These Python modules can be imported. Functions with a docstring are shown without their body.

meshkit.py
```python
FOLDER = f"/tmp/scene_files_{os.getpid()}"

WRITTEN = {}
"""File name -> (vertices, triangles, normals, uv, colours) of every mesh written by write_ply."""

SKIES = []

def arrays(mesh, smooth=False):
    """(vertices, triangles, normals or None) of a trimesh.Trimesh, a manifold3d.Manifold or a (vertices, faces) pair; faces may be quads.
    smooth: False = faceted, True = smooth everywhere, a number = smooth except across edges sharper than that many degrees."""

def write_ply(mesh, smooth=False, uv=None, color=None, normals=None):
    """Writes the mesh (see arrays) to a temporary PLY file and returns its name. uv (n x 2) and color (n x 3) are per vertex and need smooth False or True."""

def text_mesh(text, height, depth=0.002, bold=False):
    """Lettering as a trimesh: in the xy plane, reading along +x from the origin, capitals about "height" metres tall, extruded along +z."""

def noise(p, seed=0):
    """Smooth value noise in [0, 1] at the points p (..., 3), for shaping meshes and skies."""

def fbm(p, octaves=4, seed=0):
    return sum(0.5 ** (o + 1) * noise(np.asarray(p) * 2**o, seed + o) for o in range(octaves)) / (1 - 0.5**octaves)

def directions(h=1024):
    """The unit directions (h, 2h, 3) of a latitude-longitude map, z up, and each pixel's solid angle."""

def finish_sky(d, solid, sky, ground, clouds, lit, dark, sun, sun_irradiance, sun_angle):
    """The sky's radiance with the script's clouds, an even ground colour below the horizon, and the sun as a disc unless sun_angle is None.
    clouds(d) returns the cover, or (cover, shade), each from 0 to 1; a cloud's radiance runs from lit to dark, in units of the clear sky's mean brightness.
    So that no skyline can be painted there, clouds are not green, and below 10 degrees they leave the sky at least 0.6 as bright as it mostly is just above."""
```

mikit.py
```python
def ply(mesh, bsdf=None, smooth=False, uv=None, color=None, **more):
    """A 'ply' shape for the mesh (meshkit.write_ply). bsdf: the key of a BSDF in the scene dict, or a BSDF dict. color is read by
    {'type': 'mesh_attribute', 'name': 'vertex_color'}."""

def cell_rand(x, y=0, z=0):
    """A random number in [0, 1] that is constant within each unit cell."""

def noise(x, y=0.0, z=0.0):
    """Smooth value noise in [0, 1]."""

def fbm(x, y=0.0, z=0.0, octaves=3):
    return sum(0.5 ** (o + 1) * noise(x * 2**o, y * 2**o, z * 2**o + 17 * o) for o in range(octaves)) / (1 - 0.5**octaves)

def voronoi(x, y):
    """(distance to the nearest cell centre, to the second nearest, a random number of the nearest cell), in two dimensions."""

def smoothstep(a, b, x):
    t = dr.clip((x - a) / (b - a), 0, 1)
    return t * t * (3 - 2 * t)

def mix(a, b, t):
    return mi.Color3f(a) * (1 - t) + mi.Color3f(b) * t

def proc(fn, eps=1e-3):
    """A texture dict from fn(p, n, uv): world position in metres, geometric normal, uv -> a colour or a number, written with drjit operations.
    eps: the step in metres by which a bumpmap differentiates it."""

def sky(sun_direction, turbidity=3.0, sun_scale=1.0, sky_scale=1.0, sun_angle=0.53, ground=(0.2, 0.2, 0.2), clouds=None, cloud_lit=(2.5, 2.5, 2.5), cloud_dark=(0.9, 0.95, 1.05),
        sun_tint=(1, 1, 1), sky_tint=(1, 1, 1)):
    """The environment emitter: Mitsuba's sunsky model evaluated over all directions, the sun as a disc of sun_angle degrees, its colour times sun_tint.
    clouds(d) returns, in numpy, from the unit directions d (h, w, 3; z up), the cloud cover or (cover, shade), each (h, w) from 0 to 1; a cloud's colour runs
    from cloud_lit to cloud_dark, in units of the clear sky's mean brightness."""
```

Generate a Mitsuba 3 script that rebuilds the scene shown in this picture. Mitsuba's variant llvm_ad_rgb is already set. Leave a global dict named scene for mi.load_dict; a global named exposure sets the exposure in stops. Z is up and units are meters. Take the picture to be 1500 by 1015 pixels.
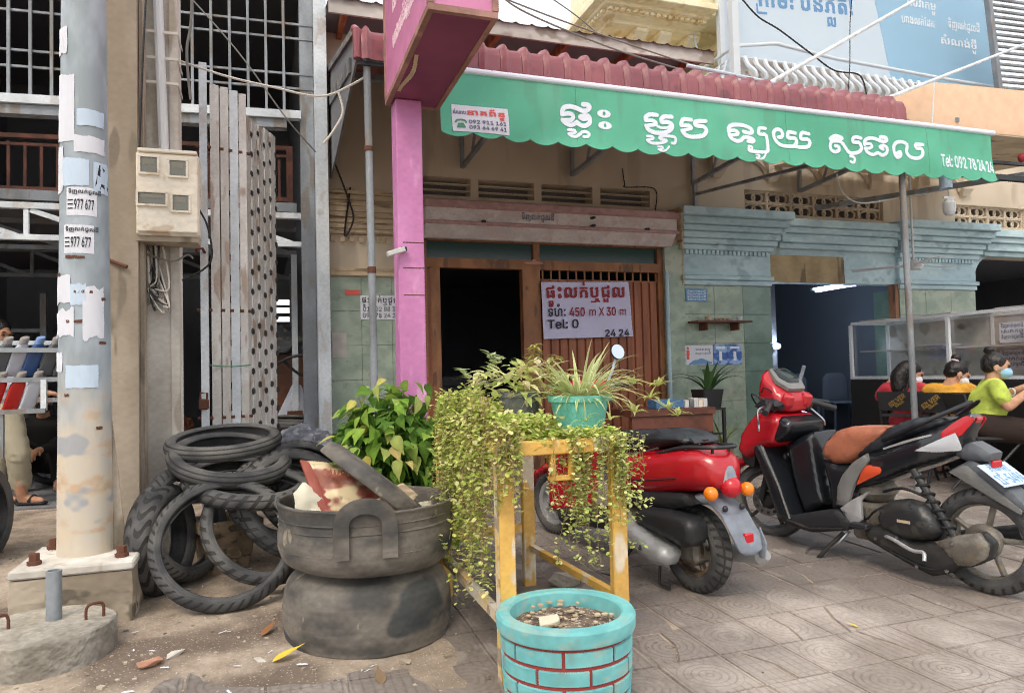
import math, random, numpy as np, trimesh, mitsuba as mi, drjit as dr, mikit, meshkit, manifold3d
from mikit import noise as nz, fbm, mix, smoothstep, cell_rand, voronoi
from shapely.geometry import Polygon, LineString, Point
from shapely import affinity, union_all
from scipy.spatial import Delaunay
scene, labels = {}, {}
T = mi.ScalarTransform4f
rng = np.random.default_rng(7); random.seed(7)
# ------------------------------------------------------------------ camera, sky, exposure
EYE = [0, 0, 1.15]
scene['camera'] = {'type': 'perspective', 'fov': 70.56, 'fov_axis': 'x', 'near_clip': 0.05, 'far_clip': 300.0,
    'to_world': T().look_at(origin=EYE, target=[0.3253495, 0.94488356, 1.15 + 0.03664371], up=[0.01117461, -0.0425913, 0.99903008])}
scene['sky'] = mikit.sky([-0.42, -0.62, 0.85], turbidity=4, sun_scale=0.15, sky_scale=0.56, sun_angle=22, clouds=lambda d: 1.0, cloud_lit=(2.16, 2.22, 2.3), sun_tint=(.94, 1, 1.1), ground=(.25, .24, .22))
exposure = 3.32
# ------------------------------------------------------------------ names and labels
def ply_(m, b, smooth=30, **kw): return mikit.ply(m, 'm_' + b, True if 'color' in kw and smooth not in (False, True) else smooth, **kw)
counts = {}
def fresh(k):
    n = counts.get(k, 0); counts[k] = n + 1
    return k if n == 0 else f'{k}_{n:03d}'
def thing(name, label, cat, group=None):
    k = fresh(name); labels[k] = {'label': label, 'category': cat}
    if group: labels[k]['group'] = group
    return k
def part(parent, name, mesh, mat, smooth=30, label=None, kind=None, **kw):
    k = fresh(parent + '__' + name)
    scene[k] = ply_(mesh, mat, smooth, **kw)
    if label or kind:
        labels[k] = {}
        if label: labels[k]['label'] = label
        if kind: labels[k]['kind'] = kind
    return k
def parts(parent, name, meshes, mat, smooth=False, **kw): return [part(parent, name, m, mat, smooth, **kw) for m in meshes]
def solo(name, mesh, mat, label, cat, group=None, smooth=30, **kw):
    k = thing(name, label, cat, group); scene[k] = ply_(mesh, mat, smooth, **kw); return k
def struct(name, mesh, mat, smooth=False, parent=None):
    k = fresh(name) if parent is None else fresh(parent + '__' + name)
    scene[k] = ply_(mesh, mat, smooth)
    if parent is None: labels[k] = {'kind': 'structure'}
    return k
# ------------------------------------------------------------------ mesh helpers
def M(v, f): 
    f = np.asarray(f, int)
    if f.shape[1] == 4: f = np.vstack([f[:, [0, 1, 2]], f[:, [0, 2, 3]]])
    return trimesh.Trimesh(np.asarray(v, float), f, process=False)
def J(*ms):
    out = []
    for m in ms: out.extend(m if isinstance(m, (list, tuple)) else [m])
    return trimesh.util.concatenate(out) if len(out) > 1 else out[0]
def man(m):
    q = m.to_mesh(); return trimesh.Trimesh(q.vert_properties[:, :3], q.tri_verts, process=False)
def hull(pts): return man(manifold3d.Manifold.hull_points(np.asarray(pts, float)))
def box(x0, x1, y0, y1, z0, z1, b=0.0):
    x0, x1 = sorted((x0, x1)); y0, y1 = sorted((y0, y1)); z0, z1 = sorted((z0, z1))
    if b <= 0:
        m = trimesh.creation.box(bounds=[[x0, y0, z0], [x1, y1, z1]]); return M(m.vertices, m.faces)
    b = min(b, .45 * min(x1 - x0, y1 - y0, z1 - z0)); P = []
    for sx, x in ((1, x0), (-1, x1)):
        for sy, y in ((1, y0), (-1, y1)):
            for sz, z in ((1, z0), (-1, z1)):
                P += [(x + sx * b, y + sy * b, z), (x + sx * b, y, z + sz * b), (x, y + sy * b, z + sz * b)]
    return hull(P)
def frame(d, up=(0, 0, 1)):
    d = np.asarray(d, float); d = d / np.linalg.norm(d); up = np.asarray(up, float)
    if abs(d @ up) > .97: up = np.array([0, 1., 0]) if abs(d[1]) < .9 else np.array([1., 0, 0])
    a = np.cross(d, up); a /= np.linalg.norm(a); return d, a, np.cross(a, d)
def bar(p, q, w, h=None, up=(0, 0, 1), b=0.0):
    p, q = np.asarray(p, float), np.asarray(q, float); h = h or w; d, a, c = frame(q - p, up); L = np.linalg.norm(q - p)
    m = box(-w / 2, w / 2, 0, L, -h / 2, h / 2, b)
    return M(p + m.vertices[:, :1] * a + m.vertices[:, 1:2] * d + m.vertices[:, 2:] * c, m.faces)
def tube(pts, r, n=8, cap=True, closed=False):
    P = np.asarray(pts, float); k = len(P); r = np.broadcast_to(r, (k,)).astype(float)
    t = np.roll(P, -1, 0) - np.roll(P, 1, 0) if closed else np.gradient(P, axis=0)
    t /= np.linalg.norm(t, axis=1, keepdims=True) + 1e-12
    a = np.zeros_like(P); d, u, w = frame(t[0]); a[0] = u
    for i in range(1, k):
        v = a[i - 1] - (a[i - 1] @ t[i]) * t[i]; a[i] = v / (np.linalg.norm(v) + 1e-12)
    b = np.cross(t, a); an = np.arange(n) * 2 * np.pi / n
    V = (P[:, None] + r[:, None, None] * (np.cos(an)[None, :, None] * a[:, None] + np.sin(an)[None, :, None] * b[:, None])).reshape(-1, 3)
    F = []
    for i in range(k if closed else k - 1):
        i2 = (i + 1) % k
        for j in range(n):
            j2 = (j + 1) % n; F.append((i * n + j, i * n + j2, i2 * n + j2, i2 * n + j))
    m = M(V, F)
    if cap and not closed:
        V2 = np.vstack([V, P[0], P[-1]]); c0, c1 = len(V), len(V) + 1
        F2 = [(c0, (j + 1) % n, j) for j in range(n)] + [(c1, (k - 1) * n + j, (k - 1) * n + (j + 1) % n) for j in range(n)]
        m = M(V2, np.vstack([m.faces, F2]))
    return m
def spline(pts, n=8, closed=False):
    P = np.asarray(pts, float); k = len(P); out = []
    for i in range(k if closed else k - 1):
        p0, p1, p2, p3 = (P[(i - 1) % k], P[i], P[(i + 1) % k], P[(i + 2) % k]) if closed else (P[max(i - 1, 0)], P[i], P[i + 1], P[min(i + 2, k - 1)])
        t = (np.arange(n) / n)[:, None]
        out.append(.5 * (2 * p1 + (p2 - p0) * t + (2 * p0 - 5 * p1 + 4 * p2 - p3) * t ** 2 + (3 * p1 - p0 - 3 * p2 + p3) * t ** 3))
    if not closed: out.append(P[-1:])
    return np.vstack(out)
def lathe(prof, n=48, closed=False, arc=2 * np.pi, wob=None):
    prof = np.asarray(prof, float); k = len(prof); full = arc > 6.28; m = n if full else n + 1
    an = np.arange(m) * arc / n; r = prof[:, 0][:, None] * (np.ones(m)[None] if wob is None else wob(an)[None])
    V = np.stack([r * np.cos(an), r * np.sin(an), np.broadcast_to(prof[:, 1][:, None], r.shape)], -1).reshape(-1, 3); F = []
    for i in range(k if closed else k - 1):
        i2 = (i + 1) % k
        for j in range(n):
            j2 = (j + 1) % m; F.append((i * m + j, i * m + j2, i2 * m + j2, i2 * m + j))
    return M(V, F)
def ell(c, r, n=12):
    m = trimesh.creation.uv_sphere(1.0, count=[n, 2 * n]); return M(np.asarray(c) + m.vertices * np.asarray(r, float), m.faces)
def mv(m, t=(0, 0, 0), rz=0.0, ax=None, an=0.0, s=1.0):
    v = m.vertices * s
    if ax is not None: v = v @ trimesh.transformations.rotation_matrix(an, ax)[:3, :3].T
    if rz: v = v @ trimesh.transformations.rotation_matrix(rz, [0, 0, 1])[:3, :3].T
    return M(v + np.asarray(t, float), m.faces)
def basis(m, o, ex, ey, ez):
    v = m.vertices; return M(np.asarray(o, float) + v[:, :1] * np.asarray(ex, float) + v[:, 1:2] * np.asarray(ey, float) + v[:, 2:] * np.asarray(ez, float), m.faces)
def ext(poly, d):
    g = poly if hasattr(poly, 'geom_type') else Polygon(poly)
    ms = [trimesh.creation.extrude_polygon(q, d, engine='earcut') for q in getattr(g, 'geoms', [g]) if q.area > 1e-8]
    return M(*[(q.vertices, q.faces) for q in [J(*ms)]][0])
def puff(poly, edge, dome, R, step=.02, vmid=0.0, one=False, side=None):
    """closed cushion over a polygon (a,b): thickness +-edge at the rim rising by dome within R of the rim; axis v. Returns (a, v, b)."""
    g = (poly if hasattr(poly, 'geom_type') else Polygon(poly)).buffer(0)
    if g.geom_type == 'MultiPolygon': g = max(g.geoms, key=lambda q: q.area)
    L = g.exterior.length; n = max(12, int(L / step)); B = np.array([g.exterior.interpolate(i * L / n).coords[0] for i in range(n)])
    x0, y0, x1, y1 = g.bounds; xs, ys = np.meshgrid(np.arange(x0, x1, step), np.arange(y0, y1, step)); xs = xs + (np.arange(xs.shape[0]) % 2)[:, None] * step / 2
    I = np.array([(x, y) for x, y in zip(xs.ravel(), ys.ravel()) if g.contains(Point(x, y)) and g.exterior.distance(Point(x, y)) > step * .55]).reshape(-1, 2)
    P = np.vstack([B, I]); tri = Delaunay(P).simplices; c = P[tri].mean(1); gb = g.buffer(step * .1)
    tri = tri[[gb.contains(Point(*q)) for q in c]]
    a = np.cross(P[tri[:, 1]] - P[tri[:, 0]], P[tri[:, 2]] - P[tri[:, 0]]); tri = np.where((a > 0)[:, None], tri, tri[:, ::-1])
    dd = np.array([0.0] * n + [g.exterior.distance(Point(*q)) for q in I]); t = np.clip(dd / R, 0, 1); h = dome * np.sqrt(np.clip(1 - (1 - t) ** 2, 0, 1))
    up = np.c_[P[:, 0], vmid + edge + h, P[:, 1]]; lo = np.c_[P[:, 0], vmid - edge - (0 if one else h), P[:, 1]]; N = len(P)
    F = [tri[:, ::-1], tri + N]; k = np.arange(n); k2 = (k + 1) % n
    F += [np.c_[k, k + N, k2 + N], np.c_[k, k2 + N, k2]]
    return M(np.vstack([up, lo]), np.vstack(F))
def loft(secs, n=24, cap=True):
    """secs: list of (centre(3), u(3) half axis, w(3) half axis, exponent)"""
    an = np.arange(n) * 2 * np.pi / n; V = []
    for c, u, w, e in secs:
        cs, sn = np.cos(an), np.sin(an); k = 2.0 / e
        V.append(np.asarray(c, float) + (np.sign(cs) * np.abs(cs) ** k)[:, None] * np.asarray(u, float) + (np.sign(sn) * np.abs(sn) ** k)[:, None] * np.asarray(w, float))
    k = len(V); F = []
    for i in range(k - 1):
        for j in range(n):
            j2 = (j + 1) % n; F.append((i * n + j, i * n + j2, (i + 1) * n + j2, (i + 1) * n + j))
    V = np.vstack(V); m = M(V, F)
    if cap:
        c0, c1 = V[:n].mean(0), V[-n:].mean(0); N = len(V)
        F2 = [(N, (j + 1) % n, j) for j in range(n)] + [(N + 1, (k - 1) * n + j, (k - 1) * n + (j + 1) % n) for j in range(n)]
        m = M(np.vstack([V, c0, c1]), np.vstack([m.faces, F2]))
    return m
def sheet(fn, us, vs):
    U, W = np.meshgrid(us, vs, indexing='ij'); P = fn(U, W); V = np.stack(P, -1).reshape(-1, 3); a, b = len(us), len(vs); F = []
    i, j = np.meshgrid(np.arange(a - 1), np.arange(b - 1), indexing='ij'); k = (i * b + j).ravel()
    return M(V, np.c_[k, k + b, k + b + 1, k + 1])
def leafmesh(L, W, droop=.3, fold=.25, n=5, tip=1.6, base=.35):
    """a leaf along +x, normal +z"""
    t = np.linspace(0, 1, n + 1); w = W * np.sin(np.pi * np.clip(t ** base if base < 1 else t, 0, 1)) ** (1 / 1.0) * (1 - t ** 6); w[0] = W * .06; w[-1] = .002
    x = L * t; z = -droop * L * t ** tip; V = []
    for i in range(n + 1): V += [(x[i], w[i], z[i] + fold * w[i]), (x[i], 0, z[i]), (x[i], -w[i], z[i] + fold * w[i])]
    F = []
    for i in range(n):
        a = 3 * i; F += [(a, a + 3, a + 4, a + 1), (a + 1, a + 4, a + 5, a + 2)]
    return M(V, F)
def orient(m, o, yaw, pitch, roll=0.0):
    R = trimesh.transformations.euler_matrix(roll, -pitch, yaw, 'sxyz')[:3, :3]; return M(m.vertices @ R.T + np.asarray(o, float), m.faces)
def glyphs(key):
    gs = []
    for rings in DATA['kh_' + key]:
        rs = [list(zip(r[::2], r[1::2])) for r in rings]; gs.append(Polygon(rs[0], rs[1:]).buffer(0))
    return union_all(gs)
def khm(key, height, depth=.002):
    """khmer lettering like meshkit.text_mesh: base glyphs about `height` tall"""
    g = affinity.scale(glyphs(key), height / 62, height / 62, origin=(0, 0)); return ext(g, depth)
def lat(text, height, depth=.002, bold=True): 
    m = meshkit.text_mesh(text, height, depth, bold); return M(m.vertices, m.faces)
def place_text(m, o, ex, ey, width=None, depth=1.0):
    ex, ey = np.asarray(ex, float), np.asarray(ey, float); n = np.cross(ex, ey); v = m.vertices.copy(); v[:, 0] -= v[:, 0].min()
    if width: v[:, 0] *= width / v[:, 0].max()
    return basis(M(v, m.faces), o, ex, ey, n * depth)
# ------------------------------------------------------------------ materials
def S(r, g, b): 
    c = np.array([r, g, b]) / 255.0; return tuple(float(q) for q in np.where(c <= .04045, c / 12.92, ((c + .055) / 1.055) ** 2.4))
def mat(key, col, rough=.6, **k):
    base = {'type': 'rgb', 'value': list(col)} if isinstance(col, tuple) else (mikit.proc(col) if callable(col) else col)
    k = {a: (mikit.proc(b) if callable(b) else b) for a, b in k.items()}; bump = k.pop('bump', None)
    d = {'type': 'principled', 'base_color': base, 'roughness': rough, **k}
    if bump is not None: d = {'type': 'bumpmap', 'arbitrary': bump if isinstance(bump, dict) else mikit.proc(bump), 'scale': 1.0, 'bsdf': d}
    scene['m_' + key] = {'type': 'twosided', 'bsdf': d}
    return key
def mott(a, b, s=6.0, c=None, lo=.35, hi=.65, sz=None, streak=0.0):
    """colour a..b by noise, spots of c"""
    def fn(p, n, uv):
        q = fbm(p.x * s, p.y * s, p.z * (s if sz is None else sz), 4); col = mix(a, b, smoothstep(lo, hi, q))
        g = .88 + .24 * fbm(p.x * s * 9, p.y * s * 9, p.z * s * 9, 2)
        if c is not None: col = mix(col, c, smoothstep(.58, .68, fbm(p.x * s * 2.3 + 9, p.y * s * 2.3, p.z * (s * 2.3 if sz is None else sz * 1.5) + 5, 3)))
        return col * g
    return fn
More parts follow.
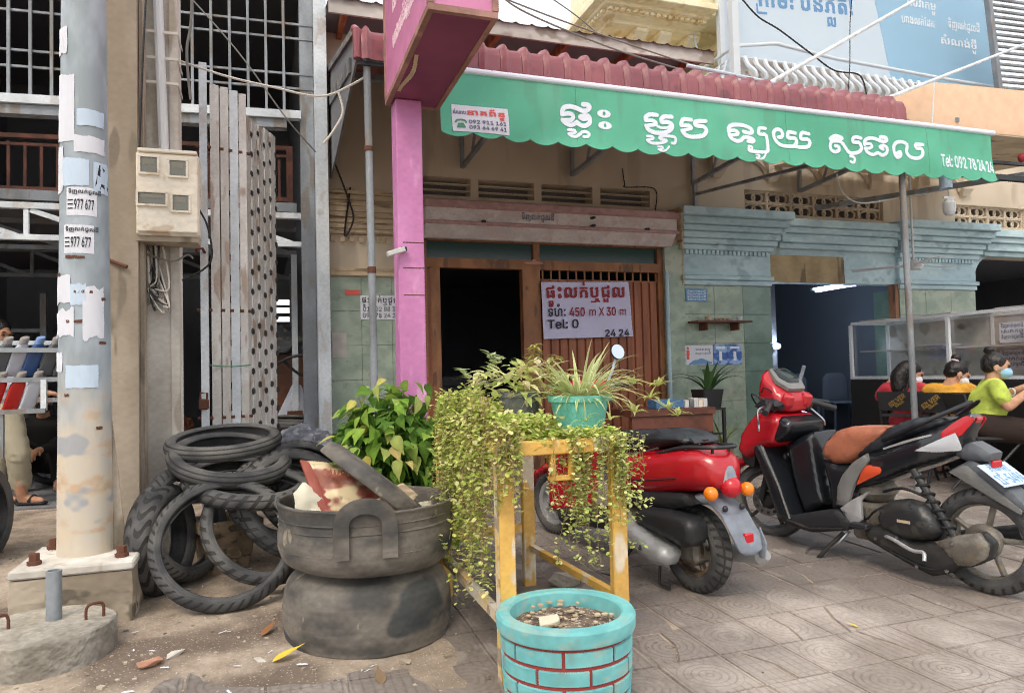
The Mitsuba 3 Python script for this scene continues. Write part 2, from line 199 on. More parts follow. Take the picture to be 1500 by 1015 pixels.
DATA={"awning_strokes":[[32,[2155,3030],[2192,3030],[2205,3011],[2179,2988],[2146,2985],[2095,3000],[2051,3005],[2007,2992],[1992,2963],[1991,2943]],[28,[1991,2943],[2035,2954],[2068,2950],[2077,2930],[2059,2910],[2001,2901]],[30,[1994,2904],[2018,2884],[2054,2874],[2091,2887],[2106,2899],[2124,2884],[2161,2877],[2199,2897],[2207,2925],[2197,2948],[2167,2952],[2130,2940],[2152,2927],[2181,2931]],[19,[2035,2838],[2079,2840],[2090,2826],[2071,2816],[2038,2811]],[21,[2038,2809],[2059,2795],[2089,2792],[2115,2808],[2141,2830],[2171,2836],[2193,2821],[2181,2800],[2151,2797]],[30,[2741,3006],[2681,3005],[2649,2983],[2648,2959]],[25,[2648,2959],[2699,2962],[2727,2952],[2722,2933],[2647,2920]],[30,[2650,2916],[2669,2890],[2716,2873],[2780,2875],[2836,2894],[2862,2924],[2855,2952],[2815,2960],[2779,2956],[2780,2985],[2808,3002],[2865,3003]],[17,[2741,2921],[2773,2913],[2821,2917],[2846,2930]],[16,[2652,2843],[2695,2843],[2702,2826],[2655,2818]],[19,[2655,2815],[2682,2796],[2737,2795],[2793,2808],[2810,2824],[2766,2827],[2759,2844],[2803,2855],[2875,2854],[2887,2837],[2882,2808],[2857,2806]],[12,[2740,2772],[2776,2773],[2775,2757],[2743,2753]],[12,[2747,2749],[2783,2742],[2815,2757],[2832,2779]],[30,[3027,2995],[2963,2995],[2941,2960],[2941,2945]],[25,[2941,2945],[3005,2950],[3021,2929],[2943,2907]],[30,[2948,2903],[2976,2872],[3045,2866],[3124,2884],[3153,2925],[3127,2954],[3066,2956],[3067,2987],[3155,2998]],[29,[3353,2927],[3354,2959],[3380,2986],[3433,2997],[3500,2996],[3557,2977],[3568,2949],[3530,2939],[3489,2946]],[26,[3353,2941],[3407,2949],[3435,2934],[3418,2915],[3352,2906]],[28,[3356,2903],[3371,2880],[3411,2865],[3453,2872],[3487,2900],[3529,2903],[3574,2889],[3561,2871],[3519,2871]],[25,[3697,2992],[3646,2991],[3632,2972],[3631,2940],[3690,2942],[3701,2910],[3698,2825],[3684,2802],[3624,2794],[3574,2794],[3524,2797],[3521,2814]],[14,[3518,2835],[3551,2831],[3546,2813],[3520,2807]],[12,[3581,2769],[3611,2767],[3606,2752],[3580,2746]],[14,[3584,2743],[3631,2741],[3657,2761],[3675,2787]],[28,[3813,2931],[3844,2937],[3858,2963],[3842,2991],[3803,2994],[3772,2967],[3774,2917],[3815,2873],[3884,2864],[3954,2873],[3986,2905],[3974,2937],[3909,2935],[3906,2960],[3920,2986],[3981,2981]],[28,[3954,2870],[4024,2868],[4095,2881],[4119,2916],[4098,2940],[4036,2938],[4033,2963],[4052,2991],[4114,2985]],[27,[4322,2963],[4374,2993],[4444,2978],[4347,2952],[4321,2911],[4326,2875],[4361,2859],[4404,2876],[4402,2907],[4370,2909]],[28,[4346,2949],[4424,2950],[4467,2912],[4497,2872],[4536,2862],[4602,2875],[4637,2910],[4613,2955],[4554,2955],[4556,2987],[4582,3000],[4635,2994]],[20,[4515,2837],[4547,2834],[4562,2815],[4545,2785],[4516,2790]],[29,[4837,3021],[4891,3020],[4903,3000],[4861,2981],[4782,3001],[4715,3000],[4674,2976],[4669,2944]],[22,[4672,2949],[4726,2954],[4745,2934],[4724,2918],[4670,2914]],[26,[4673,2910],[4695,2882],[4748,2865],[4802,2885],[4842,2867],[4890,2887],[4902,2930],[4867,2949],[4825,2935],[4858,2918]],[28,[5007,2896],[5038,2909],[5040,2879],[5002,2861],[4977,2893],[4971,2946],[5005,2987],[5068,2997],[5119,2974],[5105,2914],[5144,2873],[5228,2869],[5280,2905],[5275,2954],[5219,2955],[5214,2987],[5292,2991]]],"visarga":[[2317,2978,52,29],[2321,2893,52,29]],"kh_rent":[[[431,4,431,49,438,57,447,60,464,60,473,57,480,49,480,15,483,12,491,12,495,16,495,43,491,48,491,52,497,60,512,60,512,49,506,48,512,38,511,36,511,10,508,5,497,1,478,1,467,5,464,10,464,44,460,49,451,49,447,44,447,28,449,24,458,21,459,8,452,1,434,1],[448,10,450,14,448,15,447,11]],[[358,46,359,54,366,60,396,60,397,69,412,69,412,54,409,51,370,48,378,40,379,18,382,18,386,23,397,18,397,44,412,44,412,1,398,1,390,8,383,7,378,1,363,1,362,40]],[[369,-3,381,-3,382,-12,390,-12,391,-3,403,-3,403,-26,391,-26,388,-23,383,-23,381,-26,369,-26]],[[288,-17,315,-17,321,-13,317,-12,317,-3,339,-3,339,-13,341,-15,347,-15,347,-24,339,-24,332,-20,325,-24,317,-26,288,-26]],[[283,48,283,52,288,60,305,60,305,49,298,48,305,38,303,17,307,12,318,12,322,16,322,43,319,46,317,52,323,60,339,60,339,49,334,48,339,38,338,36,337,10,331,4,322,1,303,1,294,4,288,12,287,44]],[[219,60,269,60,269,49,219,49]],[[219,33,227,43,231,44,250,46,261,43,269,35,269,1,253,1,253,30,248,35,240,35,234,30,234,1,219,1]],[[238,90,250,90,250,69,238,69]],[[120,49,127,57,136,60,153,60,162,57,169,49,169,15,173,12,180,12,184,16,184,43,180,48,180,52,186,60,202,60,202,49,195,48,202,38,198,7,186,1,167,1,156,5,153,10,153,44,149,49,140,49,136,44,136,28,138,24,147,21,148,8,141,1,123,1,120,4],[136,11,139,10,139,15,136,15]],[[78,44,78,54,86,62,95,62,103,54,103,44,95,37,86,37],[88,50,92,46,94,50,90,52]],[[78,7,78,16,86,24,95,24,103,16,103,7,95,-1,86,-1],[88,12,92,9,94,13,90,15]],[[5,46,6,54,13,60,43,60,44,69,59,69,58,51,17,48,17,45,25,40,26,16,33,21,44,18,43,22,36,24,33,29,33,37,38,43,55,44,59,41,59,23,61,22,59,1,44,1,37,7,27,4,25,1,9,1,9,40],[41,33,43,32,44,35,41,35]],[[19,-27,20,-17,27,-13,44,-13,52,-18,52,-24,48,-25,52,-29,52,-35,49,-36,47,-46,41,-49,28,-49,22,-46,20,-35,27,-34],[30,-21,37,-29,41,-25,40,-22,37,-20],[31,-41,36,-43,37,-36,32,-36]]],"kh_size":[[[164,12,167,15,177,15,180,12,180,4,177,1,167,1,164,4]],[[164,51,167,54,177,54,180,51,180,43,177,40,167,40,164,43]],[[66,48,66,52,72,60,86,60,86,52,78,52,78,48,84,43,84,14,88,10,94,8,101,10,105,14,105,49,106,52,113,58,119,60,141,58,148,49,148,1,136,1,136,47,132,51,126,52,117,47,117,12,111,4,103,1,86,1,78,4,73,8,72,12,72,42]],[[98,77,98,87,106,94,117,93,122,87,122,77,114,69,103,71],[108,79,112,77,114,79,112,86,106,85]],[[8,40,9,52,17,58,41,60,52,55,55,49,55,43,42,43,42,47,39,50,32,52,24,51,20,47,22,39,27,35,38,33,42,37,52,37,55,33,55,26,52,23,52,12,48,5,39,1,23,1,16,4,11,12,11,24,23,24,24,14,25,10,31,8,37,10,39,23,27,26,13,32]],[[19,77,19,87,27,94,37,93,42,87,42,77,34,69,23,71],[28,79,32,77,34,79,32,86,27,85]]],"kh_eave":[[[225,49,225,52,231,60,245,60,245,52,237,51,238,48,244,43,244,14,247,10,255,8,262,10,266,14,266,42,259,49,259,52,266,60,281,60,281,52,272,51,272,48,278,43,278,12,277,8,272,4,264,1,245,1,238,4,231,12,231,42]],[[103,12,103,57,106,60,122,60,122,52,116,50,116,14,119,10,126,8,135,10,139,14,139,42,134,46,133,52,139,60,153,60,153,52,146,52,145,48,152,43,152,14,160,8,167,10,170,14,170,42,166,46,164,51,170,60,205,60,212,52,212,1,200,1,200,48,193,52,176,52,177,48,183,43,183,12,175,2,155,1,145,5,142,2,136,1,119,1,109,4]],[[9,37,14,42,13,54,17,60,47,60,47,52,24,52,23,50,27,46,41,46,52,41,55,35,55,14,58,10,65,8,73,14,73,42,69,46,67,51,73,60,87,60,87,52,79,51,80,48,86,43,86,12,83,5,78,2,72,1,50,2,42,12,42,33,38,36,32,37,26,36,22,33,22,24,30,22,33,18,31,5,25,1,13,1,9,4],[22,11,25,10,25,15,22,15]],[[36,87,41,93,52,94,59,87,59,77,55,71,44,69,36,77],[45,79,49,77,51,79,50,86,44,85]]],"kh_naga":[[[248,26,264,26,264,16,269,16,276,12,282,12,284,14,284,21,278,26,263,29,252,35,248,40,248,49,255,57,264,60,286,60,297,55,298,43,294,38,281,36,280,44,282,45,283,47,280,49,268,49,264,45,268,38,286,33,298,26,300,10,295,4,289,1,277,1,265,7,264,1,248,1]],[[255,-23,255,-18,259,-13,291,-13,291,-20,262,-21,264,-24,269,-26,269,-39,277,-38,272,-34,272,-28,275,-24,287,-23,291,-26,291,-49,280,-49,274,-46,269,-49,258,-49,258,-25],[278,-29,277,-32,279,-32,280,-30]],[[178,4,178,51,180,55,186,60,195,60,204,55,211,60,225,58,230,51,230,1,214,1,214,47,212,49,206,43,202,43,198,47,194,47,194,28,195,24,203,22,206,18,205,5,198,1,181,1],[194,11,197,10,196,15,194,15]],[[183,79,183,87,188,91,200,93,200,83,196,83,195,81,202,80,208,85,209,94,223,93,222,82,217,76,211,73,192,71,188,73]],[[109,33,116,41,122,44,141,46,152,43,159,35,159,1,144,1,144,30,138,35,130,35,125,29,126,22,137,24,137,15,129,13,125,10,125,1,109,1]],[[109,60,159,60,159,49,109,49]],[[9,1,9,26,25,26,25,17,30,16,37,12,43,12,45,14,45,20,42,24,23,29,13,35,9,40,9,49,16,57,25,60,47,60,55,57,56,60,83,60,91,54,91,1,75,1,75,47,73,49,60,49,58,40,42,36,41,44,43,45,44,47,42,49,28,49,25,45,28,38,47,33,59,26,61,10,56,4,50,1,38,1,27,7,25,6,25,1]]],"kh_plate":[[[172,-7,208,-7,232,-17,237,-13,233,-10,233,-4,250,-4,250,-12,242,-23,225,-24,207,-15,172,-15]],[[172,4,172,52,177,58,187,60,196,54,203,60,212,60,216,56,223,60,237,60,248,54,250,1,238,1,237,47,229,52,219,48,219,1,206,1,205,51,200,50,195,44,189,51,184,50,184,25,192,22,195,18,194,5,187,1,175,1],[184,11,187,10,187,15,185,15]],[[106,52,114,60,122,60,129,55,138,60,147,60,152,55,153,1,141,1,140,51,131,44,123,51,119,50,119,25,127,22,130,18,128,5,122,1,109,1,106,4],[119,11,122,10,121,15,119,15]],[[70,48,70,54,75,60,89,60,89,52,82,52,81,48,87,43,88,11,95,8,95,1,78,1,75,4,75,42]],[[2,8,5,13,12,11,9,35,16,43,22,46,44,46,53,41,56,35,56,1,44,1,44,33,37,38,29,38,22,33,25,8,19,1,9,1]],[[9,52,9,60,56,60,56,52]],[[19,-49,19,-34,27,-33,19,-26,20,-17,27,-13,45,-15,48,-24,40,-28,50,-37,48,-46,44,-49,32,-46,28,-49],[28,-34,29,-40,35,-43,41,-41,39,-35],[30,-21,28,-26,37,-29,39,-20]],[[20,87,25,93,36,94,44,87,44,77,39,71,28,69,20,77],[30,79,36,79,34,86,28,85]]],"kh_board":[[[503,54,503,72,522,72,520,26,505,26,505,53]],[[503,5,503,13,506,18,520,16,522,5,519,1,506,1]],[[439,60,489,60,489,49,439,49]],[[439,33,445,41,455,44,473,44,483,41,489,35,489,1,473,1,473,29,469,33,458,33,455,29,457,24,461,24,467,19,467,7,459,1,442,1,439,4]],[[370,-48,372,-17,378,-13,394,-13,400,-17,402,-39,406,-42,409,-39,409,-24,406,-21,406,-18,409,-13,420,-13,420,-20,419,-21,420,-23,419,-46,412,-49,398,-49,390,-43,384,-49,372,-49],[387,-20,381,-22,381,-35,390,-39,391,-22]],[[369,49,369,60,420,60,420,49]],[[363,7,363,12,366,13,373,12,370,21,370,35,375,41,386,46,405,46,417,40,420,33,420,1,405,1,405,29,401,35,390,35,386,31,389,13,384,2,370,1]],[[302,1,302,26,317,26,317,17,322,16,329,12,335,12,338,14,337,20,334,24,316,29,305,35,302,40,303,52,308,57,317,60,339,60,350,55,352,43,347,38,335,36,333,44,336,45,336,47,334,49,321,49,317,44,321,38,339,33,352,26,353,22,352,7,342,1,330,1,319,7,317,6,317,1]],[[228,52,234,60,250,60,250,49,244,48,250,38,248,17,252,12,263,12,267,16,267,43,264,46,263,52,269,60,284,60,284,49,279,48,284,38,283,36,283,10,277,4,267,1,248,1,239,4,233,12,233,44,228,48]],[[234,82,241,90,245,91,270,90,270,84,277,80,280,76,280,69,238,69,234,73],[255,78,258,77,258,80,255,80]],[[173,54,173,72,192,72,191,26,175,26,175,53]],[[173,13,177,18,189,18,192,13,191,2,177,1,173,5]],[[105,48,106,55,111,60,127,60,127,49,120,48,125,43,126,35,143,35,144,44,139,49,141,55,145,60,161,60,161,49,156,48,161,38,159,36,159,10,153,4,144,1,125,1,116,4,109,12,109,44],[125,17,129,12,140,12,144,15,144,23,126,24]],[[9,60,83,60,86,58,91,54,91,1,75,1,75,47,73,49,9,49]],[[9,33,17,43,22,44,41,46,52,43,59,35,59,1,44,1,44,30,38,35,30,35,25,30,25,1,9,1]],[[-6,10,2,10,2,-18,48,-18,48,-26,-3,-26,-3,-23,-6,-23]]],"kh_boardb":[[[261,49,267,60,281,60,281,52,273,51,280,43,280,35,301,35,302,42,295,52,302,60,317,60,317,52,308,51,314,43,312,8,300,1,281,1,273,4,267,12,267,42],[280,14,290,8,298,10,302,14,301,27,280,27]],[[273,-21,277,-13,286,-13,286,-29,298,-29,298,-23,294,-18,298,-13,308,-13,306,-46,300,-49,284,-49,278,-46,277,-24],[286,-41,296,-43,298,-36,287,-35]],[[202,35,208,43,217,46,242,43,248,35,248,1,236,1,236,33,226,38,214,33,214,1,202,1]],[[202,60,248,60,248,52,202,52]],[[130,7,131,19,141,25,141,41,133,48,133,54,138,60,145,62,145,69,158,69,158,60,178,58,183,52,183,1,170,1,170,48,163,52,145,51,153,43,152,2,136,1],[141,14,138,11,140,10]],[[41,37,45,42,44,54,48,60,78,60,78,52,56,52,55,50,58,46,72,46,83,41,86,35,86,14,96,8,105,14,105,42,98,51,105,60,119,60,119,52,111,51,117,43,117,12,109,2,81,2,73,12,73,33,63,37,57,36,53,33,53,24,61,22,64,18,62,5,56,1,44,1,41,4],[53,11,56,10,56,15,53,15]],[[5,48,5,54,9,60,23,60,23,52,16,52,16,48,22,43,22,11,30,8,30,1,13,1,9,4,9,42]]],"kh_pinka":[[[458,1,458,35,464,43,489,46,503,38,505,1,492,1,492,33,482,38,470,33,470,1]],[[458,52,458,60,505,60,505,52]],[[392,63,405,63,405,55,421,55,426,57,427,69,439,69,439,54,433,48,392,48]],[[392,1,392,41,405,41,406,14,414,21,426,15,427,41,439,41,439,1,427,1,416,10,405,1]],[[352,77,355,82,366,83,366,77,361,73,367,73,370,76,372,88,381,87,378,71,370,65,355,66]],[[355,49,361,60,375,60,375,52,366,50,373,43,373,11,380,8,380,1,364,1,361,4,361,42]],[[295,35,302,43,311,46,336,43,342,35,342,1,330,1,330,33,319,38,308,33,308,1,295,1]],[[295,52,295,60,342,60,342,52]],[[314,90,323,90,323,69,314,69]],[[200,4,200,49,206,57,214,60,231,60,239,57,245,49,245,14,255,8,264,14,264,42,258,51,264,60,278,60,278,52,270,51,277,43,277,12,273,5,262,1,241,2,233,12,233,47,223,51,213,47,212,25,222,21,223,8,216,1,203,1],[212,11,215,10,215,15,213,15]],[[130,27,130,35,145,35,147,15,151,15,156,21,168,15,167,39,144,38,138,41,134,48,134,69,147,69,147,50,151,46,158,46,156,57,159,62,173,62,177,57,175,47,181,40,181,1,167,1,159,9,148,1,134,1,134,25]],[[3,48,3,52,9,60,23,60,23,52,16,52,16,48,22,43,22,14,32,8,42,14,42,49,50,58,72,60,82,55,83,60,108,60,116,52,116,1,103,1,103,48,101,51,84,52,86,1,73,1,73,47,70,51,63,52,55,47,55,12,48,4,41,1,23,1,11,8,9,42]]],"kh_pinkb":[[[297,39,292,51,300,60,331,61,331,69,302,69,298,73,298,82,302,87,306,90,323,90,332,85,333,91,342,91,342,54,304,52,302,50,309,41,309,15,313,10,320,8,328,10,331,16,331,24,323,26,320,30,322,41,327,44,341,44,344,41,344,12,337,4,330,1,311,1,303,4,297,12],[331,36,328,36,328,32,331,32],[312,82,308,76,327,76,318,82]],[[303,-21,306,-13,316,-13,316,-29,327,-29,328,-23,323,-18,328,-13,337,-13,336,-46,330,-49,314,-49,308,-46,306,-24],[316,-41,326,-43,328,-36,316,-35]],[[227,27,227,35,242,35,244,15,248,15,253,21,265,15,264,39,241,38,234,41,231,48,231,69,244,69,244,50,248,46,255,46,253,57,256,62,270,62,273,57,272,47,278,40,278,1,264,1,256,9,245,1,231,1,231,25]],[[250,69,250,90,259,90,259,69]],[[105,4,105,49,113,58,134,60,147,52,149,14,156,19,169,15,169,49,177,58,205,58,212,49,212,1,200,1,200,47,191,52,181,47,181,1,169,1,160,8,148,1,136,1,136,47,127,52,117,47,117,25,127,21,128,8,120,1,108,1],[117,11,120,10,120,15,117,15]],[[9,37,14,42,13,54,17,60,47,60,47,52,24,52,23,50,27,46,41,46,52,41,55,35,55,14,65,8,73,14,73,42,67,51,73,60,87,60,87,52,79,51,86,43,86,12,78,2,50,2,42,12,42,33,32,37,26,36,22,33,22,24,30,22,33,18,31,5,25,1,13,1,9,4],[22,11,25,10,25,15,22,15]],[[36,77,36,87,44,94,55,93,59,87,59,77,52,69,41,71],[45,79,51,79,50,86,44,85]]],"kh_small":[[[491,48,491,63,503,63,504,55,525,58,524,69,495,69,492,73,492,82,495,87,500,90,517,90,526,85,527,91,536,91,538,54,534,49],[505,82,502,76,521,76,512,82]],[[491,41,503,41,503,15,516,21,524,14,525,41,537,41,537,1,525,1,515,10,503,1,491,1]],[[395,49,402,57,409,60,427,60,434,57,441,49,441,14,451,8,459,14,459,42,453,51,459,60,473,60,473,52,465,51,472,43,472,12,469,5,458,1,436,2,428,12,428,47,418,51,408,47,408,25,417,21,419,8,411,1,398,1,395,4],[408,11,411,10,411,15,408,15]],[[325,46,327,54,333,60,363,60,364,69,377,69,377,57,372,52,337,52,334,50,342,41,343,14,352,21,364,15,364,46,377,46,377,1,364,1,354,10,342,1,330,1,330,40]],[[336,-3,347,-3,347,-13,357,-14,358,-3,369,-3,369,-24,356,-24,352,-21,348,-24,336,-24]],[[264,52,264,60,311,60,311,52]],[[264,1,264,35,270,43,295,46,309,38,311,1,298,1,298,33,288,38,277,33,277,1]],[[283,90,292,90,292,69,283,69]],[[169,49,175,57,183,60,200,60,208,57,214,49,214,14,224,8,233,14,233,42,227,51,233,60,247,60,247,52,239,51,245,43,245,12,242,5,231,1,209,2,202,12,201,47,191,51,181,47,181,25,191,21,192,8,184,1,172,1,169,4],[181,11,184,10,184,15,181,15]],[[72,-15,72,-7,108,-7,132,-17,137,-13,133,-10,133,-4,150,-4,148,-17,137,-24,125,-24,107,-15]],[[72,52,80,60,87,60,95,54,103,60,112,60,116,56,123,60,145,57,150,49,150,1,138,1,137,47,129,52,119,48,119,1,106,1,105,51,100,50,95,44,89,51,85,50,84,25,94,21,95,8,87,1,75,1,72,4],[84,11,87,10,87,15,85,15]],[[8,40,9,52,17,58,41,60,52,55,55,43,42,43,39,50,32,52,20,47,22,39,27,35,38,33,42,37,52,37,55,33,48,5,39,1,23,1,16,4,11,12,11,24,23,24,24,14,31,8,37,10,39,23,13,32]],[[9,82,17,90,33,90,45,83,53,76,53,69,13,69,9,73],[23,82,19,76,38,76,30,82]]]}
# plain colours
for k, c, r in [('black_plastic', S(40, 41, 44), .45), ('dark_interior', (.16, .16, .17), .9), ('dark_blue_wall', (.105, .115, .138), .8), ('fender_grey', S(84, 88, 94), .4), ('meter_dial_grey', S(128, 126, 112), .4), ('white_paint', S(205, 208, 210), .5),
    ('print_black', S(38, 38, 48), .7), ('print_red', S(140, 40, 48), .7), ('print_orange', S(214, 92, 82), .7), ('print_grey', S(96, 98, 120), .7), ('print_green', S(80, 140, 110), .7), ('print_white', S(226, 230, 236), .6),
    ('print_blue', S(104, 146, 188), .7), ('print_pale', S(176, 200, 220), .7), ('paper', S(212, 214, 222), .8), ('paper_blue', S(188, 205, 222), .8), ('paper_lilac', S(200, 198, 226), .8), ('gold', S(150, 120, 60), .5), ('pinkish_white', S(232, 205, 214), .6),
    ('mask_white', S(215, 220, 225), .8), ('mask_blue', S(150, 195, 220), .8), ('cloth_black', S(28, 26, 26), .9), ('cloth_khaki', S(176, 168, 146), .9), ('cloth_white', S(190, 194, 205), .9),
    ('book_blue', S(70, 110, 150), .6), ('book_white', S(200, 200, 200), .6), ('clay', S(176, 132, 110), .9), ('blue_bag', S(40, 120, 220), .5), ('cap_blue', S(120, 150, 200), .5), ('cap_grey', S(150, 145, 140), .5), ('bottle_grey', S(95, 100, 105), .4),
    ('bottle_red', S(190, 40, 35), .4), ('bottle_blue', S(60, 90, 140), .4), ('brown_skirt', S(45, 32, 28), .9), ('red_cloth', S(190, 30, 40), .9), ('wire_grey', S(120, 118, 112), .6), ('wire_black', S(30, 30, 32), .6), ('wire_white', S(205, 200, 190), .6),
    ('rust', S(96, 60, 44), .8), ('eye_dark', S(40, 28, 24), .3), ('lip', S(160, 90, 80), .6), ('glass_dark', (.010, .016, .016), .08), ('teal_glass', (.020, .045, .04), .15)]:
    mat(k, c, r)
mat('hair', lambda p, n, uv: mix(S(20, 17, 17), S(52, 44, 40), smoothstep(.5, .75, fbm(p.x * 160, p.y * 160, p.z * 28, 2))), .42, bump=lambda p, n, uv: .004 * fbm(p.x * 160, p.y * 160, p.z * 28, 2)); mat('skin', mott(S(198, 152, 124), S(184, 136, 108), 18), .5, specular=.3)
for k, c in [('shirt_red', S(204, 62, 76)), ('shirt_yellow', S(228, 168, 62)), ('shirt_lime', S(194, 212, 92))]: mat(k, mott(c, tuple(.72 * q for q in c), 11), .85, sheen=.3)
mat('chrome', S(190, 192, 196), .22, metallic=1.0); mat('silver_metal', S(176, 177, 178), .4, metallic=.35); mat('mirror_glass', S(206, 214, 222), .08, metallic=.9)
mat('scooter_red', S(176, 20, 34), .22, clearcoat=1.0, clearcoat_gloss=.95, specular=.5); mat('scooter_black', S(25, 28, 33), .16, clearcoat=.8, clearcoat_gloss=.92)
mat('grey_plastic', mott(S(132, 140, 152), S(112, 118, 128), 7), .42); mat('panel_grey', S(118, 118, 116), .35)
mat('lens_red', S(190, 16, 34), .12, clearcoat=1.0); mat('lens_amber', S(240, 130, 18), .15, clearcoat=1.0); mat('lens_clear', S(178, 181, 186), .10, clearcoat=1.0); mat('orange_panel', S(214, 84, 50), .3)
mat('brown_vinyl', mott(S(172, 106, 80), S(156, 94, 70), 14), .5); mat('black_vinyl', mott(S(48, 52, 58), S(36, 38, 42), 18), .42)
def grime(a, b, s, c): return mott(a, b, s, c)
mat('engine', mott(S(134, 130, 122), S(108, 102, 94), 14, S(124, 112, 94)), .5, metallic=.3)
mat('engine_black', mott(S(40, 41, 43), S(54, 53, 51), 9, S(62, 60, 56), .3, .8), .42)
mat('rim_brown', mott(S(120, 104, 88), S(70, 62, 54), 22, S(110, 84, 60)), .55, metallic=.3)
def tread(uv):
    kind = dr.floor(uv.x / 10); ux = uv.x - 10 * kind; t = (uv.y - .5) * 4.8; a = dr.abs(t); zone = smoothstep(1.35, 1.2, a) * (uv.y < 1.5); w = 2 * math.pi
    g0 = dr.maximum(smoothstep(.45, .75, dr.sin(w * 44 * ux + 4.5 * a)) * (a > .22), smoothstep(.09, .05, a)); g1 = dr.maximum(smoothstep(.35, .6, dr.sin(w * 30 * ux + 2.6 * t)), smoothstep(.10, .06, dr.abs(a - .5)))
    g2 = smoothstep(.55, .8, dr.sin(t * 10)); g3 = smoothstep(.15, .5, dr.sin(w * 20 * ux + 2.4 * dr.sin(t * 4.2))) * (a > .12)
    return dr.select(kind < .5, g0, dr.select(kind < 1.5, g1, dr.select(kind < 2.5, g2, g3))) * zone, smoothstep(.05, .02, dr.abs(a - 1.55)) + smoothstep(.05, .02, dr.abs(a - 2.15)), a
def rubber(p, n, uv):
    d = fbm(p.x * 9, p.y * 9, p.z * 9, 4); g, r, a = tread(uv)
    c = mix((.040, .041, .044), (.088, .087, .087), smoothstep(.3, .7, d)); c = mix(c, (.19, .18, .165), smoothstep(.50, .74, fbm(p.x * 4 + 3, p.y * 4, p.z * 4, 3)) * .6); c = mix(c, (.022, .021, .020), g * .8)
    return c * (1 + .35 * r) * (.9 + .2 * nz(p.x * 120, p.y * 120, p.z * 120))
mat('rubber', rubber, .6, specular=.35, bump=lambda p, n, uv: -.005 * tread(uv)[0] + .0025 * tread(uv)[1])
def tubr(p, n, uv):
    d = fbm(p.x * 5, p.y * 5, p.z * 7, 4); c = mix((.055, .053, .050), (.165, .146, .124), smoothstep(.32, .66, d))
    c = mix(c, (.030, .038, .044), smoothstep(.60, .66, fbm(p.x * 3.1 + 4, p.y * 3.1, p.z * 4 + 2, 3)) * .8)
    c = mix(c, (.42, .36, .26), smoothstep(.75, .78, fbm(p.x * 14, p.y * 14, p.z * 6, 4)) * .4)
    c = c * (.82 + .36 * fbm(p.x * 4, p.y * 4, p.z * 70, 3)); return c * (.8 + .4 * fbm(p.x * 60, p.y * 60, p.z * 60, 2))
mat('tub_rubber', tubr, .68, bump=lambda p, n, uv: .006 * fbm(p.x * 22, p.y * 22, p.z * 22, 3))
def dirt(p, n, uv):
    a = fbm(p.x * 1.3, p.y * 1.3, 0, 4); b = fbm(p.x * 14, p.y * 14, 3, 4); c = mix(S(138, 123, 108), S(174, 159, 143), smoothstep(.3, .7, a * .6 + b * .4))
    c = mix(c, S(92, 78, 68), smoothstep(.54, .70, fbm(p.x * 2.1 + 7, p.y * 2.1, 1, 4)) * .75)
    d1, d2, r = voronoi(p.x * 55, p.y * 55); c = mix(c, mix(S(100, 88, 78), S(196, 186, 172), r), smoothstep(.22, .10, d1) * (r > .5) * .7)
    return c * (.84 + .32 * fbm(p.x * 90, p.y * 90, 0, 2))
def dirtb(p, n, uv): return .010 * fbm(p.x * 26, p.y * 26, 0, 4) + .003 * fbm(p.x * 130, p.y * 130, 0, 2)
mat('dirt', dirt, .95, bump=dirtb)
def tileuv(p):
    x, y = (p.x - 1.42) / .285, (p.y - 2.22) / .285; i, j = dr.floor(x), dr.floor(y); return x - i - .5, y - j - .5, cell_rand(i, j, 5), i, j
def groove(p):
    lx, ly, r, i, j = tileuv(p); wx, wy = lx + .02 * (fbm(p.x * 9, p.y * 9, 2, 2) - .5), ly + .02 * (fbm(p.x * 9, p.y * 9, 6, 2) - .5)
    rad = dr.sqrt(wx * wx + wy * wy); k = rad / .098; ring = dr.abs(k - dr.floor(k) - .5) * .098; inside = rad < .44
    s = wx / .125; st = dr.abs(s - dr.floor(s) - .5) * .125; s2 = wy / .25; st2 = dr.abs(s2 - dr.floor(s2) - .5) * .25
    stripe = dr.minimum(st, dr.select(r > .82, st2, 1.0)); d = dr.select(inside & (r < .80), ring, stripe); return smoothstep(.020, .006, d) * smoothstep(.25, .55, fbm(p.x * 3.3, p.y * 3.3, 9, 3) + .12)
def paver(p, n, uv):
    lx, ly, r, i, j = tileuv(p); a = fbm(p.x * 2.2, p.y * 2.2, 0, 4); c = mix(S(142, 132, 126), S(172, 161, 153), smoothstep(.3, .7, a)) * (.90 + .16 * cell_rand(i, j, 8))
    c = mix(c, S(120, 108, 98), smoothstep(.46, .66, fbm(p.x * 1.1 + 3, p.y * 1.1, 4, 4)) * .55)
    c = mix(c, S(92, 86, 82), smoothstep(2.62, 3.25, p.y + .9 * (fbm(p.x * 1.6, p.y * 1.6, 2, 4) - .5)) * (.35 + .35 * fbm(p.x * 5, p.y * 5, 12, 3))); c = mix(c, S(206, 198, 190), smoothstep(.62, .76, fbm(p.x * 7, p.y * 7, 8, 3)) * .18)  # darker band by the scooters: ground grime plus shade painted into the colour
    c = mix(c, S(104, 94, 90), groove(p) * (.16 + .44 * fbm(p.x * 2.7, p.y * 2.7, 6, 3)) * (.55 + .45 * cell_rand(i, j, 11))); return c * (.86 + .28 * fbm(p.x * 80, p.y * 80, 0, 2))
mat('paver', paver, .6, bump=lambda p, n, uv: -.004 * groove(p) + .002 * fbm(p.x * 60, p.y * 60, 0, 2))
mat('concrete_brown', mott(S(166, 154, 138), S(144, 132, 116), 5, S(124, 114, 100), sz=1.6), .9, bump=lambda p, n, uv: .004 * fbm(p.x * 30, p.y * 30, p.z * 12, 3))
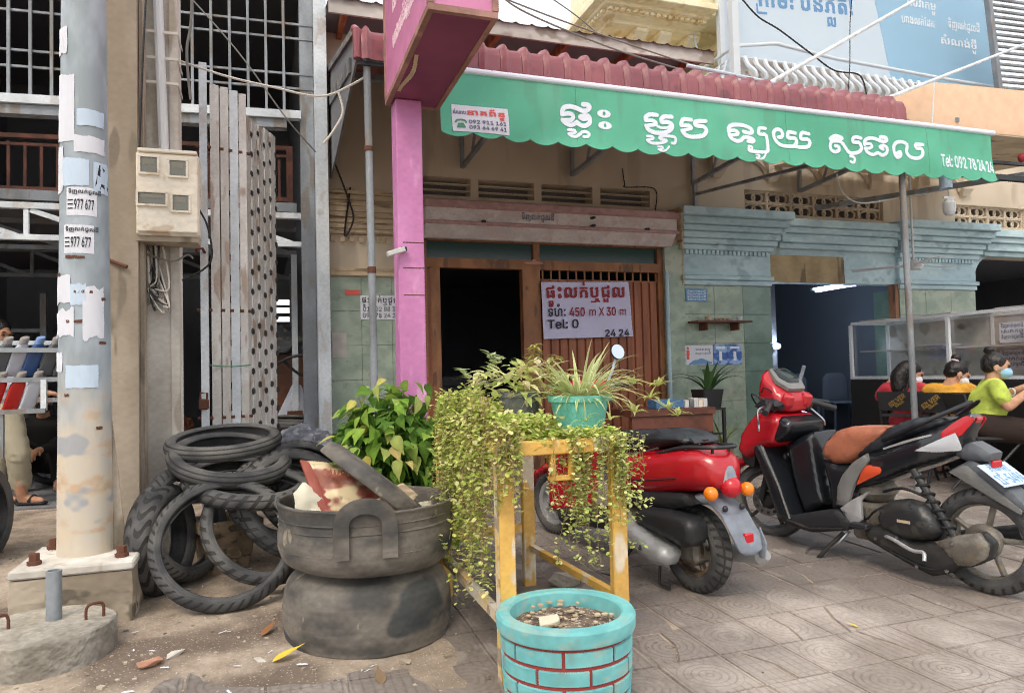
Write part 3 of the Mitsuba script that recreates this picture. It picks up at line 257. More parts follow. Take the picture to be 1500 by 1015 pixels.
mat('concrete_pale', mott(S(204, 200, 192), S(180, 174, 164), 5, S(166, 156, 142), sz=1.4), .9, bump=lambda p, n, uv: .003 * fbm(p.x * 30, p.y * 30, p.z * 14, 3))
mat('concrete', mott(S(176, 164, 146), S(138, 126, 110), 4, S(104, 96, 84)), .92, bump=lambda p, n, uv: .008 * fbm(p.x * 35, p.y * 35, p.z * 35, 3))
def rough_conc(p, n, uv):
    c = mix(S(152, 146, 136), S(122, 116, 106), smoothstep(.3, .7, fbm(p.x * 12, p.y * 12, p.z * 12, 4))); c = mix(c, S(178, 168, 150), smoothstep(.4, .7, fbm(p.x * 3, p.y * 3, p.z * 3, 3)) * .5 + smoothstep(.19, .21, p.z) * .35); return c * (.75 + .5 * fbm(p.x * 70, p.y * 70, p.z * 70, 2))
mat('rough_concrete', rough_conc, .95, bump=lambda p, n, uv: .012 * fbm(p.x * 45, p.y * 45, p.z * 45, 3))
def polec(p, n, uv):
    c = mix(S(164, 174, 182), S(142, 152, 158), smoothstep(.35, .65, fbm(p.x * 10, p.y * 10, p.z * 4, 4))); low = smoothstep(1.25, .75, p.z + .5 * (fbm(p.x * 7, p.y * 7, p.z * 5, 3) - .5))
    c = mix(c, mix(S(206, 188, 160), S(190, 186, 178), fbm(p.x * 12, p.y * 12, p.z * 9, 3)), low); c = mix(c, S(190, 156, 120), low * smoothstep(.58, .74, fbm(p.x * 9 + 3, p.y * 9, p.z * 12, 4)) * .7)
    return mix(c, S(120, 138, 160), smoothstep(.60, .68, fbm(p.x * 6, p.y * 6 + 8, p.z * 8, 3)) * low * .6)
mat('pole_paint', polec, .55, bump=lambda p, n, uv: .002 * fbm(p.x * 40, p.y * 40, p.z * 40, 3))
mat('galvanised', mott(S(218, 224, 228), S(196, 203, 208), 6, S(190, 188, 186), sz=2.5), .5, metallic=.1)
mat('steel_grey', mott(S(150, 156, 162), S(126, 130, 134), 6, S(132, 126, 120), sz=2.0), .6, metallic=.2)
mat('rail_brown', mott(S(110, 66, 52), S(84, 52, 42), 8), .7)
mat('gate_paint', mott(S(220, 217, 212), S(200, 195, 188), 8, S(178, 160, 146), sz=3), .6, metallic=.1)
def wallc(p, n, uv):
    c = mix(S(206, 192, 172), S(186, 172, 152), smoothstep(.35, .65, fbm(p.x * 1.2, p.y * 1.2, p.z * .8, 4))); return mix(c, S(160, 146, 130), smoothstep(.55, .7, fbm(p.x * 5, p.y, p.z * .9 + 4, 4)) * .5)
mat('wall_beige', wallc, .9); mat('board_beige', mott(S(204, 186, 158), S(182, 162, 134), 2, S(150, 130, 106), sz=14), .85)
mat('pink_marble', mott(S(214, 206, 204), S(196, 186, 186), 7, S(202, 184, 182)), .5); mat('pink_band', mott(S(186, 150, 148), S(168, 134, 132), 14), .6)
def wood(p, n, uv):
    g = fbm(p.x * 26, p.y * 26, p.z * 1.4, 4); c = mix(S(156, 92, 60), S(130, 74, 48), smoothstep(.3, .7, g)); return mix(c, S(150, 100, 66), smoothstep(.62, .74, fbm(p.x * 6, p.y * 6, p.z * 2, 3)) * .4)
mat('wood_brown', wood, .5); mat('frame_brown', mott(S(156, 106, 68), S(134, 88, 56), 9, S(104, 70, 48), sz=3), .55)
def tilec(p, n, uv):
    c = mix(S(160, 174, 156), S(136, 152, 136), smoothstep(.3, .7, fbm(p.x * 7, p.y * 7, p.z * 7, 4))); c = mix(c, S(184, 184, 166), smoothstep(.54, .7, fbm(p.x * 2.2, p.y * 2, p.z * 2.2 + 3, 4)) * .6); return mix(c, S(110, 126, 114), smoothstep(.6, .66, fbm(p.x * 17, p.y * 17, p.z * 17, 3)) * .35)
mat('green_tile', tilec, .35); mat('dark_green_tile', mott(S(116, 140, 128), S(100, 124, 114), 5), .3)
mat('blue_paint', mott(S(180, 204, 211), S(164, 190, 199), 2.4, S(152, 176, 184), sz=4), .6)
mat('brown_sheet', mott(S(166, 146, 112), S(140, 122, 92), 3, S(96, 80, 58), sz=1), .7)
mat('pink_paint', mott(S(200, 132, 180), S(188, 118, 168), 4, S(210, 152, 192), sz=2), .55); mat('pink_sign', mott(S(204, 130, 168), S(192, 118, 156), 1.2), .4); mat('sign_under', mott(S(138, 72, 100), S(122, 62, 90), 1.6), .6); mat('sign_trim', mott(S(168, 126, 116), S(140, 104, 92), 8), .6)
def fabric(p, n, uv):
    c = mix(S(94, 178, 148), S(82, 164, 134), smoothstep(.3, .7, fbm(p.x * 1.5, p.y, p.z * 2, 3))); c = mix(c, S(120, 178, 156), smoothstep(.55, .75, fbm(p.x * 3.1, p.y, p.z * .8 + 7, 3)) * .5); c = mix(c, S(92, 140, 116), smoothstep(.56, .70, fbm(p.x * 9, p.y, p.z * 1.6 + 3, 4)) * .35); return c * (.95 + .1 * nz(p.x * 420, p.y * 420, p.z * 420))
mat('awning_green', fabric, .75, sheen=.3); mat('awning_white', S(222, 228, 240), .7)
mat('roof_red', mott(S(146, 84, 90), S(130, 72, 80), 2.2, S(116, 66, 72)), .4); mat('roof_grey', mott(S(118, 116, 114), S(90, 88, 88), 3), .7); mat('fascia_grey', mott(S(196, 190, 184), S(170, 164, 158), 2, S(140, 130, 120)), .8)
mat('table_yellow', mott(S(222, 178, 92), S(204, 160, 84), 7, S(214, 200, 176), sz=3), .6); mat('table_white', mott(S(196, 188, 176), S(200, 168, 100), 8, S(150, 136, 116)), .7)
def turq(p, n, uv):
    c = mix(S(118, 186, 186), S(100, 170, 172), smoothstep(.35, .65, fbm(p.x * 8, p.y * 8, p.z * 8, 4))); c = mix(c, S(150, 176, 166), smoothstep(.55, .7, fbm(p.x * 18, p.y * 18, p.z * 18, 3)) * .6); c = mix(c, S(128, 116, 100), smoothstep(.56, .76, fbm(p.x * 11 + 4, p.y * 11, p.z * 5, 4)) * .4)
    return c * (.92 + .16 * fbm(p.x * 50, p.y * 50, p.z * 50, 2))
mat('turquoise', turq, .6, bump=lambda p, n, uv: .002 * fbm(p.x * 60, p.y * 60, p.z * 60, 3)); mat('mortar_red', S(150, 62, 58), .9); mat('bucket_teal', mott(S(112, 190, 178), S(102, 180, 168), 5), .4)
mat('pot_grey', mott(S(110, 112, 114), S(90, 92, 96), 9, S(140, 132, 118)), .7); mat('soil', mott(S(116, 100, 86), S(72, 60, 52), 40, S(170, 160, 146)), .95, bump=lambda p, n, uv: .02 * fbm(p.x * 50, p.y * 50, p.z * 50, 3))
mat('meter_cream', mott(S(224, 216, 200), S(212, 202, 184), 5, S(200, 182, 160), .4, .7), .6); mat('meter_window', (.16, .16, .13), .12, clearcoat=.6)
mat('planter_stone', mott(S(150, 132, 108), S(118, 102, 84), 10, S(92, 82, 70)), .9)
mat('ornate_cream', mott(S(248, 238, 208), S(238, 224, 186), 2, S(228, 208, 166)), .8); mat('peach_canvas', mott(S(228, 192, 160), S(218, 182, 150), 1.5), .7); mat('billboard_blue', S(144, 182, 208), .5); mat('billboard_white', S(192, 206, 218), .5); mat('billboard_frame', S(206, 212, 218), .5)
mat('tarp', mott(S(150, 152, 160), S(110, 112, 122), 12, S(170, 172, 178)), .7); mat('brown_board', mott(S(120, 78, 54), S(92, 60, 44), 4), .7)
mat('sack_art', lambda p, n, uv: mix(mix(S(148, 92, 74), S(206, 188, 150), smoothstep(.42, .55, fbm(p.x * 9, p.y * 9, p.z * 14, 3))), S(140, 62, 56), smoothstep(.6, .66, fbm(p.x * 14 + 5, p.y * 14, p.z * 14, 3))), .4); mat('sack_white', S(206, 200, 180), .6); mat('sack_red', S(150, 76, 60), .45)
mat('desk_brown', mott(S(108, 62, 46), S(84, 48, 36), 6), .5); mat('flower_white', S(230, 226, 200), .7)
mat('poster_blue', lambda p, n, uv: mix(S(60, 96, 168), S(150, 180, 220), smoothstep(.45, .65, fbm(p.x * 14, p.y * 14, p.z * 14, 3))), .4)
scene['m_leaf'] = {'type': 'twosided', 'bsdf': {'type': 'principled', 'base_color': {'type': 'mesh_attribute', 'name': 'vertex_color'}, 'roughness': .45, 'specular': .4}}
scene['m_leaf_thin'] = {'type': 'principledthin', 'base_color': {'type': 'mesh_attribute', 'name': 'vertex_color'}, 'roughness': .5, 'diff_trans': .7, 'spec_trans': 0.0}
scene['m_window_glass'] = {'type': 'thindielectric', 'int_ior': 1.5}
def lamp(key, mesh, rad): scene[key] = ply_(mesh, 'white_paint', False, emitter={'type': 'area', 'radiance': {'type': 'rgb', 'value': list(rad)}})
# ------------------------------------------------------------------ ground
def gz(y): return .04 * np.maximum(0, np.asarray(y, float) - 2.4)
def ground_z(x, y):
    p = np.stack([np.asarray(x, float), np.asarray(y, float), np.zeros_like(np.asarray(x, float))], -1)
    near = np.clip(1 - np.abs(p[..., 0]) / 12, 0, 1); b = (meshkit.fbm(p * [3, 3, 1], 4, 3) - .5) * .035 * near
    onp = 1 / (1 + np.exp(-(p[..., 0] - .72 + .35 * (meshkit.fbm(p * [2.2, 2.2, 1], 3, 9) - .5)) / .06)); low = 1 / (1 + np.exp((p[..., 1] - 2.78 + .5 * (meshkit.fbm(p * [3, 3, 1], 3, 5) - .5)) / .10))
    k = np.maximum(onp, low * .93); return np.minimum(gz(p[..., 1]), .115) + .018 + b * (1 - k) - .030 * k
xs = np.unique(np.round(np.concatenate([[-90, -40, -20, -12, -8, -6, -5, -4], np.arange(-3.2, 1.3, .035), np.arange(1.3, 7, .2), [8, 10, 14, 25, 50, 90]]), 3)); ys = np.unique(np.round(np.concatenate([[-60, -20, -6, -2, 0, 1], np.arange(1.6, 6.6, .04), np.arange(6.6, 14, .3), [14, 20, 40, 90]]), 3))
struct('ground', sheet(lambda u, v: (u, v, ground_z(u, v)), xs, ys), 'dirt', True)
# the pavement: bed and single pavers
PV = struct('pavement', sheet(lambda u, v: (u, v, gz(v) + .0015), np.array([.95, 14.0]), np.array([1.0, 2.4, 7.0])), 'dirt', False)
def paver_mesh(poly, t=.026):
    g = Polygon(poly); a = ext(g.buffer(-.0025, join_style=2), t); v = a.vertices.copy(); top = v[:, 2] > t / 2
    low = ext(g, t - .005); w = low.vertices.copy(); tilt = rng.normal(0, .006, 2); c = np.mean(poly, 0); dz = rng.normal(0, .002)
    for q in (v, w): q[:, 2] += gz(q[:, 1]) - .020 + (q[:, 0] - c[0]) * tilt[0] + (q[:, 1] - c[1]) * tilt[1] + dz
    return J(M(v, a.faces), M(w, low.faces))
cracks = {(0, 1): [.35, .62], (1, 0): [.5, .3], (2, 1): [.42, .55], (3, 0): [.6, .4], (3, 1): [.3, .7], (1, 2): [.6, .35], (5, 1): [.5, .5], (4, 3): [.4, .6], (2, 4): [.45, .3]}
def lay(i, j, off=0.0):
    x0, y0 = 1.42 + .285 * i, 2.22 + .285 * j; e = .0022; q = [(x0 + e, y0 + e), (x0 + .285 - e, y0 + e), (x0 + .285 - e, y0 + .285 - e), (x0 + e, y0 + .285 - e)]; polys = [q]
    if (i, j) in cracks:
        a, b = cracks[(i, j)]; m0 = (x0 + .285 * a, y0 + e); m1 = (x0 + .285 * b, y0 + .285 - e); mid = (x0 + .285 * (.5 + .1 * math.sin(i * 3 + j)), y0 + .14); cut = LineString([m0, mid, m1]).buffer(.004)
        polys = [list(g.exterior.coords)[:-1] for g in Polygon(q).difference(cut).geoms]
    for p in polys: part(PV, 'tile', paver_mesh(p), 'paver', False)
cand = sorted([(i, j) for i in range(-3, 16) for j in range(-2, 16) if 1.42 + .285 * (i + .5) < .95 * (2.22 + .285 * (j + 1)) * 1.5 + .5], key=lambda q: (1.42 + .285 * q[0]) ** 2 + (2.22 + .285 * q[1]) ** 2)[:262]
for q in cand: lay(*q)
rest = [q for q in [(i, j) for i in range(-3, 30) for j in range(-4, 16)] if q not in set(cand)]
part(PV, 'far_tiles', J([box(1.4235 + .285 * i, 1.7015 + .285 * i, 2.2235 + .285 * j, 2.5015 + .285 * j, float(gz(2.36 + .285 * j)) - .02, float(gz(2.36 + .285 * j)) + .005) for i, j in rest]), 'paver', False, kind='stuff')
for i in range(-10, -3):   # pavers that show through the dirt along the street edge
    for j in range(-1, 3): lay(i, j)
# ------------------------------------------------------------------ the house with the brown door
H = thing('shop_house', 'beige shop house with brown folding door and pinkish stone fascia behind the green awning', 'building')
WY = 6.8
part(H, 'wall', J(box(.58, 1.44, WY, WY + .2, 2.08, 4.5), box(1.44, 4.25, WY, WY + .2, 3.07, 4.5), box(1.44, 4.25, WY, WY + .2, 2.5, 2.89), *[box(a, b, WY, WY + .2, 2.89, 3.07) for a, b in ((1.95, 2.03), (2.62, 2.70), (3.27, 3.36), (3.95, 4.25))], box(.58, 1.44, WY + .02, WY + .2, .1, 2.08)), 'wall_beige', False)
part(H, 'vent_back', box(1.42, 4.0, WY + .19, WY + .21, 2.86, 3.1), 'dark_interior', False)
for a, b in ((1.44, 1.95), (2.03, 2.62), (2.70, 3.27), (3.36, 3.95)):
    for z in (2.948, 3.012): part(H, 'vent_slat', mv(box(a + .002, b - .002, WY + .02, WY + .08, -.005, .005), (0, 0, z)), 'wall_beige', False)
for k in range(7):  # boards on the left
    z = 2.47 + k * .053; part(H, 'siding_board', hull([(x, y, zz) for x in (.585, 1.43) for y, zz in ((WY - .05 + .018, z + .050), (WY - .05, z), (WY + .01, z), (WY + .01, z + .050))]), 'board_beige', False)
part(H, 'cornice', J(box(.585, 1.43, WY - .07, WY + .01, 2.842, 2.875), box(.585, 1.43, WY - .03, WY + .01, 2.13, 2.155), box(.585, 1.43, WY - .045, WY + .01, 2.085, 2.125), *[box(.60 + .085 * k, .64 + .085 * k, WY - .03, WY + .01, 2.40, 2.45) for k in range(10)]), 'board_beige', False)
for r in range(6):
    for c in range(3):
        x0, z0 = .585 + .285 * c, .16 + .32 * r; part(H, 'wall_tile', box(x0 + .0012, x0 + .2838, WY + .003, WY + .03, z0 + .0012, z0 + .3188, .002), 'green_tile', False)
FA = part(H, 'fascia', J(box(1.46, 4.17, WY - .16, WY - .002, 2.60, 2.735), hull([(x, y, z) for x in (1.46, 4.16) for y, z in ((WY - .17, 2.58), (WY - .06, 2.462), (WY - .002, 2.462), (WY - .002, 2.58))])), 'pink_marble', False)
part(FA, 'trim', J(box(1.45, 4.19, WY - .20, WY - .003, 2.735, 2.81, .01), box(1.45, 4.185, WY - .19, WY - .003, 2.575, 2.61, .008)), 'pink_band', False)
part(FA, 'old_lettering', place_text(khm('small', .05), (2.42, WY - .164, 2.655), (1, 0, 0), (0, 0, 1), .34), 'print_grey', False, label='faded black lettering on the stone fascia')
parts(FA, 'bolt', [box(x, x + .035, WY - .215, WY - .15, z, z + .02) for x, z in ((3.16, 2.69), (3.16, 2.61), (3.78, 2.60), (2.0, 2.60))], 'black_plastic')
DR = part(H, 'door_frame', J(box(1.45, 4.09, WY + .02, WY + .10, 2.19, 2.285), box(1.45, 1.50, WY + .02, WY + .1, .15, 2.46), box(4.03, 4.09, WY + .02, WY + .10, .15, 2.46), box(2.605, 2.67, WY + .022, WY + .098, 2.285, 2.46), box(2.48, 2.67, WY + .025, WY + .12, .15, 2.19), box(1.54, 1.63, WY + .03, WY + .12, .15, 2.19), box(1.45, 4.09, WY + .024, WY + .096, 2.452, 2.47)), 'frame_brown', False)
for a, b in ((1.50, 2.605), (2.67, 4.03)): part(H, 'transom_pane', box(a + .003, b - .003, WY + .06, WY + .07, 2.288, 2.450), 'teal_glass', False)
part(DR, 'gilded_charm', J(ell((2.60, WY + .01, 2.255), (.11, .012, .02), 6), ell((2.60, WY + .005, 2.265), (.03, .015, .03), 6)), 'clay', False, label='small red and gold charm above the doorway')
part(H, 'door_backing', box(2.67, 4.03, WY + .066, WY + .09, .17, 2.088), 'wood_brown', False)
x = 2.68
for k in range(14):
    w = .0955; part(H, 'door_plank', hull([(xx, y, z) for z in (.17, 2.09) for xx, y in ((x + .003, WY + .07), (x + .012, WY + .045), (x + w - .012, WY + .045), (x + w - .003, WY + .07))]), 'wood_brown', False); x += w + .0008
part(H, 'door_bars', J(box(2.675, 4.03, WY + .05, WY + .07, 2.088, 2.10), *[box(2.70 + .094 * k, 2.716 + .094 * k, WY + .05, WY + .066, 2.10, 2.19) for k in range(15)]), 'frame_brown', False)
for k in range(4): part(H, 'folded_leaf', box(1.502 + .0095 * k, 1.509 + .0095 * k, WY + .02, WY + .2 + .05 * k, .16, 2.18), 'wood_brown', False)
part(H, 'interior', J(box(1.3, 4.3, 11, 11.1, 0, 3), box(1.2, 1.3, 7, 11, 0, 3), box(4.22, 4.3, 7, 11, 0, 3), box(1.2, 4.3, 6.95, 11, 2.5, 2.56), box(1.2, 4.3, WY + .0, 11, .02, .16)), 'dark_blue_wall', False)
part(H, 'side_pier', J(box(4.095, 4.325, WY - .02, WY + .2, .1, 2.50)), 'green_tile', False, label='narrow olive pier right of the brown door')
part(H, 'blue_pipe', tube([(4.10, WY - .04, .2), (4.10, WY - .04, 2.2)], .022), 'blue_paint')
part(H, 'floor_slab', box(.5, 4.3, 6.3, 7.0, -.1, .145, .01), 'concrete_brown', False)
solo('shop_counter', J(box(1.9, 2.5, 8.6, 9.0, .16, .95, .01), box(1.85, 2.55, 8.55, 9.05, .95, 1.0, .01), box(2.05, 2.4, 8.7, 8.9, 1.0, 1.13, .02)), 'pot_grey', 'dim grey counter inside the dark doorway of the brown door', 'counter')
# house roof behind the red awning tiles
RF = part(H, 'roof', sheet(lambda u, v: (u, v, 4.37 + (v - 6.17) * .22 + .018 * np.maximum(0, np.cos(u * 2 * np.pi / .16)) ** 3), np.arange(.56, 4.42, .02), np.array([6.17, 8.0, 10.5])), 'roof_grey', True, label='corrugated grey sheet roof')
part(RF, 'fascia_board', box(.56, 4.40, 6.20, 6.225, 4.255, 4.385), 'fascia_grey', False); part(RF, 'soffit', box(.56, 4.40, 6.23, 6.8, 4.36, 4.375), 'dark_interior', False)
for k in range(6): part(RF, 'rafter', bar((.7 + k * .7, 6.23, 4.30), (.7 + k * .7, 6.8, 4.34), .05, .08), 'wood_brown', False)
# ------------------------------------------------------------------ the blue food shop
B = thing('food_shop', 'pale blue fronted food shop with green tiled pillars and breeze block vents', 'building')
part(B, 'wall', J(box(4.25, 5.16, WY, WY + .2, 2.5, 4.4), box(5.16, 7.17, WY, WY + .2, 3.16, 4.4), box(5.16, 7.17, WY, WY + .2, 2.5, 2.89), box(7.17, 8.34, WY, WY + .2, 2.5, 4.4), box(8.34, 9.60, WY, WY + .2, 3.16, 4.4), box(8.34, 9.6, WY, WY + .2, 2.5, 2.89), box(9.6, 15, WY, WY + .2, 2.5, 4.4)), 'wall_beige', False); part(B, 'vent_back', box(5.1, 9.7, WY + .21, WY + .23, 2.8, 3.2), 'dark_interior', False)
def breeze(x0, z0, w, h):
    ms = [box(x0, x0 + w, WY + .04, WY + .14, z0, z0 + .012), box(x0, x0 + w, WY + .04, WY + .14, z0 + h - .012, z0 + h), box(x0, x0 + .014, WY + .042, WY + .138, z0 + .012, z0 + h - .012), box(x0 + w - .014, x0 + w, WY + .042, WY + .138, z0 + .012, z0 + h - .012)]
    for cx in (.34, .66):
        a = np.linspace(0, 2 * np.pi, 15)[:-1]; ms.append(tube(np.c_[x0 + w * cx + w * .22 * np.cos(a), np.full(14, WY + .07), z0 + h / 2 + h * .40 * np.sin(a)], .012, 5, closed=True))
    return J(*ms)
for c in range(6):
    for r in range(2): part(B, 'breeze_block', breeze(5.165 + .334 * c, 2.892 + .134 * r, .330, .131), 'wall_beige', False)
for c in range(4):
    for r in range(2): part(B, 'breeze_block', breeze(8.342 + .314 * c, 2.892 + .134 * r, .310, .131), 'wall_beige', False)
for k in range(6):
    x = 4.78 + .74 * k; a = np.linspace(0, np.pi, 13)
    if k: part(B, 'arch_moulding', tube(np.c_[x - .37 + .31 * np.cos(a), np.full(13, WY - .02), 3.32 + .20 * np.sin(a)], .03, 5), 'wall_beige')
    part(B, 'corbel', hull([(x + s * q, y, z) for s in (-1, 1) for q, y, z in ((.05, WY - .05, 3.26), (.09, WY - .10, 3.34), (.09, WY, 3.52), (.05, WY, 3.26), (.09, WY - .10, 3.52))]), 'wall_beige', False)
def pillar(x0, x1, ext_r, first):
    k = part(B, 'pillar', box(x0 + .01, x1 - .01, WY + .02, WY + .4, .1, 2.06), 'dark_green_tile', False)
    n = 3; w = (x1 - x0) / n
    for c in range(n):
        for r in range(6):
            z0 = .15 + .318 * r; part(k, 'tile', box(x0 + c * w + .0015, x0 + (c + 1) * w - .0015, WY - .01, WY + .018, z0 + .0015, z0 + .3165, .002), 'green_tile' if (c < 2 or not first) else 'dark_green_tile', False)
    steps = [(2.06, 2.115, .015), (2.118, 2.165, .04), (2.168, 2.44, .006), (2.443, 2.50, .05), (2.503, 2.56, .09), (2.563, 2.63, .12), (2.633, 2.69, .17), (2.693, 2.77, .21), (2.773, 2.86, .27)]
    cp = part(B, 'capital', J(*[box(x0 - e * .55, x1 + e * ext_r, WY - .02 - e, WY + .1, a, b, .006) for a, b, e in steps]), 'blue_paint', False)
    if first: part(cp, 'side_step', J(*[box(x0 - e * .55 - .014, x0 - e * .55 - .001, WY - .02 - e * .9, WY + .1, a, b) for a, b, e in steps]), 'board_beige', False)
    m = int((x1 - x0) / .055)
    for q in range(m): part(cp, 'dentil', box(x0 + .01 + q * .055, x0 + .045 + q * .055, WY - .055, WY - .02, 2.395, 2.440), 'blue_paint', False)
pillar(4.33, 5.46, .55, True); pillar(7.36, 8.62, .55, False)
for e, a, b in ((.05, 2.50, 2.56), (.10, 2.563, 2.66), (.14, 2.663, 2.73), (.18, 2.733, 2.82)):
    part(B, 'beam_moulding', box(5.58, 7.28, WY - e, WY + .1, a, b, .006), 'blue_paint', False); part(B, 'beam_moulding', box(8.76, 13.5, WY - e, WY + .1, a, b, .006), 'blue_paint', False)
part(B, 'lintel', J(box(5.462, 7.36, WY + .03, WY + .2, 2.12, 2.5)), 'blue_paint', False)
part(B, 'hanging_sheet', sheet(lambda u, v: (u, WY + .015 + .012 * np.sin(u * 21 + v * 3) * (2.5 - v) * 3, v), np.linspace(5.49, 6.55, 44), np.linspace(2.115, 2.43, 6)), 'brown_sheet', True, label='wrinkled brown sheet under the blue beam')
part(B, 'side_post', box(7.30, 7.355, WY - .0, WY + .1, .15, 2.12), 'frame_brown', False)
a = np.linspace(0, np.pi / 2, 12)
part(B, 'arch_bracket', basis(ext([(0, 0)] + [(.30 * (1 - math.cos(t)), -.34 * (1 - math.sin(t)) * 1.0) for t in a] , .1), (8.62, WY + .1, 2.5), (1, 0, 0), (0, 0, 1), (0, -1, 0)), 'blue_paint', False)
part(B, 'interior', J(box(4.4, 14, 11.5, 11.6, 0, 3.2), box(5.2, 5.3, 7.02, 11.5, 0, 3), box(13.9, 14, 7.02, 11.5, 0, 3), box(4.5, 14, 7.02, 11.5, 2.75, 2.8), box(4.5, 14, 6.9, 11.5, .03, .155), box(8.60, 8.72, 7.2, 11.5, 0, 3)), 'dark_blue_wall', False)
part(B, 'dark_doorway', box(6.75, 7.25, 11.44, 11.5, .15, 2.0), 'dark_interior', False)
part(B, 'wall_arch', tube([(7.35 - .55 * math.cos(t), 11.46, 2.0 + .45 * math.sin(t)) for t in np.linspace(0, np.pi / 2, 10)] + [(7.35, 11.46, 2.45)], .02, 5), 'wall_beige')
L1 = thing('fluorescent_lamp', 'lit white fluorescent tube on the dark blue wall of the food shop', 'lamp')
part(L1, 'housing', bar((7.17, 8.06, 2.20), (7.86, 7.99, 2.30), .05, .035), 'white_paint', False)
lamp(fresh(L1 + '__tube'), tube([(7.18, 8.0, 2.163), (7.85, 7.94, 2.263)], .010, 8), (14, 18, 23))
L2 = thing('wall_light', 'round lit white bulb beside the green pillar edge of the food shop', 'lamp')
part(L2, 'socket', tube([(6.19, 7.70, 1.38), (6.19, 7.64, 1.40)], .035, 10), 'white_paint'); lamp(fresh(L2 + '__bulb'), ell((6.19, 7.60, 1.41), (.034, .034, .034), 8), (22, 25, 30))
part(L2, 'bracket', box(6.12, 6.26, 7.70, 7.76, .15, 2.6), 'dark_blue_wall', False)
# ------------------------------------------------------------------ the open steel framed workshop on the left
K = thing('workshop', 'open fronted repair workshop with steel frame, barred upper window and dark interior', 'building')
part(K, 'column', box(.455, .565, 6.52, 6.66, .1, 6.2, .004), 'galvanised', False); part(K, 'column', box(.335, .452, 6.60, 6.70, .1, 6.2, .004), 'steel_grey', False)
part(K, 'beam', bar((-4, 6.60, 3.335), (.34, 6.60, 3.475), .08, .07), 'galvanised', False); part(K, 'beam', bar((-4, 6.64, 3.255), (.22, 6.64, 3.395), .10, .075), 'steel_grey', False)
def zb(x): return 3.37 + (x + 4) * .0323
for k, x in enumerate(list(np.arange(-3.5, .34, .148))): part(K, 'window_bar', box(x - .011, x + .011, 6.57, 6.592, zb(x), 6.2), 'steel_grey', False)
for z in (3.63, 3.76, 4.08, 4.21, 4.55): part(K, 'cross_bar', bar((-4, 6.60, z), (.455, 6.60, z + .09), .018), 'steel_grey', False)
RL = part(K, 'railing', J(bar((-4, 7.5, 3.33), (.3, 7.5, 3.45), .04), bar((-4, 7.5, 3.26), (.3, 7.5, 3.37), .025), bar((-4, 7.5, 2.88), (.3, 7.5, 2.93), .045), box(.24, .30, 7.47, 7.53, 2.8, 3.44), box(-1.54, -1.49, 7.47, 7.53, 2.8, 3.40)), 'rail_brown', False)
for x in np.arange(-2.9, .24, .128): part(RL, 'baluster', box(x - .012, x + .012, 7.49, 7.51, 2.9, 3.33), 'rail_brown', False)
def truss(y, z0, z1, m, x0=-4.0, x1=.36):
    k = part(K, 'truss', J(bar((x0, y, z1), (x1, y, z1 + .03), .06, .05), bar((x0, y, z0), (x1, y, z0 + .03), .06, .045)), m, False)
    n = 6; w = (x1 - x0) / n
    for i in range(n):
        a = x0 + i * w; part(k, 'diagonal', bar((a + .03, y, z1 - .02), (a + w * .9, y, z0 + .03), .035, .04), m, False); part(k, 'strut', box(a - .018, a + .018, y - .02, y + .02, z0 + .02, z1), m, False)
truss(6.85, 2.34, 2.60, 'galvanised'); truss(8.3, 2.50, 2.76, 'steel_grey'); truss(9.8, 2.42, 2.72, 'steel_grey')
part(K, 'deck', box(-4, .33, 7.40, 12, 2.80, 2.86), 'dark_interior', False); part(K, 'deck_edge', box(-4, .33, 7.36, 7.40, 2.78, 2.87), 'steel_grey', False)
part(K, 'post', box(.30, .36, 8.2, 8.27, .15, 2.5), 'galvanised', False); part(K, 'post', box(.33, .39, 9.7, 9.77, .15, 2.5), 'steel_grey', False)
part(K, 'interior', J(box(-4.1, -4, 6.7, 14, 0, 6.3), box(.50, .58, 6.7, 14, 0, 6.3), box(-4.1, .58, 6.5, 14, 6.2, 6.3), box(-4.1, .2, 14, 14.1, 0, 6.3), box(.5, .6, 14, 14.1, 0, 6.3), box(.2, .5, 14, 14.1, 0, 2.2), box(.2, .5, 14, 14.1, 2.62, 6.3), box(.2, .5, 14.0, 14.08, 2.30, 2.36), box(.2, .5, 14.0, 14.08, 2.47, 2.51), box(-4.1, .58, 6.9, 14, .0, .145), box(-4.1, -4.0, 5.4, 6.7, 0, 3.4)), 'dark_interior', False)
for z in (1.05, 1.75): part(K, 'shelf_rack', J(box(-3.9, -2.4, 9.6, 10.2, z, z + .04), box(-2.42, -2.36, 9.6, 9.66, .15, 2.2)), 'steel_grey', False)
lm = thing('hanging_bulb', 'pale hanging bulb under the truss behind the painted steel pole', 'lamp'); part(lm, 'bulb', ell((-1.43, 7.2, 2.02), (.032, .032, .045), 8), 'white_paint'); part(lm, 'cord', tube([(-1.43, 7.2, 2.06), (-1.43, 7.2, 2.36)], .006, 5), 'wire_grey'); part(lm, 'socket', tube([(-1.43, 7.2, 2.05), (-1.43, 7.2, 2.11)], .022, 8), 'cap_grey')
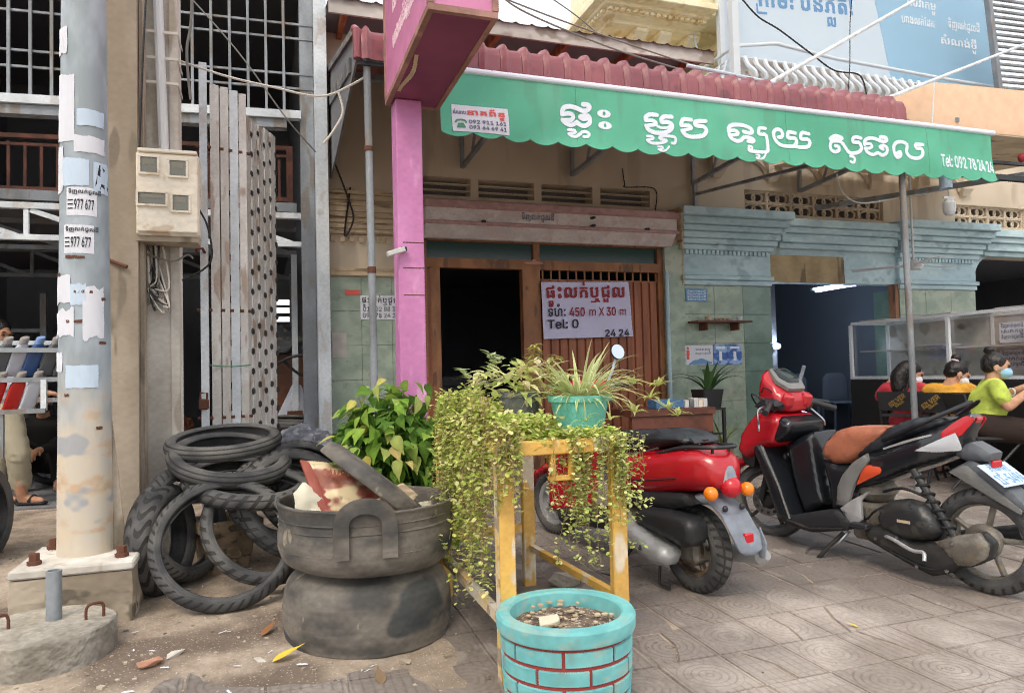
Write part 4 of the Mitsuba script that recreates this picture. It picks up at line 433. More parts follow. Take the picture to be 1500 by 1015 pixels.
# clutter in the bay behind the folded gate
solo('brown_board', box(-.02, .46, 8.6, 8.64, .15, 1.42, .004), 'brown_board', 'brown wooden board leaning in the bay behind the folded gate', 'board')
tri = thing('cream_scooter_panel', 'cream triangular bodywork panel leaning against the brown board', 'panel'); part(tri, 'shell', basis(puff([(0, 0), (.42, 0), (.36, .52), (.27, .56)], .012, .03, .1, .05), (.04, 8.25, .55), (1, 0, 0), (0, 1, 0), (0, 0, 1)), 'cloth_white'); part(tri, 'sticker', box(.24, .40, 8.19, 8.2, .72, .80), 'rust', False)
def heap(name, c, r, mt, lab, cat, seed):
    m = trimesh.creation.icosphere(subdivisions=4); v = m.vertices; d = 1 + .9 * (meshkit.fbm(v * 2.2 + seed, 4, seed)[:, None] - .5); v = v * d * np.asarray(r); v[:, 2] = np.maximum(v[:, 2], -.35 * r[2]); solo(name, M(v + np.asarray(c), m.faces), mt, lab, cat)
heap('cloth_heap', (.18, 8.7, 1.52), (.32, .2, .22), 'pot_grey', 'dark grey heap of rags on top of the brown board', 'rags', 3)
heap('grey_sack', (.30, 6.42, .52), (.26, .2, .22), 'tarp', 'grey printed sack lying behind the tyre pile beside the steel column', 'sack', 5)
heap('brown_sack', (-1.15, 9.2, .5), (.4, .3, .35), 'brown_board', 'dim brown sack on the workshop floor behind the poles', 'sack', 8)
hb = thing('handlebar_tube', 'bent black handlebar tubes hanging beside the brown board', 'handlebar'); part(hb, 'bar', tube(spline([(.12, 8.0, 1.30), (.3, 7.95, 1.38), (.46, 7.95, 1.36), (.49, 8.0, 1.1), (.44, 8.0, .85)], 5), .016), 'black_plastic'); part(hb, 'bar', tube(spline([(.2, 8.0, 1.34), (.35, 8.0, 1.2), (.47, 8.0, 1.15)], 5), .014), 'black_plastic')
# ------------------------------------------------------------------ folded lattice gate swung out of the workshop
G = thing('folding_gate', 'folded pale steel lattice gate standing open beside the meter box', 'gate')
g0, g1 = np.array([-.365, 5.2]), np.array([.045, 6.3]); gd = g1 - g0
def gp(t, s=0.0): q = g0 + gd * t; return (q[0] + s, q[1])
for i, (x, y, z1, w, m) in enumerate([(-.365, 5.20, 3.29, .048, 'galvanised'), (-.295, 5.22, 3.15, .056, 'gate_paint'), (-.234, 5.24, 3.15, .050, 'gate_paint'), (-.174, 5.26, 3.14, .054, 'galvanised'), (-.118, 5.28, 3.13, .048, 'gate_paint')]):
    c = part(G, 'channel', J(box(x - w / 2, x + w / 2, y, y + .012, .16, z1), box(x - w / 2, x - w / 2 + .008, y + .013, y + .05, .16, z1), box(x + w / 2 - .008, x + w / 2, y + .013, y + .05, .16, z1)), m, False)
    parts(c, 'hinge_pin', [tube([(x - w, y - .004 + .03, z), (x + w, y - .004 + .03, z)], .012, 6) for z in (.9, 1.62, 2.72)], 'rust', True)
n = 9
for i in range(n):
    t = .10 + .90 * i / (n - 1); x, y = gp(t, .035); z1 = 3.14 + .02 * math.sin(i); part(G, 'strip', bar((x, y, .18), (x + .012, y, z1 + .03 - .0 * i), .114, .010, up=(gd[1], -gd[0], 0)), 'gate_paint', False)
    for kk in range(0, 19):
        z = .30 + .152 * kk + .05 * (i % 2)
        part(G, 'painted_hole', mv(ell((0, 0, 0), (.012, .034, .028), 4), (x + .010 + .5 * gd[0] * .9 / (n - 1), y - .004 + .5 * gd[1] * .9 / (n - 1), z), rz=-.36), 'engine_black', False)  # dark blobs over the seams stand in for the shaded lattice holes
part(G, 'latch', tube([(-.41, 5.19, 2.0), (-.41, 5.16, 2.02), (-.37, 5.15, 2.02), (-.36, 5.19, 2.0)], .010, 6), 'rust'); part(G, 'tie_string', tube(spline([(-.34, 5.17, 1.25), (-.2, 5.2, 1.24), (-.08, 5.26, 1.25)], 4), .004, 5), 'print_green'); part(G, 'padlock', J(box(-.40, -.34, 5.13, 5.17, .96, 1.03, .008), tube([(-.39, 5.15, 1.03), (-.39, 5.15, 1.07), (-.35, 5.15, 1.07), (-.35, 5.15, 1.03)], .007, 6)), 'rust')
# ------------------------------------------------------------------ the poles
def footing():
    k = thing('concrete_footing', 'square concrete footing block with a bolted base plate under the painted steel pole', 'concrete block')
    m = hull([(x, y, z) for x0, x1, y0, y1, z in ((-1.06, -.565, 3.70, 4.18, -.02), (-1.05, -.575, 3.705, 4.17, .30)) for x in (x0, x1) for y in (y0, y1)]); m = m.subdivide().subdivide().subdivide(); v = m.vertices; v = v + (meshkit.fbm(v * 9, 3)[:, None] - .5) * .014
    part(k, 'block', M(v, m.faces), 'concrete', 30); part(k, 'slab', box(-1.055, -.565, 3.695, 4.20, .305, .345, .008), 'concrete_pale', False)
    for x, y in ((-.98, 3.80), (-.63, 3.80), (-.64, 4.12), (-.98, 4.12)): part(k, 'bolt', J(lathe([(0, .345), (.030, .345), (.030, .362), (.022, .364), (.022, .395), (0, .397)], 6)).apply_translation([x, y, 0]), 'rust', False)
    return k
footing()
def cyl_pt(c, r, ang, z): return (c[0] + r * math.sin(ang), c[1] - r * math.cos(ang), z)
P = thing('steel_pole', 'round grey painted steel pole covered in torn paper notices', 'pole'); pc = (-.815, 3.98)
def prad(z): return .122 - .0085 * z
part(P, 'shaft', mv(lathe([(prad(z), z) for z in np.linspace(.345, 5.5, 40)], 40), (pc[0], pc[1], 0)), 'pole_paint'); part(P, 'gusset', J(ext([(0, 0), (.06, 0), (.0, .62)], .01)).apply_transform(np.array([[1, 0, 0, pc[0] + .116], [0, 0, 1, pc[1]], [0, 1, 0, .345], [0, 0, 0, 1]])), 'concrete_brown', False)
def sticker(z0, z1, a0, a1, m='paper', torn=.0, lab=None, seed=0):
    us, vs = np.linspace(a0, a1, 14), np.linspace(z0, z1, 8); rr = np.random.default_rng(seed + 11); n1 = np.convolve(rr.normal(0, torn, 16), np.ones(3) / 3, 'valid'); n2 = np.convolve(rr.normal(0, torn, 16), np.ones(3) / 3, 'valid')
    def fn(u, v):
        i = np.clip(((u - a0) / (a1 - a0) * 13).round().astype(int), 0, 13); t = (v - z0) / (z1 - z0); z = v + (n1[i] * (1 - t) + n2[i] * t); r = prad(z) + .0022 + .003 * np.sin(u * 9 + v * 30) ** 2 * (torn > 0); return pc[0] + r * np.sin(u), pc[1] - r * np.cos(u), z
    return part(P, 'notice', sheet(fn, us, vs), m, True, lab)
def wrap_text(m, a0, z0, k):  # lettering bent round the pole: mesh x -> arc
    v = m.vertices; z = z0 + v[:, 1]; r = prad(z) + .0045 + v[:, 2]; an = a0 + v[:, 0] / .1; part(k, 'lettering', M(np.c_[pc[0] + r * np.sin(an), pc[1] - r * np.cos(an), z], m.faces), 'print_black', False)
A = lambda px0, px1: (math.asin(max(-.98, min(.98, px0))) + .2, math.asin(max(-.98, min(.98, px1))) + .2)
sticker(2.73, 2.86, -1.6, -.55, 'paper', .006, seed=1); sticker(2.30, 2.62, -1.65, -.20, 'paper', .008, seed=2); sticker(2.38, 2.46, -.10, 1.10, 'paper_blue', .003, seed=3); sticker(2.25, 2.33, -.22, 1.12, 'paper', .003, seed=4); sticker(2.06, 2.28, -1.7, -.75, 'paper', .01, seed=5); sticker(2.09, 2.22, -.8, .38, 'paper_blue', .004, seed=6)
k = sticker(2.06, 2.21, .55, 1.35, 'paper_blue', .002, seed=7); wrap_text(mv(ext(Polygon([(0, 0), (.05, .09), (.02, .11)]), .001), (0, 0, 0)), .62, 2.09, k); wrap_text(mv(ext(Polygon([(.01, 0), (.06, 0), (.06, .02), (.02, .03)]), .001), (0, 0, 0)), .72, 2.08, k)
for z, a0 in ((1.945, -.55), (1.765, -.68)):
    k = sticker(z, z + .135, a0, a0 + 1.25, 'paper', .0, 'white notice with the number 977 677 on the grey pole', seed=int(z * 10))
    wrap_text(mv(lat('977 677', .046, .001), (0, 0, 0), s=1.0).apply_scale([.30, 1, 1]), a0 + .34, z + .03, k); wrap_text(khm('small', .016, .001).apply_scale([.95, 1, 1]), a0 + .10, z + .105, k); wrap_text(J(*[box(.0, .022, q, q + .006, 0, .001) for q in (.0, .02, .04)]), a0 + .08, z + .03, k)
sticker(1.53, 1.66, -1.5, -.35, 'paper', .008, seed=12); sticker(1.52, 1.62, -.35, .25, 'paper_blue', .004, seed=13); sticker(1.36, 1.61, .12, .98, 'paper', .012, seed=14); sticker(1.37, 1.5, -1.3, -.2, 'paper', .012, seed=15); sticker(1.21, 1.30, -1.6, -.72, 'paper', .004, seed=16); sticker(1.13, 1.235, -.55, .70, 'paper_blue', .002, seed=17)
for z, a0, a1 in ((1.74, -.6, .2), (1.575, -.2, .5), (1.435, -.6, .12), (1.66, -1.2, -.9), (1.545, .75, 1.1), (1.335, .75, 1.1), (1.09, -.6, -.4), (.93, .6, .85)): sticker(z, z + .014, a0, a1, 'rust', .002, seed=int(z * 100))
P2 = thing('brown_concrete_pole', 'brownish square concrete utility pole right behind the steel pole', 'pole')
part(P2, 'shaft', hull([(x, y, z) for z, e in ((.0, .02), (5.6, 0)) for x in (-.83 - e, -.672 + e * .3) for y in (4.58 - e, 4.74)]), 'concrete_brown', False); part(P2, 'rib', J(box(-.665, -.645, 4.62, 4.74, .0, 5.6)), 'concrete_brown', False)
part(P2, 'spike', tube([(-.84, 4.57, 1.85), (-.72, 4.54, 1.80)], .012, 6), 'rust')
P3 = thing('pale_concrete_pole', 'pale grey tapered concrete utility pole that carries the meter box', 'pole')
part(P3, 'shaft', hull([(x, y, z) for z, x0, x1 in ((.0, -.70, -.475), (5.6, -.695, -.475)) for x in (x0, x1) for y in (4.80, 4.98)]), 'concrete_pale', False); part(P3, 'rib', box(-.525, -.472, 4.785, 4.80, 0, 5.6, .004), 'concrete_pale', False)
part(P3, 'conduit', tube([(-.60, 4.77, 4.2), (-.575, 4.76, 3.3), (-.55, 4.745, 2.52)], .028, 10), 'white_paint'); 
for z in (2.95, 3.10, 3.26): part(P3, 'strap', J(box(-.705, -.468, 4.740, 4.752, z - .008, z + .008), box(-.470, -.466, 4.75, 4.98, z - .008, z + .008)), 'wire_white', False)
ch = khm('small', .03, .002); part(P3, 'incised_marks', place_text(ch, (-.68, 4.797, 1.62), (1, 0, 0), (0, 0, 1), .14), 'concrete_brown', False)
MB_ = thing('electric_meter_box', 'cream electric meter box with three square windows strapped to the pale pole', 'meter box')
part(MB_, 'case', box(-.672, -.342, 4.53, 4.735, 1.985, 2.465, .012), 'meter_cream', False); part(MB_, 'lid', J(box(-.668, -.346, 4.512, 4.529, 2.0, 2.452, .006), box(-.66, -.35, 4.50, 4.56, 2.455, 2.475, .004)), 'meter_cream', False)
for x0, x1, z0, z1 in ((-.655, -.548, 2.325, 2.435), (-.505, -.398, 2.315, 2.425), (-.490, -.385, 2.115, 2.225), (-.668, -.505, 2.145, 2.232)):
    part(MB_, 'meter_dial', J(box(x0 + .025, x1 - .025, 4.5025, 4.5038, z0 + .055 * (z1 - z0) / .11, z1 - .022), box(x0 + .03, x1 - .03, 4.5015, 4.5024, (z0 + z1) / 2 + .004, (z0 + z1) / 2 + .018)), 'meter_dial_grey', False); w = part(MB_, 'window', box(x0 + .012, x1 - .012, 4.504, 4.511, z0 + .012, z1 - .012, .002), 'meter_window', False); part(w, 'frame', J(box(x0, x1, 4.498, 4.5115, z0, z0 + .011), box(x0, x1, 4.498, 4.5115, z1 - .011, z1), box(x0, x0 + .011, 4.499, 4.5112, z0 + .012, z1 - .012), box(x1 - .011, x1, 4.499, 4.5112, z0 + .012, z1 - .012)), 'meter_cream', False)
part(MB_, 'base_plate', box(-.68, -.35, 4.56, 4.76, 1.955, 1.984), 'concrete_brown', False)
cb = thing('cable_bundle', 'tangle of grey and black cables hanging below the meter box', 'cable')
rr = np.random.default_rng(4)
for i in range(9):
    x = -.66 + .012 * i; part(cb, 'cable', tube(spline([(x, 4.72, 1.99), (x + rr.uniform(-.03, .05), 4.70, 1.86 - .02 * i), (-.655 + rr.uniform(0, .05), 4.71, 1.70), (-.64 + rr.uniform(0, .12), 4.70, 1.60 + rr.uniform(-.05, .05)), (-.63 + rr.uniform(.0, .05), 4.74, 1.75 + rr.uniform(0, .1))], 6), .005, 5), ['wire_grey', 'wire_black', 'wire_white'][i % 3])
for pts, m in (([(-.64, 4.7, 1.9), (-.5, 4.68, 1.86), (-.42, 4.68, 1.9), (-.39, 4.69, 1.88)], 'wire_grey'), ([(-.36, 4.6, 2.18), (-.30, 4.6, 2.05), (-.29, 4.62, 1.85), (-.45, 4.7, 1.75)], 'wire_black')): part(cb, 'cable', tube(spline(pts, 6), .006, 5), m)
# small round stub base
SB = thing('round_concrete_base', 'rough round concrete base with a short steel pipe and two rebar loops', 'concrete base'); c = (-.855, 3.43)
pr_ = [(0, .185), (.18, .186), (.250, .182), (.259, .174), (.263, .09), (.265, -.02)]; m = mv(lathe(pr_, 56, wob=lambda a: 1 + .010 * np.sin(3 * a + 1) + .006 * np.sin(7 * a)), (c[0], c[1], .0)); m = m.subdivide().subdivide(); v = m.vertices; v = v + (meshkit.fbm(v * 30, 3)[:, None] - .5) * .005
part(SB, 'disc', M(v, m.faces), 'rough_concrete', 40); part(SB, 'pipe', J(mv(lathe([(.026, .17), (.029, .17), (.029, .385), (.022, .385), (.022, .28)], 20), (c[0] + .03, c[1] + .04, 0))), 'steel_grey')
for x, y in ((-.17, -.05), (.16, -.02)): part(SB, 'rebar_loop', tube(spline([(c[0] + x, c[1] + y, .16), (c[0] + x, c[1] + y, .232), (c[0] + x + .03, c[1] + y + .015, .245), (c[0] + x + .055, c[1] + y + .03, .232), (c[0] + x + .055, c[1] + y + .03, .16)], 4), .006, 6), 'rust')
# ------------------------------------------------------------------ tyres
def tyre_mesh(R=.30, w=.045, kind=0, seed=0):
    """C-shaped tyre round z axis; tread relief in the mesh"""
    h = w * .98; out = []
    for t in np.linspace(-2.4, 2.4, 25): out.append((R - h + h * math.cos(t) * (1.0 if abs(t) < 1.57 else .9), w * math.sin(t)))
    inn = [(r0 - (.006 if r0 > R - h else -.008) - .002, z0 * .86) for r0, z0 in out][::-1]; prof = np.array(out + inn + out[:1]); n = 96; a = np.arange(n + 1) * 2 * np.pi / n; k = len(prof)
    V = np.stack([prof[:, :1] * np.cos(a), prof[:, :1] * np.sin(a), np.repeat(prof[:, 1:], n + 1, 1)], -1).reshape(-1, 3); i, j = np.meshgrid(np.arange(k - 1), np.arange(n), indexing='ij'); q = (i * (n + 1) + j).ravel()
    return M(V, np.c_[q, q + 1, q + n + 2, q + n + 1])
def tyre_uv(kind):
    a = np.arange(97) / 96.0; y = np.r_[np.linspace(0, 1, 25), np.full(26, 2.0)]; y[-1] = 2; return np.stack(np.broadcast_arrays(10 * kind + a[None, :] * .9999, y[:, None]), -1).reshape(-1, 2)
TY = {}
def tyre(o, nrm, label, R=.31, w=.045, kind=0, squash=1.0, cat='tyre', group=None, sag=0.0):
    k = thing('old_tyre', label, 'tyre', group); key = (R, w, kind)
    if key not in TY: TY[key] = tyre_mesh(R, w, kind)
    d, a, b = frame(nrm); m = TY[key]; v = m.vertices.copy(); v[:, 0] *= squash; v[:, 2] += sag * (v[:, 0] / R) ** 2
    scene[k] = ply_(basis(M(v, m.faces), o, a, b, d), 'rubber', True, uv=tyre_uv(kind))
tyre((-.185, 3.86, .355), (.05, -.82, .57), 'large worn tyre leaning in front of the pile, nearest the camera', .345, .039, 0)
tyre((.02, 4.02, .40), (.14, -.80, .58), 'tyre leaning just behind the front tyre of the pile', .335, .038, 1)
tyre((.17, 4.18, .47), (.30, -.78, .55), 'tyre with block tread leaning behind the tub, right in the pile', .33, .05, 1)
tyre((.24, 4.30, .52), (.40, -.72, .57), 'ribbed tyre leaning deepest behind the tub', .32, .042, 0)
tyre((-.50, 4.14, .345), (.93, -.36, .05), 'fat block tread tyre standing upright against the concrete footing', .285, .068, 3)
tyre((-.40, 4.22, .40), (.80, -.55, .22), 'thin tyre leaning right behind the fat upright tyre', .30, .045, 0)
tyre((-.215, 4.45, .80), (-.04, -.16, .98), 'topmost tyre of the stack, propped up at the back', .315, .042, 2)
tyre((-.175, 4.30, .715), (.10, -.30, .95), 'smooth tyre lying second from the top of the stack', .325, .044, 2)
tyre((-.16, 4.36, .645), (.03, -.12, 1), 'tyre lying inside the ring under the second tyre of the stack', .29, .044, 0)
tyre((-.09, 4.24, .59), (.12, -.22, .96), 'grooved tyre lying third from the top of the stack', .335, .043, 1)
tyre((-.20, 4.46, .54), (-.06, .05, 1), 'tyre buried flat under the stack, above the stone planter', .32, .045, 0)
tyre((.16, 4.62, .60), (.22, -.34, .92), 'tyre lying at the back right of the pile below the grey sack', .32, .045, 0)
tyre((.20, 4.52, .50), (.35, -.52, .78), 'tyre tilted at the right back of the pile under the highest right one', .31, .043, 1)
tyre((.10, 4.30, .47), (.25, -.62, .74), 'tyre tilted in the middle right of the pile behind the blue bag', .315, .043, 0)
for i, z in enumerate((.72, .60, .50)): tyre((.30, 7.35, z), (.05, -.03, 1), ['topmost', 'middle', 'lowest'][i] + ' of three dark tyres stacked beside the steel column', .34, .055, 2)
for i in range(4): tyre((-1.77 + .075 * i, 5.00 - .02 * i, .41), (.97, -.22, .03), ['fourth', 'third', 'second', 'nearest the pole'][i] + (' tyre' if i == 3 else ' tyre from the pole') + ' in the upright row at the left edge', .295, .045, 2)
heap('blue_plastic_bag', (.20, 4.02, .47), (.045, .04, .04), 'blue_bag', 'small bright blue plastic scrap tucked in the tyre pile', 'plastic bag', 2)
PL = thing('stone_planter', 'square weathered stone planter with carved panels under the tyre pile', 'planter'); q = (-.22, 4.42)
part(PL, 'body', basis(loft([((0, 0, 0), (.105, 0, 0), (0, .105, 0), 9), ((0, 0, .24), (.145, 0, 0), (0, .145, 0), 9)], 24), (q[0], q[1], .08), (.92, .38, 0), (-.38, .92, 0), (0, 0, 1)), 'planter_stone', 30)
part(PL, 'rim', basis(J(box(-.165, .165, -.165, -.12, .24, .30, .006), box(-.165, .165, .12, .165, .24, .30, .006), box(-.165, -.12, -.119, .119, .241, .299), box(.12, .165, -.119, .119, .241, .299)), (q[0], q[1], .08), (.92, .38, 0), (-.38, .92, 0), (0, 0, 1)), 'planter_stone', False)
for s in (0, 1):
    e, f_ = ((.92, .38, 0), (.38, -.92, 0)) if s == 0 else ((.38, -.92, 0), (.92, .38, 0))
    part(PL, 'carving', J(*[tube(spline([np.array([q[0], q[1], .08]) + np.array(f_) * (.128 + .0 * t) + np.array(e) * (.05 * math.sin(a_ + k)) + np.array([0, 0, .06 + .05 * k + .02 * math.cos(a_ * 2)]) for a_ in np.linspace(0, 5, 6)], 4), .008, 5) for k in range(3) for t in (0,)]), 'planter_stone')
# ------------------------------------------------------------------ tub made of two truck tyre halves
tc = (.43, 3.28)
wob = lambda a: 1 + .012 * np.sin(2 * a + .6) + .008 * np.sin(5 * a)
lo = [(.20, .0), (.335, .0), (.352, .02), (.362, .09), (.360, .17), (.345, .235), (.31, .272), (.27, .292), (.262, .30)]
up_ = [(.262, .302), (.30, .306), (.345, .325), (.372, .37), (.379, .43), (.372, .50), (.378, .555), (.384, .575), (.378, .58), (.366, .572), (.362, .50), (.366, .43), (.355, .36), (.31, .335), (.0, .33)]
def refine(pf, k=4): return spline(np.array(pf), k)
def rub(prof, seed, tilt):
    m = lathe(refine(prof, 5), 110, wob=wob); v = m.vertices; v = v + (meshkit.fbm(v * 9 + seed, 3)[:, None] - .5) * .012; v[:, 2] += v[:, 0] * tilt; return M(v + [tc[0], tc[1], .035], m.faces)
TB = thing('rubber_tub', 'rubbish tub cut from a truck tyre with a folded rubber handle, upper of the two', 'tub'); part(TB, 'bowl', rub(up_, 0, -.03), 'tub_rubber', True)
BB = solo('tyre_pedestal', rub(lo, 5, -.015), 'tub_rubber', 'dusty upturned truck tyre half under the rubbish tub', 'tyre', smooth=True)
ha = np.linspace(0, np.pi, 22)
def strap(phi, wx=.092):
    P = []
    for t in ha: P.append((wx * math.cos(t), (.145 * math.sin(t) ** .8)))
    P = [(wx * 1.0, -.19), (wx * 1.0, -.09)] + P + [(-wx, -.09), (-wx, -.19)]; P = np.array(P); o = []
    for a, z in P:
        an = phi + a / .385; r = .397 + .02 * max(0, z); o.append((tc[0] + r * math.cos(an), tc[1] + r * math.sin(an), .555 + z * .62))
    o = np.array(o); rad = np.c_[np.cos(np.full(len(o), phi)), np.sin(np.full(len(o), phi)), np.zeros(len(o))]
    t = np.gradient(o, axis=0); t /= np.linalg.norm(t, axis=1)[:, None]; w = np.cross(t, rad); w /= np.linalg.norm(w, axis=1)[:, None]
    V = np.stack([o - w * .030 - rad * .004, o + w * .030 - rad * .004, o + w * .030 + rad * .006, o - w * .030 + rad * .006], 1).reshape(-1, 3); F = []
    for i in range(len(o) - 1):
        for j in range(4): F.append((4 * i + j, 4 * i + (j + 1) % 4, 4 * i + 4 + (j + 1) % 4, 4 * i + 4 + j))
    return M(V, F)
part(TB, 'bead_ring', J(*[mv(lathe([(r - .004, z - .006), (r + .003, z), (r - .004, z + .006)], 96, wob=wob), (tc[0], tc[1], .035)) for r, z in ((.3765, .405), (.3745, .49), (.3755, .525))]), 'tub_rubber'); part(TB, 'handle', strap(-1.72), 'tub_rubber', 30); part(TB, 'handle', strap(1.45), 'tub_rubber', 30)
ld = lathe(refine([(.001, .020), (.20, .025), (.27, .012), (.285, -.012), (.29, -.045), (.278, -.05), (.266, -.02), (.25, -.002), (.20, .008), (.001, .005)], 3), 64); d, a, b = frame((.60, .02, .72))
solo('rubber_disc', basis(ld, (.485, 3.27, .685), a, b, d), 'tub_rubber', 'dark dished rubber disc leaning out of the rubbish tub', 'disc')
def crumple(poly, th, o, ex, ez, seed, amp, step=.02):
    m = puff(poly, .008, th, .12, step); v = m.vertices; v = v + (meshkit.fbm(np.c_[v[:, 0], v[:, 2], v[:, 1] * 0] * 14 + seed, 4)[:, None] - .5) * np.array([.4, 2.0, .4]) * amp; ex, ez = np.asarray(ex, float), np.asarray(ez, float); ey = np.cross(ez, ex); ey /= np.linalg.norm(ey); return basis(M(v, m.faces), o, ex, ey, ez)
sk = thing('printed_sack', 'crumpled faded red and cream printed sack sticking out of the rubbish tub', 'sack')
part(sk, 'film', crumple([(0, .30), (.10, .295), (.38, .22), (.46, .12), (.44, -.02), (.20, -.08), (.12, .0)], .05, (.13, 3.10, .52), (.985, .10, -.10), (.05, .35, .94), 3, .035), 'sack_art')
part(sk, 'red_edge', crumple([(-.004, .304), (.03, .30), (.17, .02), (.12, -.04)], .012, (.13, 3.075, .52), (.985, .10, -.10), (.05, .35, .94), 9, .01), 'sack_red')
part(sk, 'lettering', place_text(lat('CAMBO', .035, .002), (.225, 3.105, .742), (.97, .05, -.16), (.1, .5, .85), .12), 'sack_red', False)
solo('white_plastic_bag', crumple([(0, .15), (.05, .20), (.13, .12), (.24, .05), (.22, -.06), (.0, -.04)], .05, (.13, 3.12, .53), (.98, -.1, 0), (-.1, .3, .95), 5, .05), 'sack_white', 'off white plastic bag at the left of the printed sack in the tub', 'plastic bag', smooth=True)
solo('paper_cup_waste', crumple([(0, 0), (.10, .02), (.12, -.07), (.03, -.09)], .03, (.60, 3.12, .60), (.9, .3, -.2), (.1, .3, .9), 6, .03), 'sack_white', 'small white scrap at the right inside the rubbish tub', 'rubbish')
solo('cardboard_waste', crumple([(0, 0), (.14, .06), (.22, -.02), (.12, -.10)], .02, (.42, 3.04, .63), (.9, .2, .1), (.1, .5, .8), 8, .03), 'board_beige', 'torn beige wrapper lying over the front of the printed sack', 'rubbish')
solo('blue_can', tube([(.50, 3.12, .64), (.57, 3.15, .63)], .025, 12), 'poster_blue', 'small blue can next to the leaning rubber disc', 'can')
fill = sheet(lambda u, v: (tc[0] + u * np.cos(v), tc[1] + u * np.sin(v), .50 + .06 * meshkit.fbm(np.stack([u * np.cos(v) * 9, u * np.sin(v) * 9, 0 * u], -1), 4) - .5 * u * u), np.linspace(.0, .365, 14), np.linspace(0, 2 * np.pi, 40)); solo('tub_rubbish', fill, 'soil', 'dark loose refuse filling the rubbish tub', 'rubbish', smooth=True)
# ------------------------------------------------------------------ yellow plant table
TT = thing('yellow_plant_table', 'narrow worn yellow painted metal plant table with open legs', 'table')
x0, x1, y0, y1 = .845, 1.31, 2.58, 3.56
for x, y, m in ((x0, y0, 'table_yellow'), (x1, y0, 'table_yellow'), (x1 - .02, y1, 'table_yellow'), (x0, y1, 'table_yellow')): part(TT, 'leg', box(x - .032, x + .032, y - .02, y + .02, float(ground_z(np.array(x), np.array(y))) - .02, .835, .004), m, False)
part(TT, 'leg_face', box(x0 - .036, x0 - .0325, y0 - .02, y0 + .02, .0, .835), 'table_white', False, label='whitish worn side of the front left leg')
part(TT, 'rail', box(x0 - .034, x1 + .034, y0 - .025, y0 + .022, .838, .892, .004), 'table_yellow', False); part(TT, 'rail', box(x0 - .034, x1 + .014, y1 - .025, y1 + .022, .838, .892, .004), 'table_yellow', False)
for x in (x0, x1 - .01): part(TT, 'rail', box(x - .03, x + .03, y0 + .025, y1 - .028, .84, .89, .004), 'table_yellow', False)
for k in range(6): part(TT, 'slat', box(x0 + .035, x1 - .045, y0 + .06 + k * .15, y0 + .17 + k * .15, .865, .885), 'table_yellow', False)
part(TT, 'stretcher', bar((x0, y0 + .03, .22), (x0, y1 - .03, .24), .03, .045), 'table_white', False); part(TT, 'stretcher', bar((x1 - .01, y0 + .03, .27), (x1 - .01, y1 - .03, .25), .03, .03), 'table_yellow', False); part(TT, 'stretcher', box(x0 + .04, x1 - .06, y1 - .02, y1 + .01, .33, .37), 'table_yellow', False)
part(TT, 'bracket', J(box(1.03, 1.048, y0 - .012, y0 + .012, .755, .837), box(1.108, 1.126, y0 - .012, y0 + .012, .755, .837), box(1.025, 1.131, y0 - .013, y0 + .013, .737, .754)), 'table_yellow', False)
# ------------------------------------------------------------------ pots
BK = thing('teal_bucket', 'teal plastic bucket on the yellow table with a spider plant', 'plant pot'); bc = (1.262, 2.81)
part(BK, 'wall', mv(lathe([(0, .895), (.094, .895), (.098, .90), (.122, 1.03), (.128, 1.032), (.128, 1.046), (.118, 1.046), (.112, 1.0), (0, 1.0)], 40), (bc[0], bc[1], 0)), 'bucket_teal'); part(BK, 'rim', mv(lathe([(.1225, 1.022), (.1335, 1.026), (.1335, 1.048), (.126, 1.05)], 40), (bc[0], bc[1], 0)), 'bucket_teal'); part(BK, 'soil', mv(lathe([(.116, 1.012), (0, 1.02)], 24), (bc[0], bc[1], 0)), 'soil')
GP = thing('grey_pot', 'grey cement pot half buried in trailing plants on the yellow table', 'plant pot'); part(GP, 'wall', mv(lathe([(0, .895), (.066, .895), (.092, 1.04), (.097, 1.045), (.097, 1.068), (.086, 1.068), (.08, 1.03), (0, 1.03)], 32), (1.06, 2.99, 0)), 'pot_grey')
POT = thing('brick_pot', 'round turquoise painted pot with raised bricks and red joints, full of dry soil', 'plant pot'); pq = (.985, 2.36); hz = -.135
def at(m): return mv(M(m.vertices * [.92, .92, .92], m.faces), (pq[0], pq[1], hz))
part(POT, 'core', at(lathe([(0, .0), (.20, .0), (.222, .12), (.238, .30), (.242, .42), (.242, .436), (.215, .436)], 64)), 'mortar_red'); part(POT, 'rim', at(lathe([(.246, .440), (.257, .442), (.262, .452), (.263, .492), (.256, .504), (.218, .504), (.210, .496), (.203, .42)], 72)), 'turquoise')
sl = lathe([(.212, .440), (.15, .458), (.07, .466), (0.001, .462)], 48); v = sl.vertices; v[:, 2] += (meshkit.fbm(v * 26, 3) - .5) * .03; part(POT, 'soil', at(M(v, sl.faces)), 'soil', True)
def prw(z): return np.interp(z, [0, .12, .30, .42], [.20, .222, .238, .242])
for r in range(6):
    z0, z1 = .430 - .066 * (r + 1) + .009, .430 - .066 * r; nb = 8
    for b in range(nb):
        a0 = (b + .5 * (r % 2)) * 2 * np.pi / nb + .02 + .35; a1 = a0 + 2 * np.pi / nb - .05; aa = np.linspace(a0, a1, 9); V = []
        for t in aa:
            for rr_, z in ((prw(z0) - .004, z0), (prw(z0) + .007, z0 + .005), (prw(z1) + .007, z1 - .005), (prw(z1) - .004, z1)): V.append((rr_ * math.cos(t), rr_ * math.sin(t), z))
        F = [(4 * i + j, 4 * i + 4 + j, 4 * i + 5 + j, 4 * i + 1 + j) for i in range(8) for j in range(3)] + [(0, 1, 2, 3), (35, 34, 33, 32)]
        part(POT, 'brick', at(M(V, F)), 'turquoise', False)
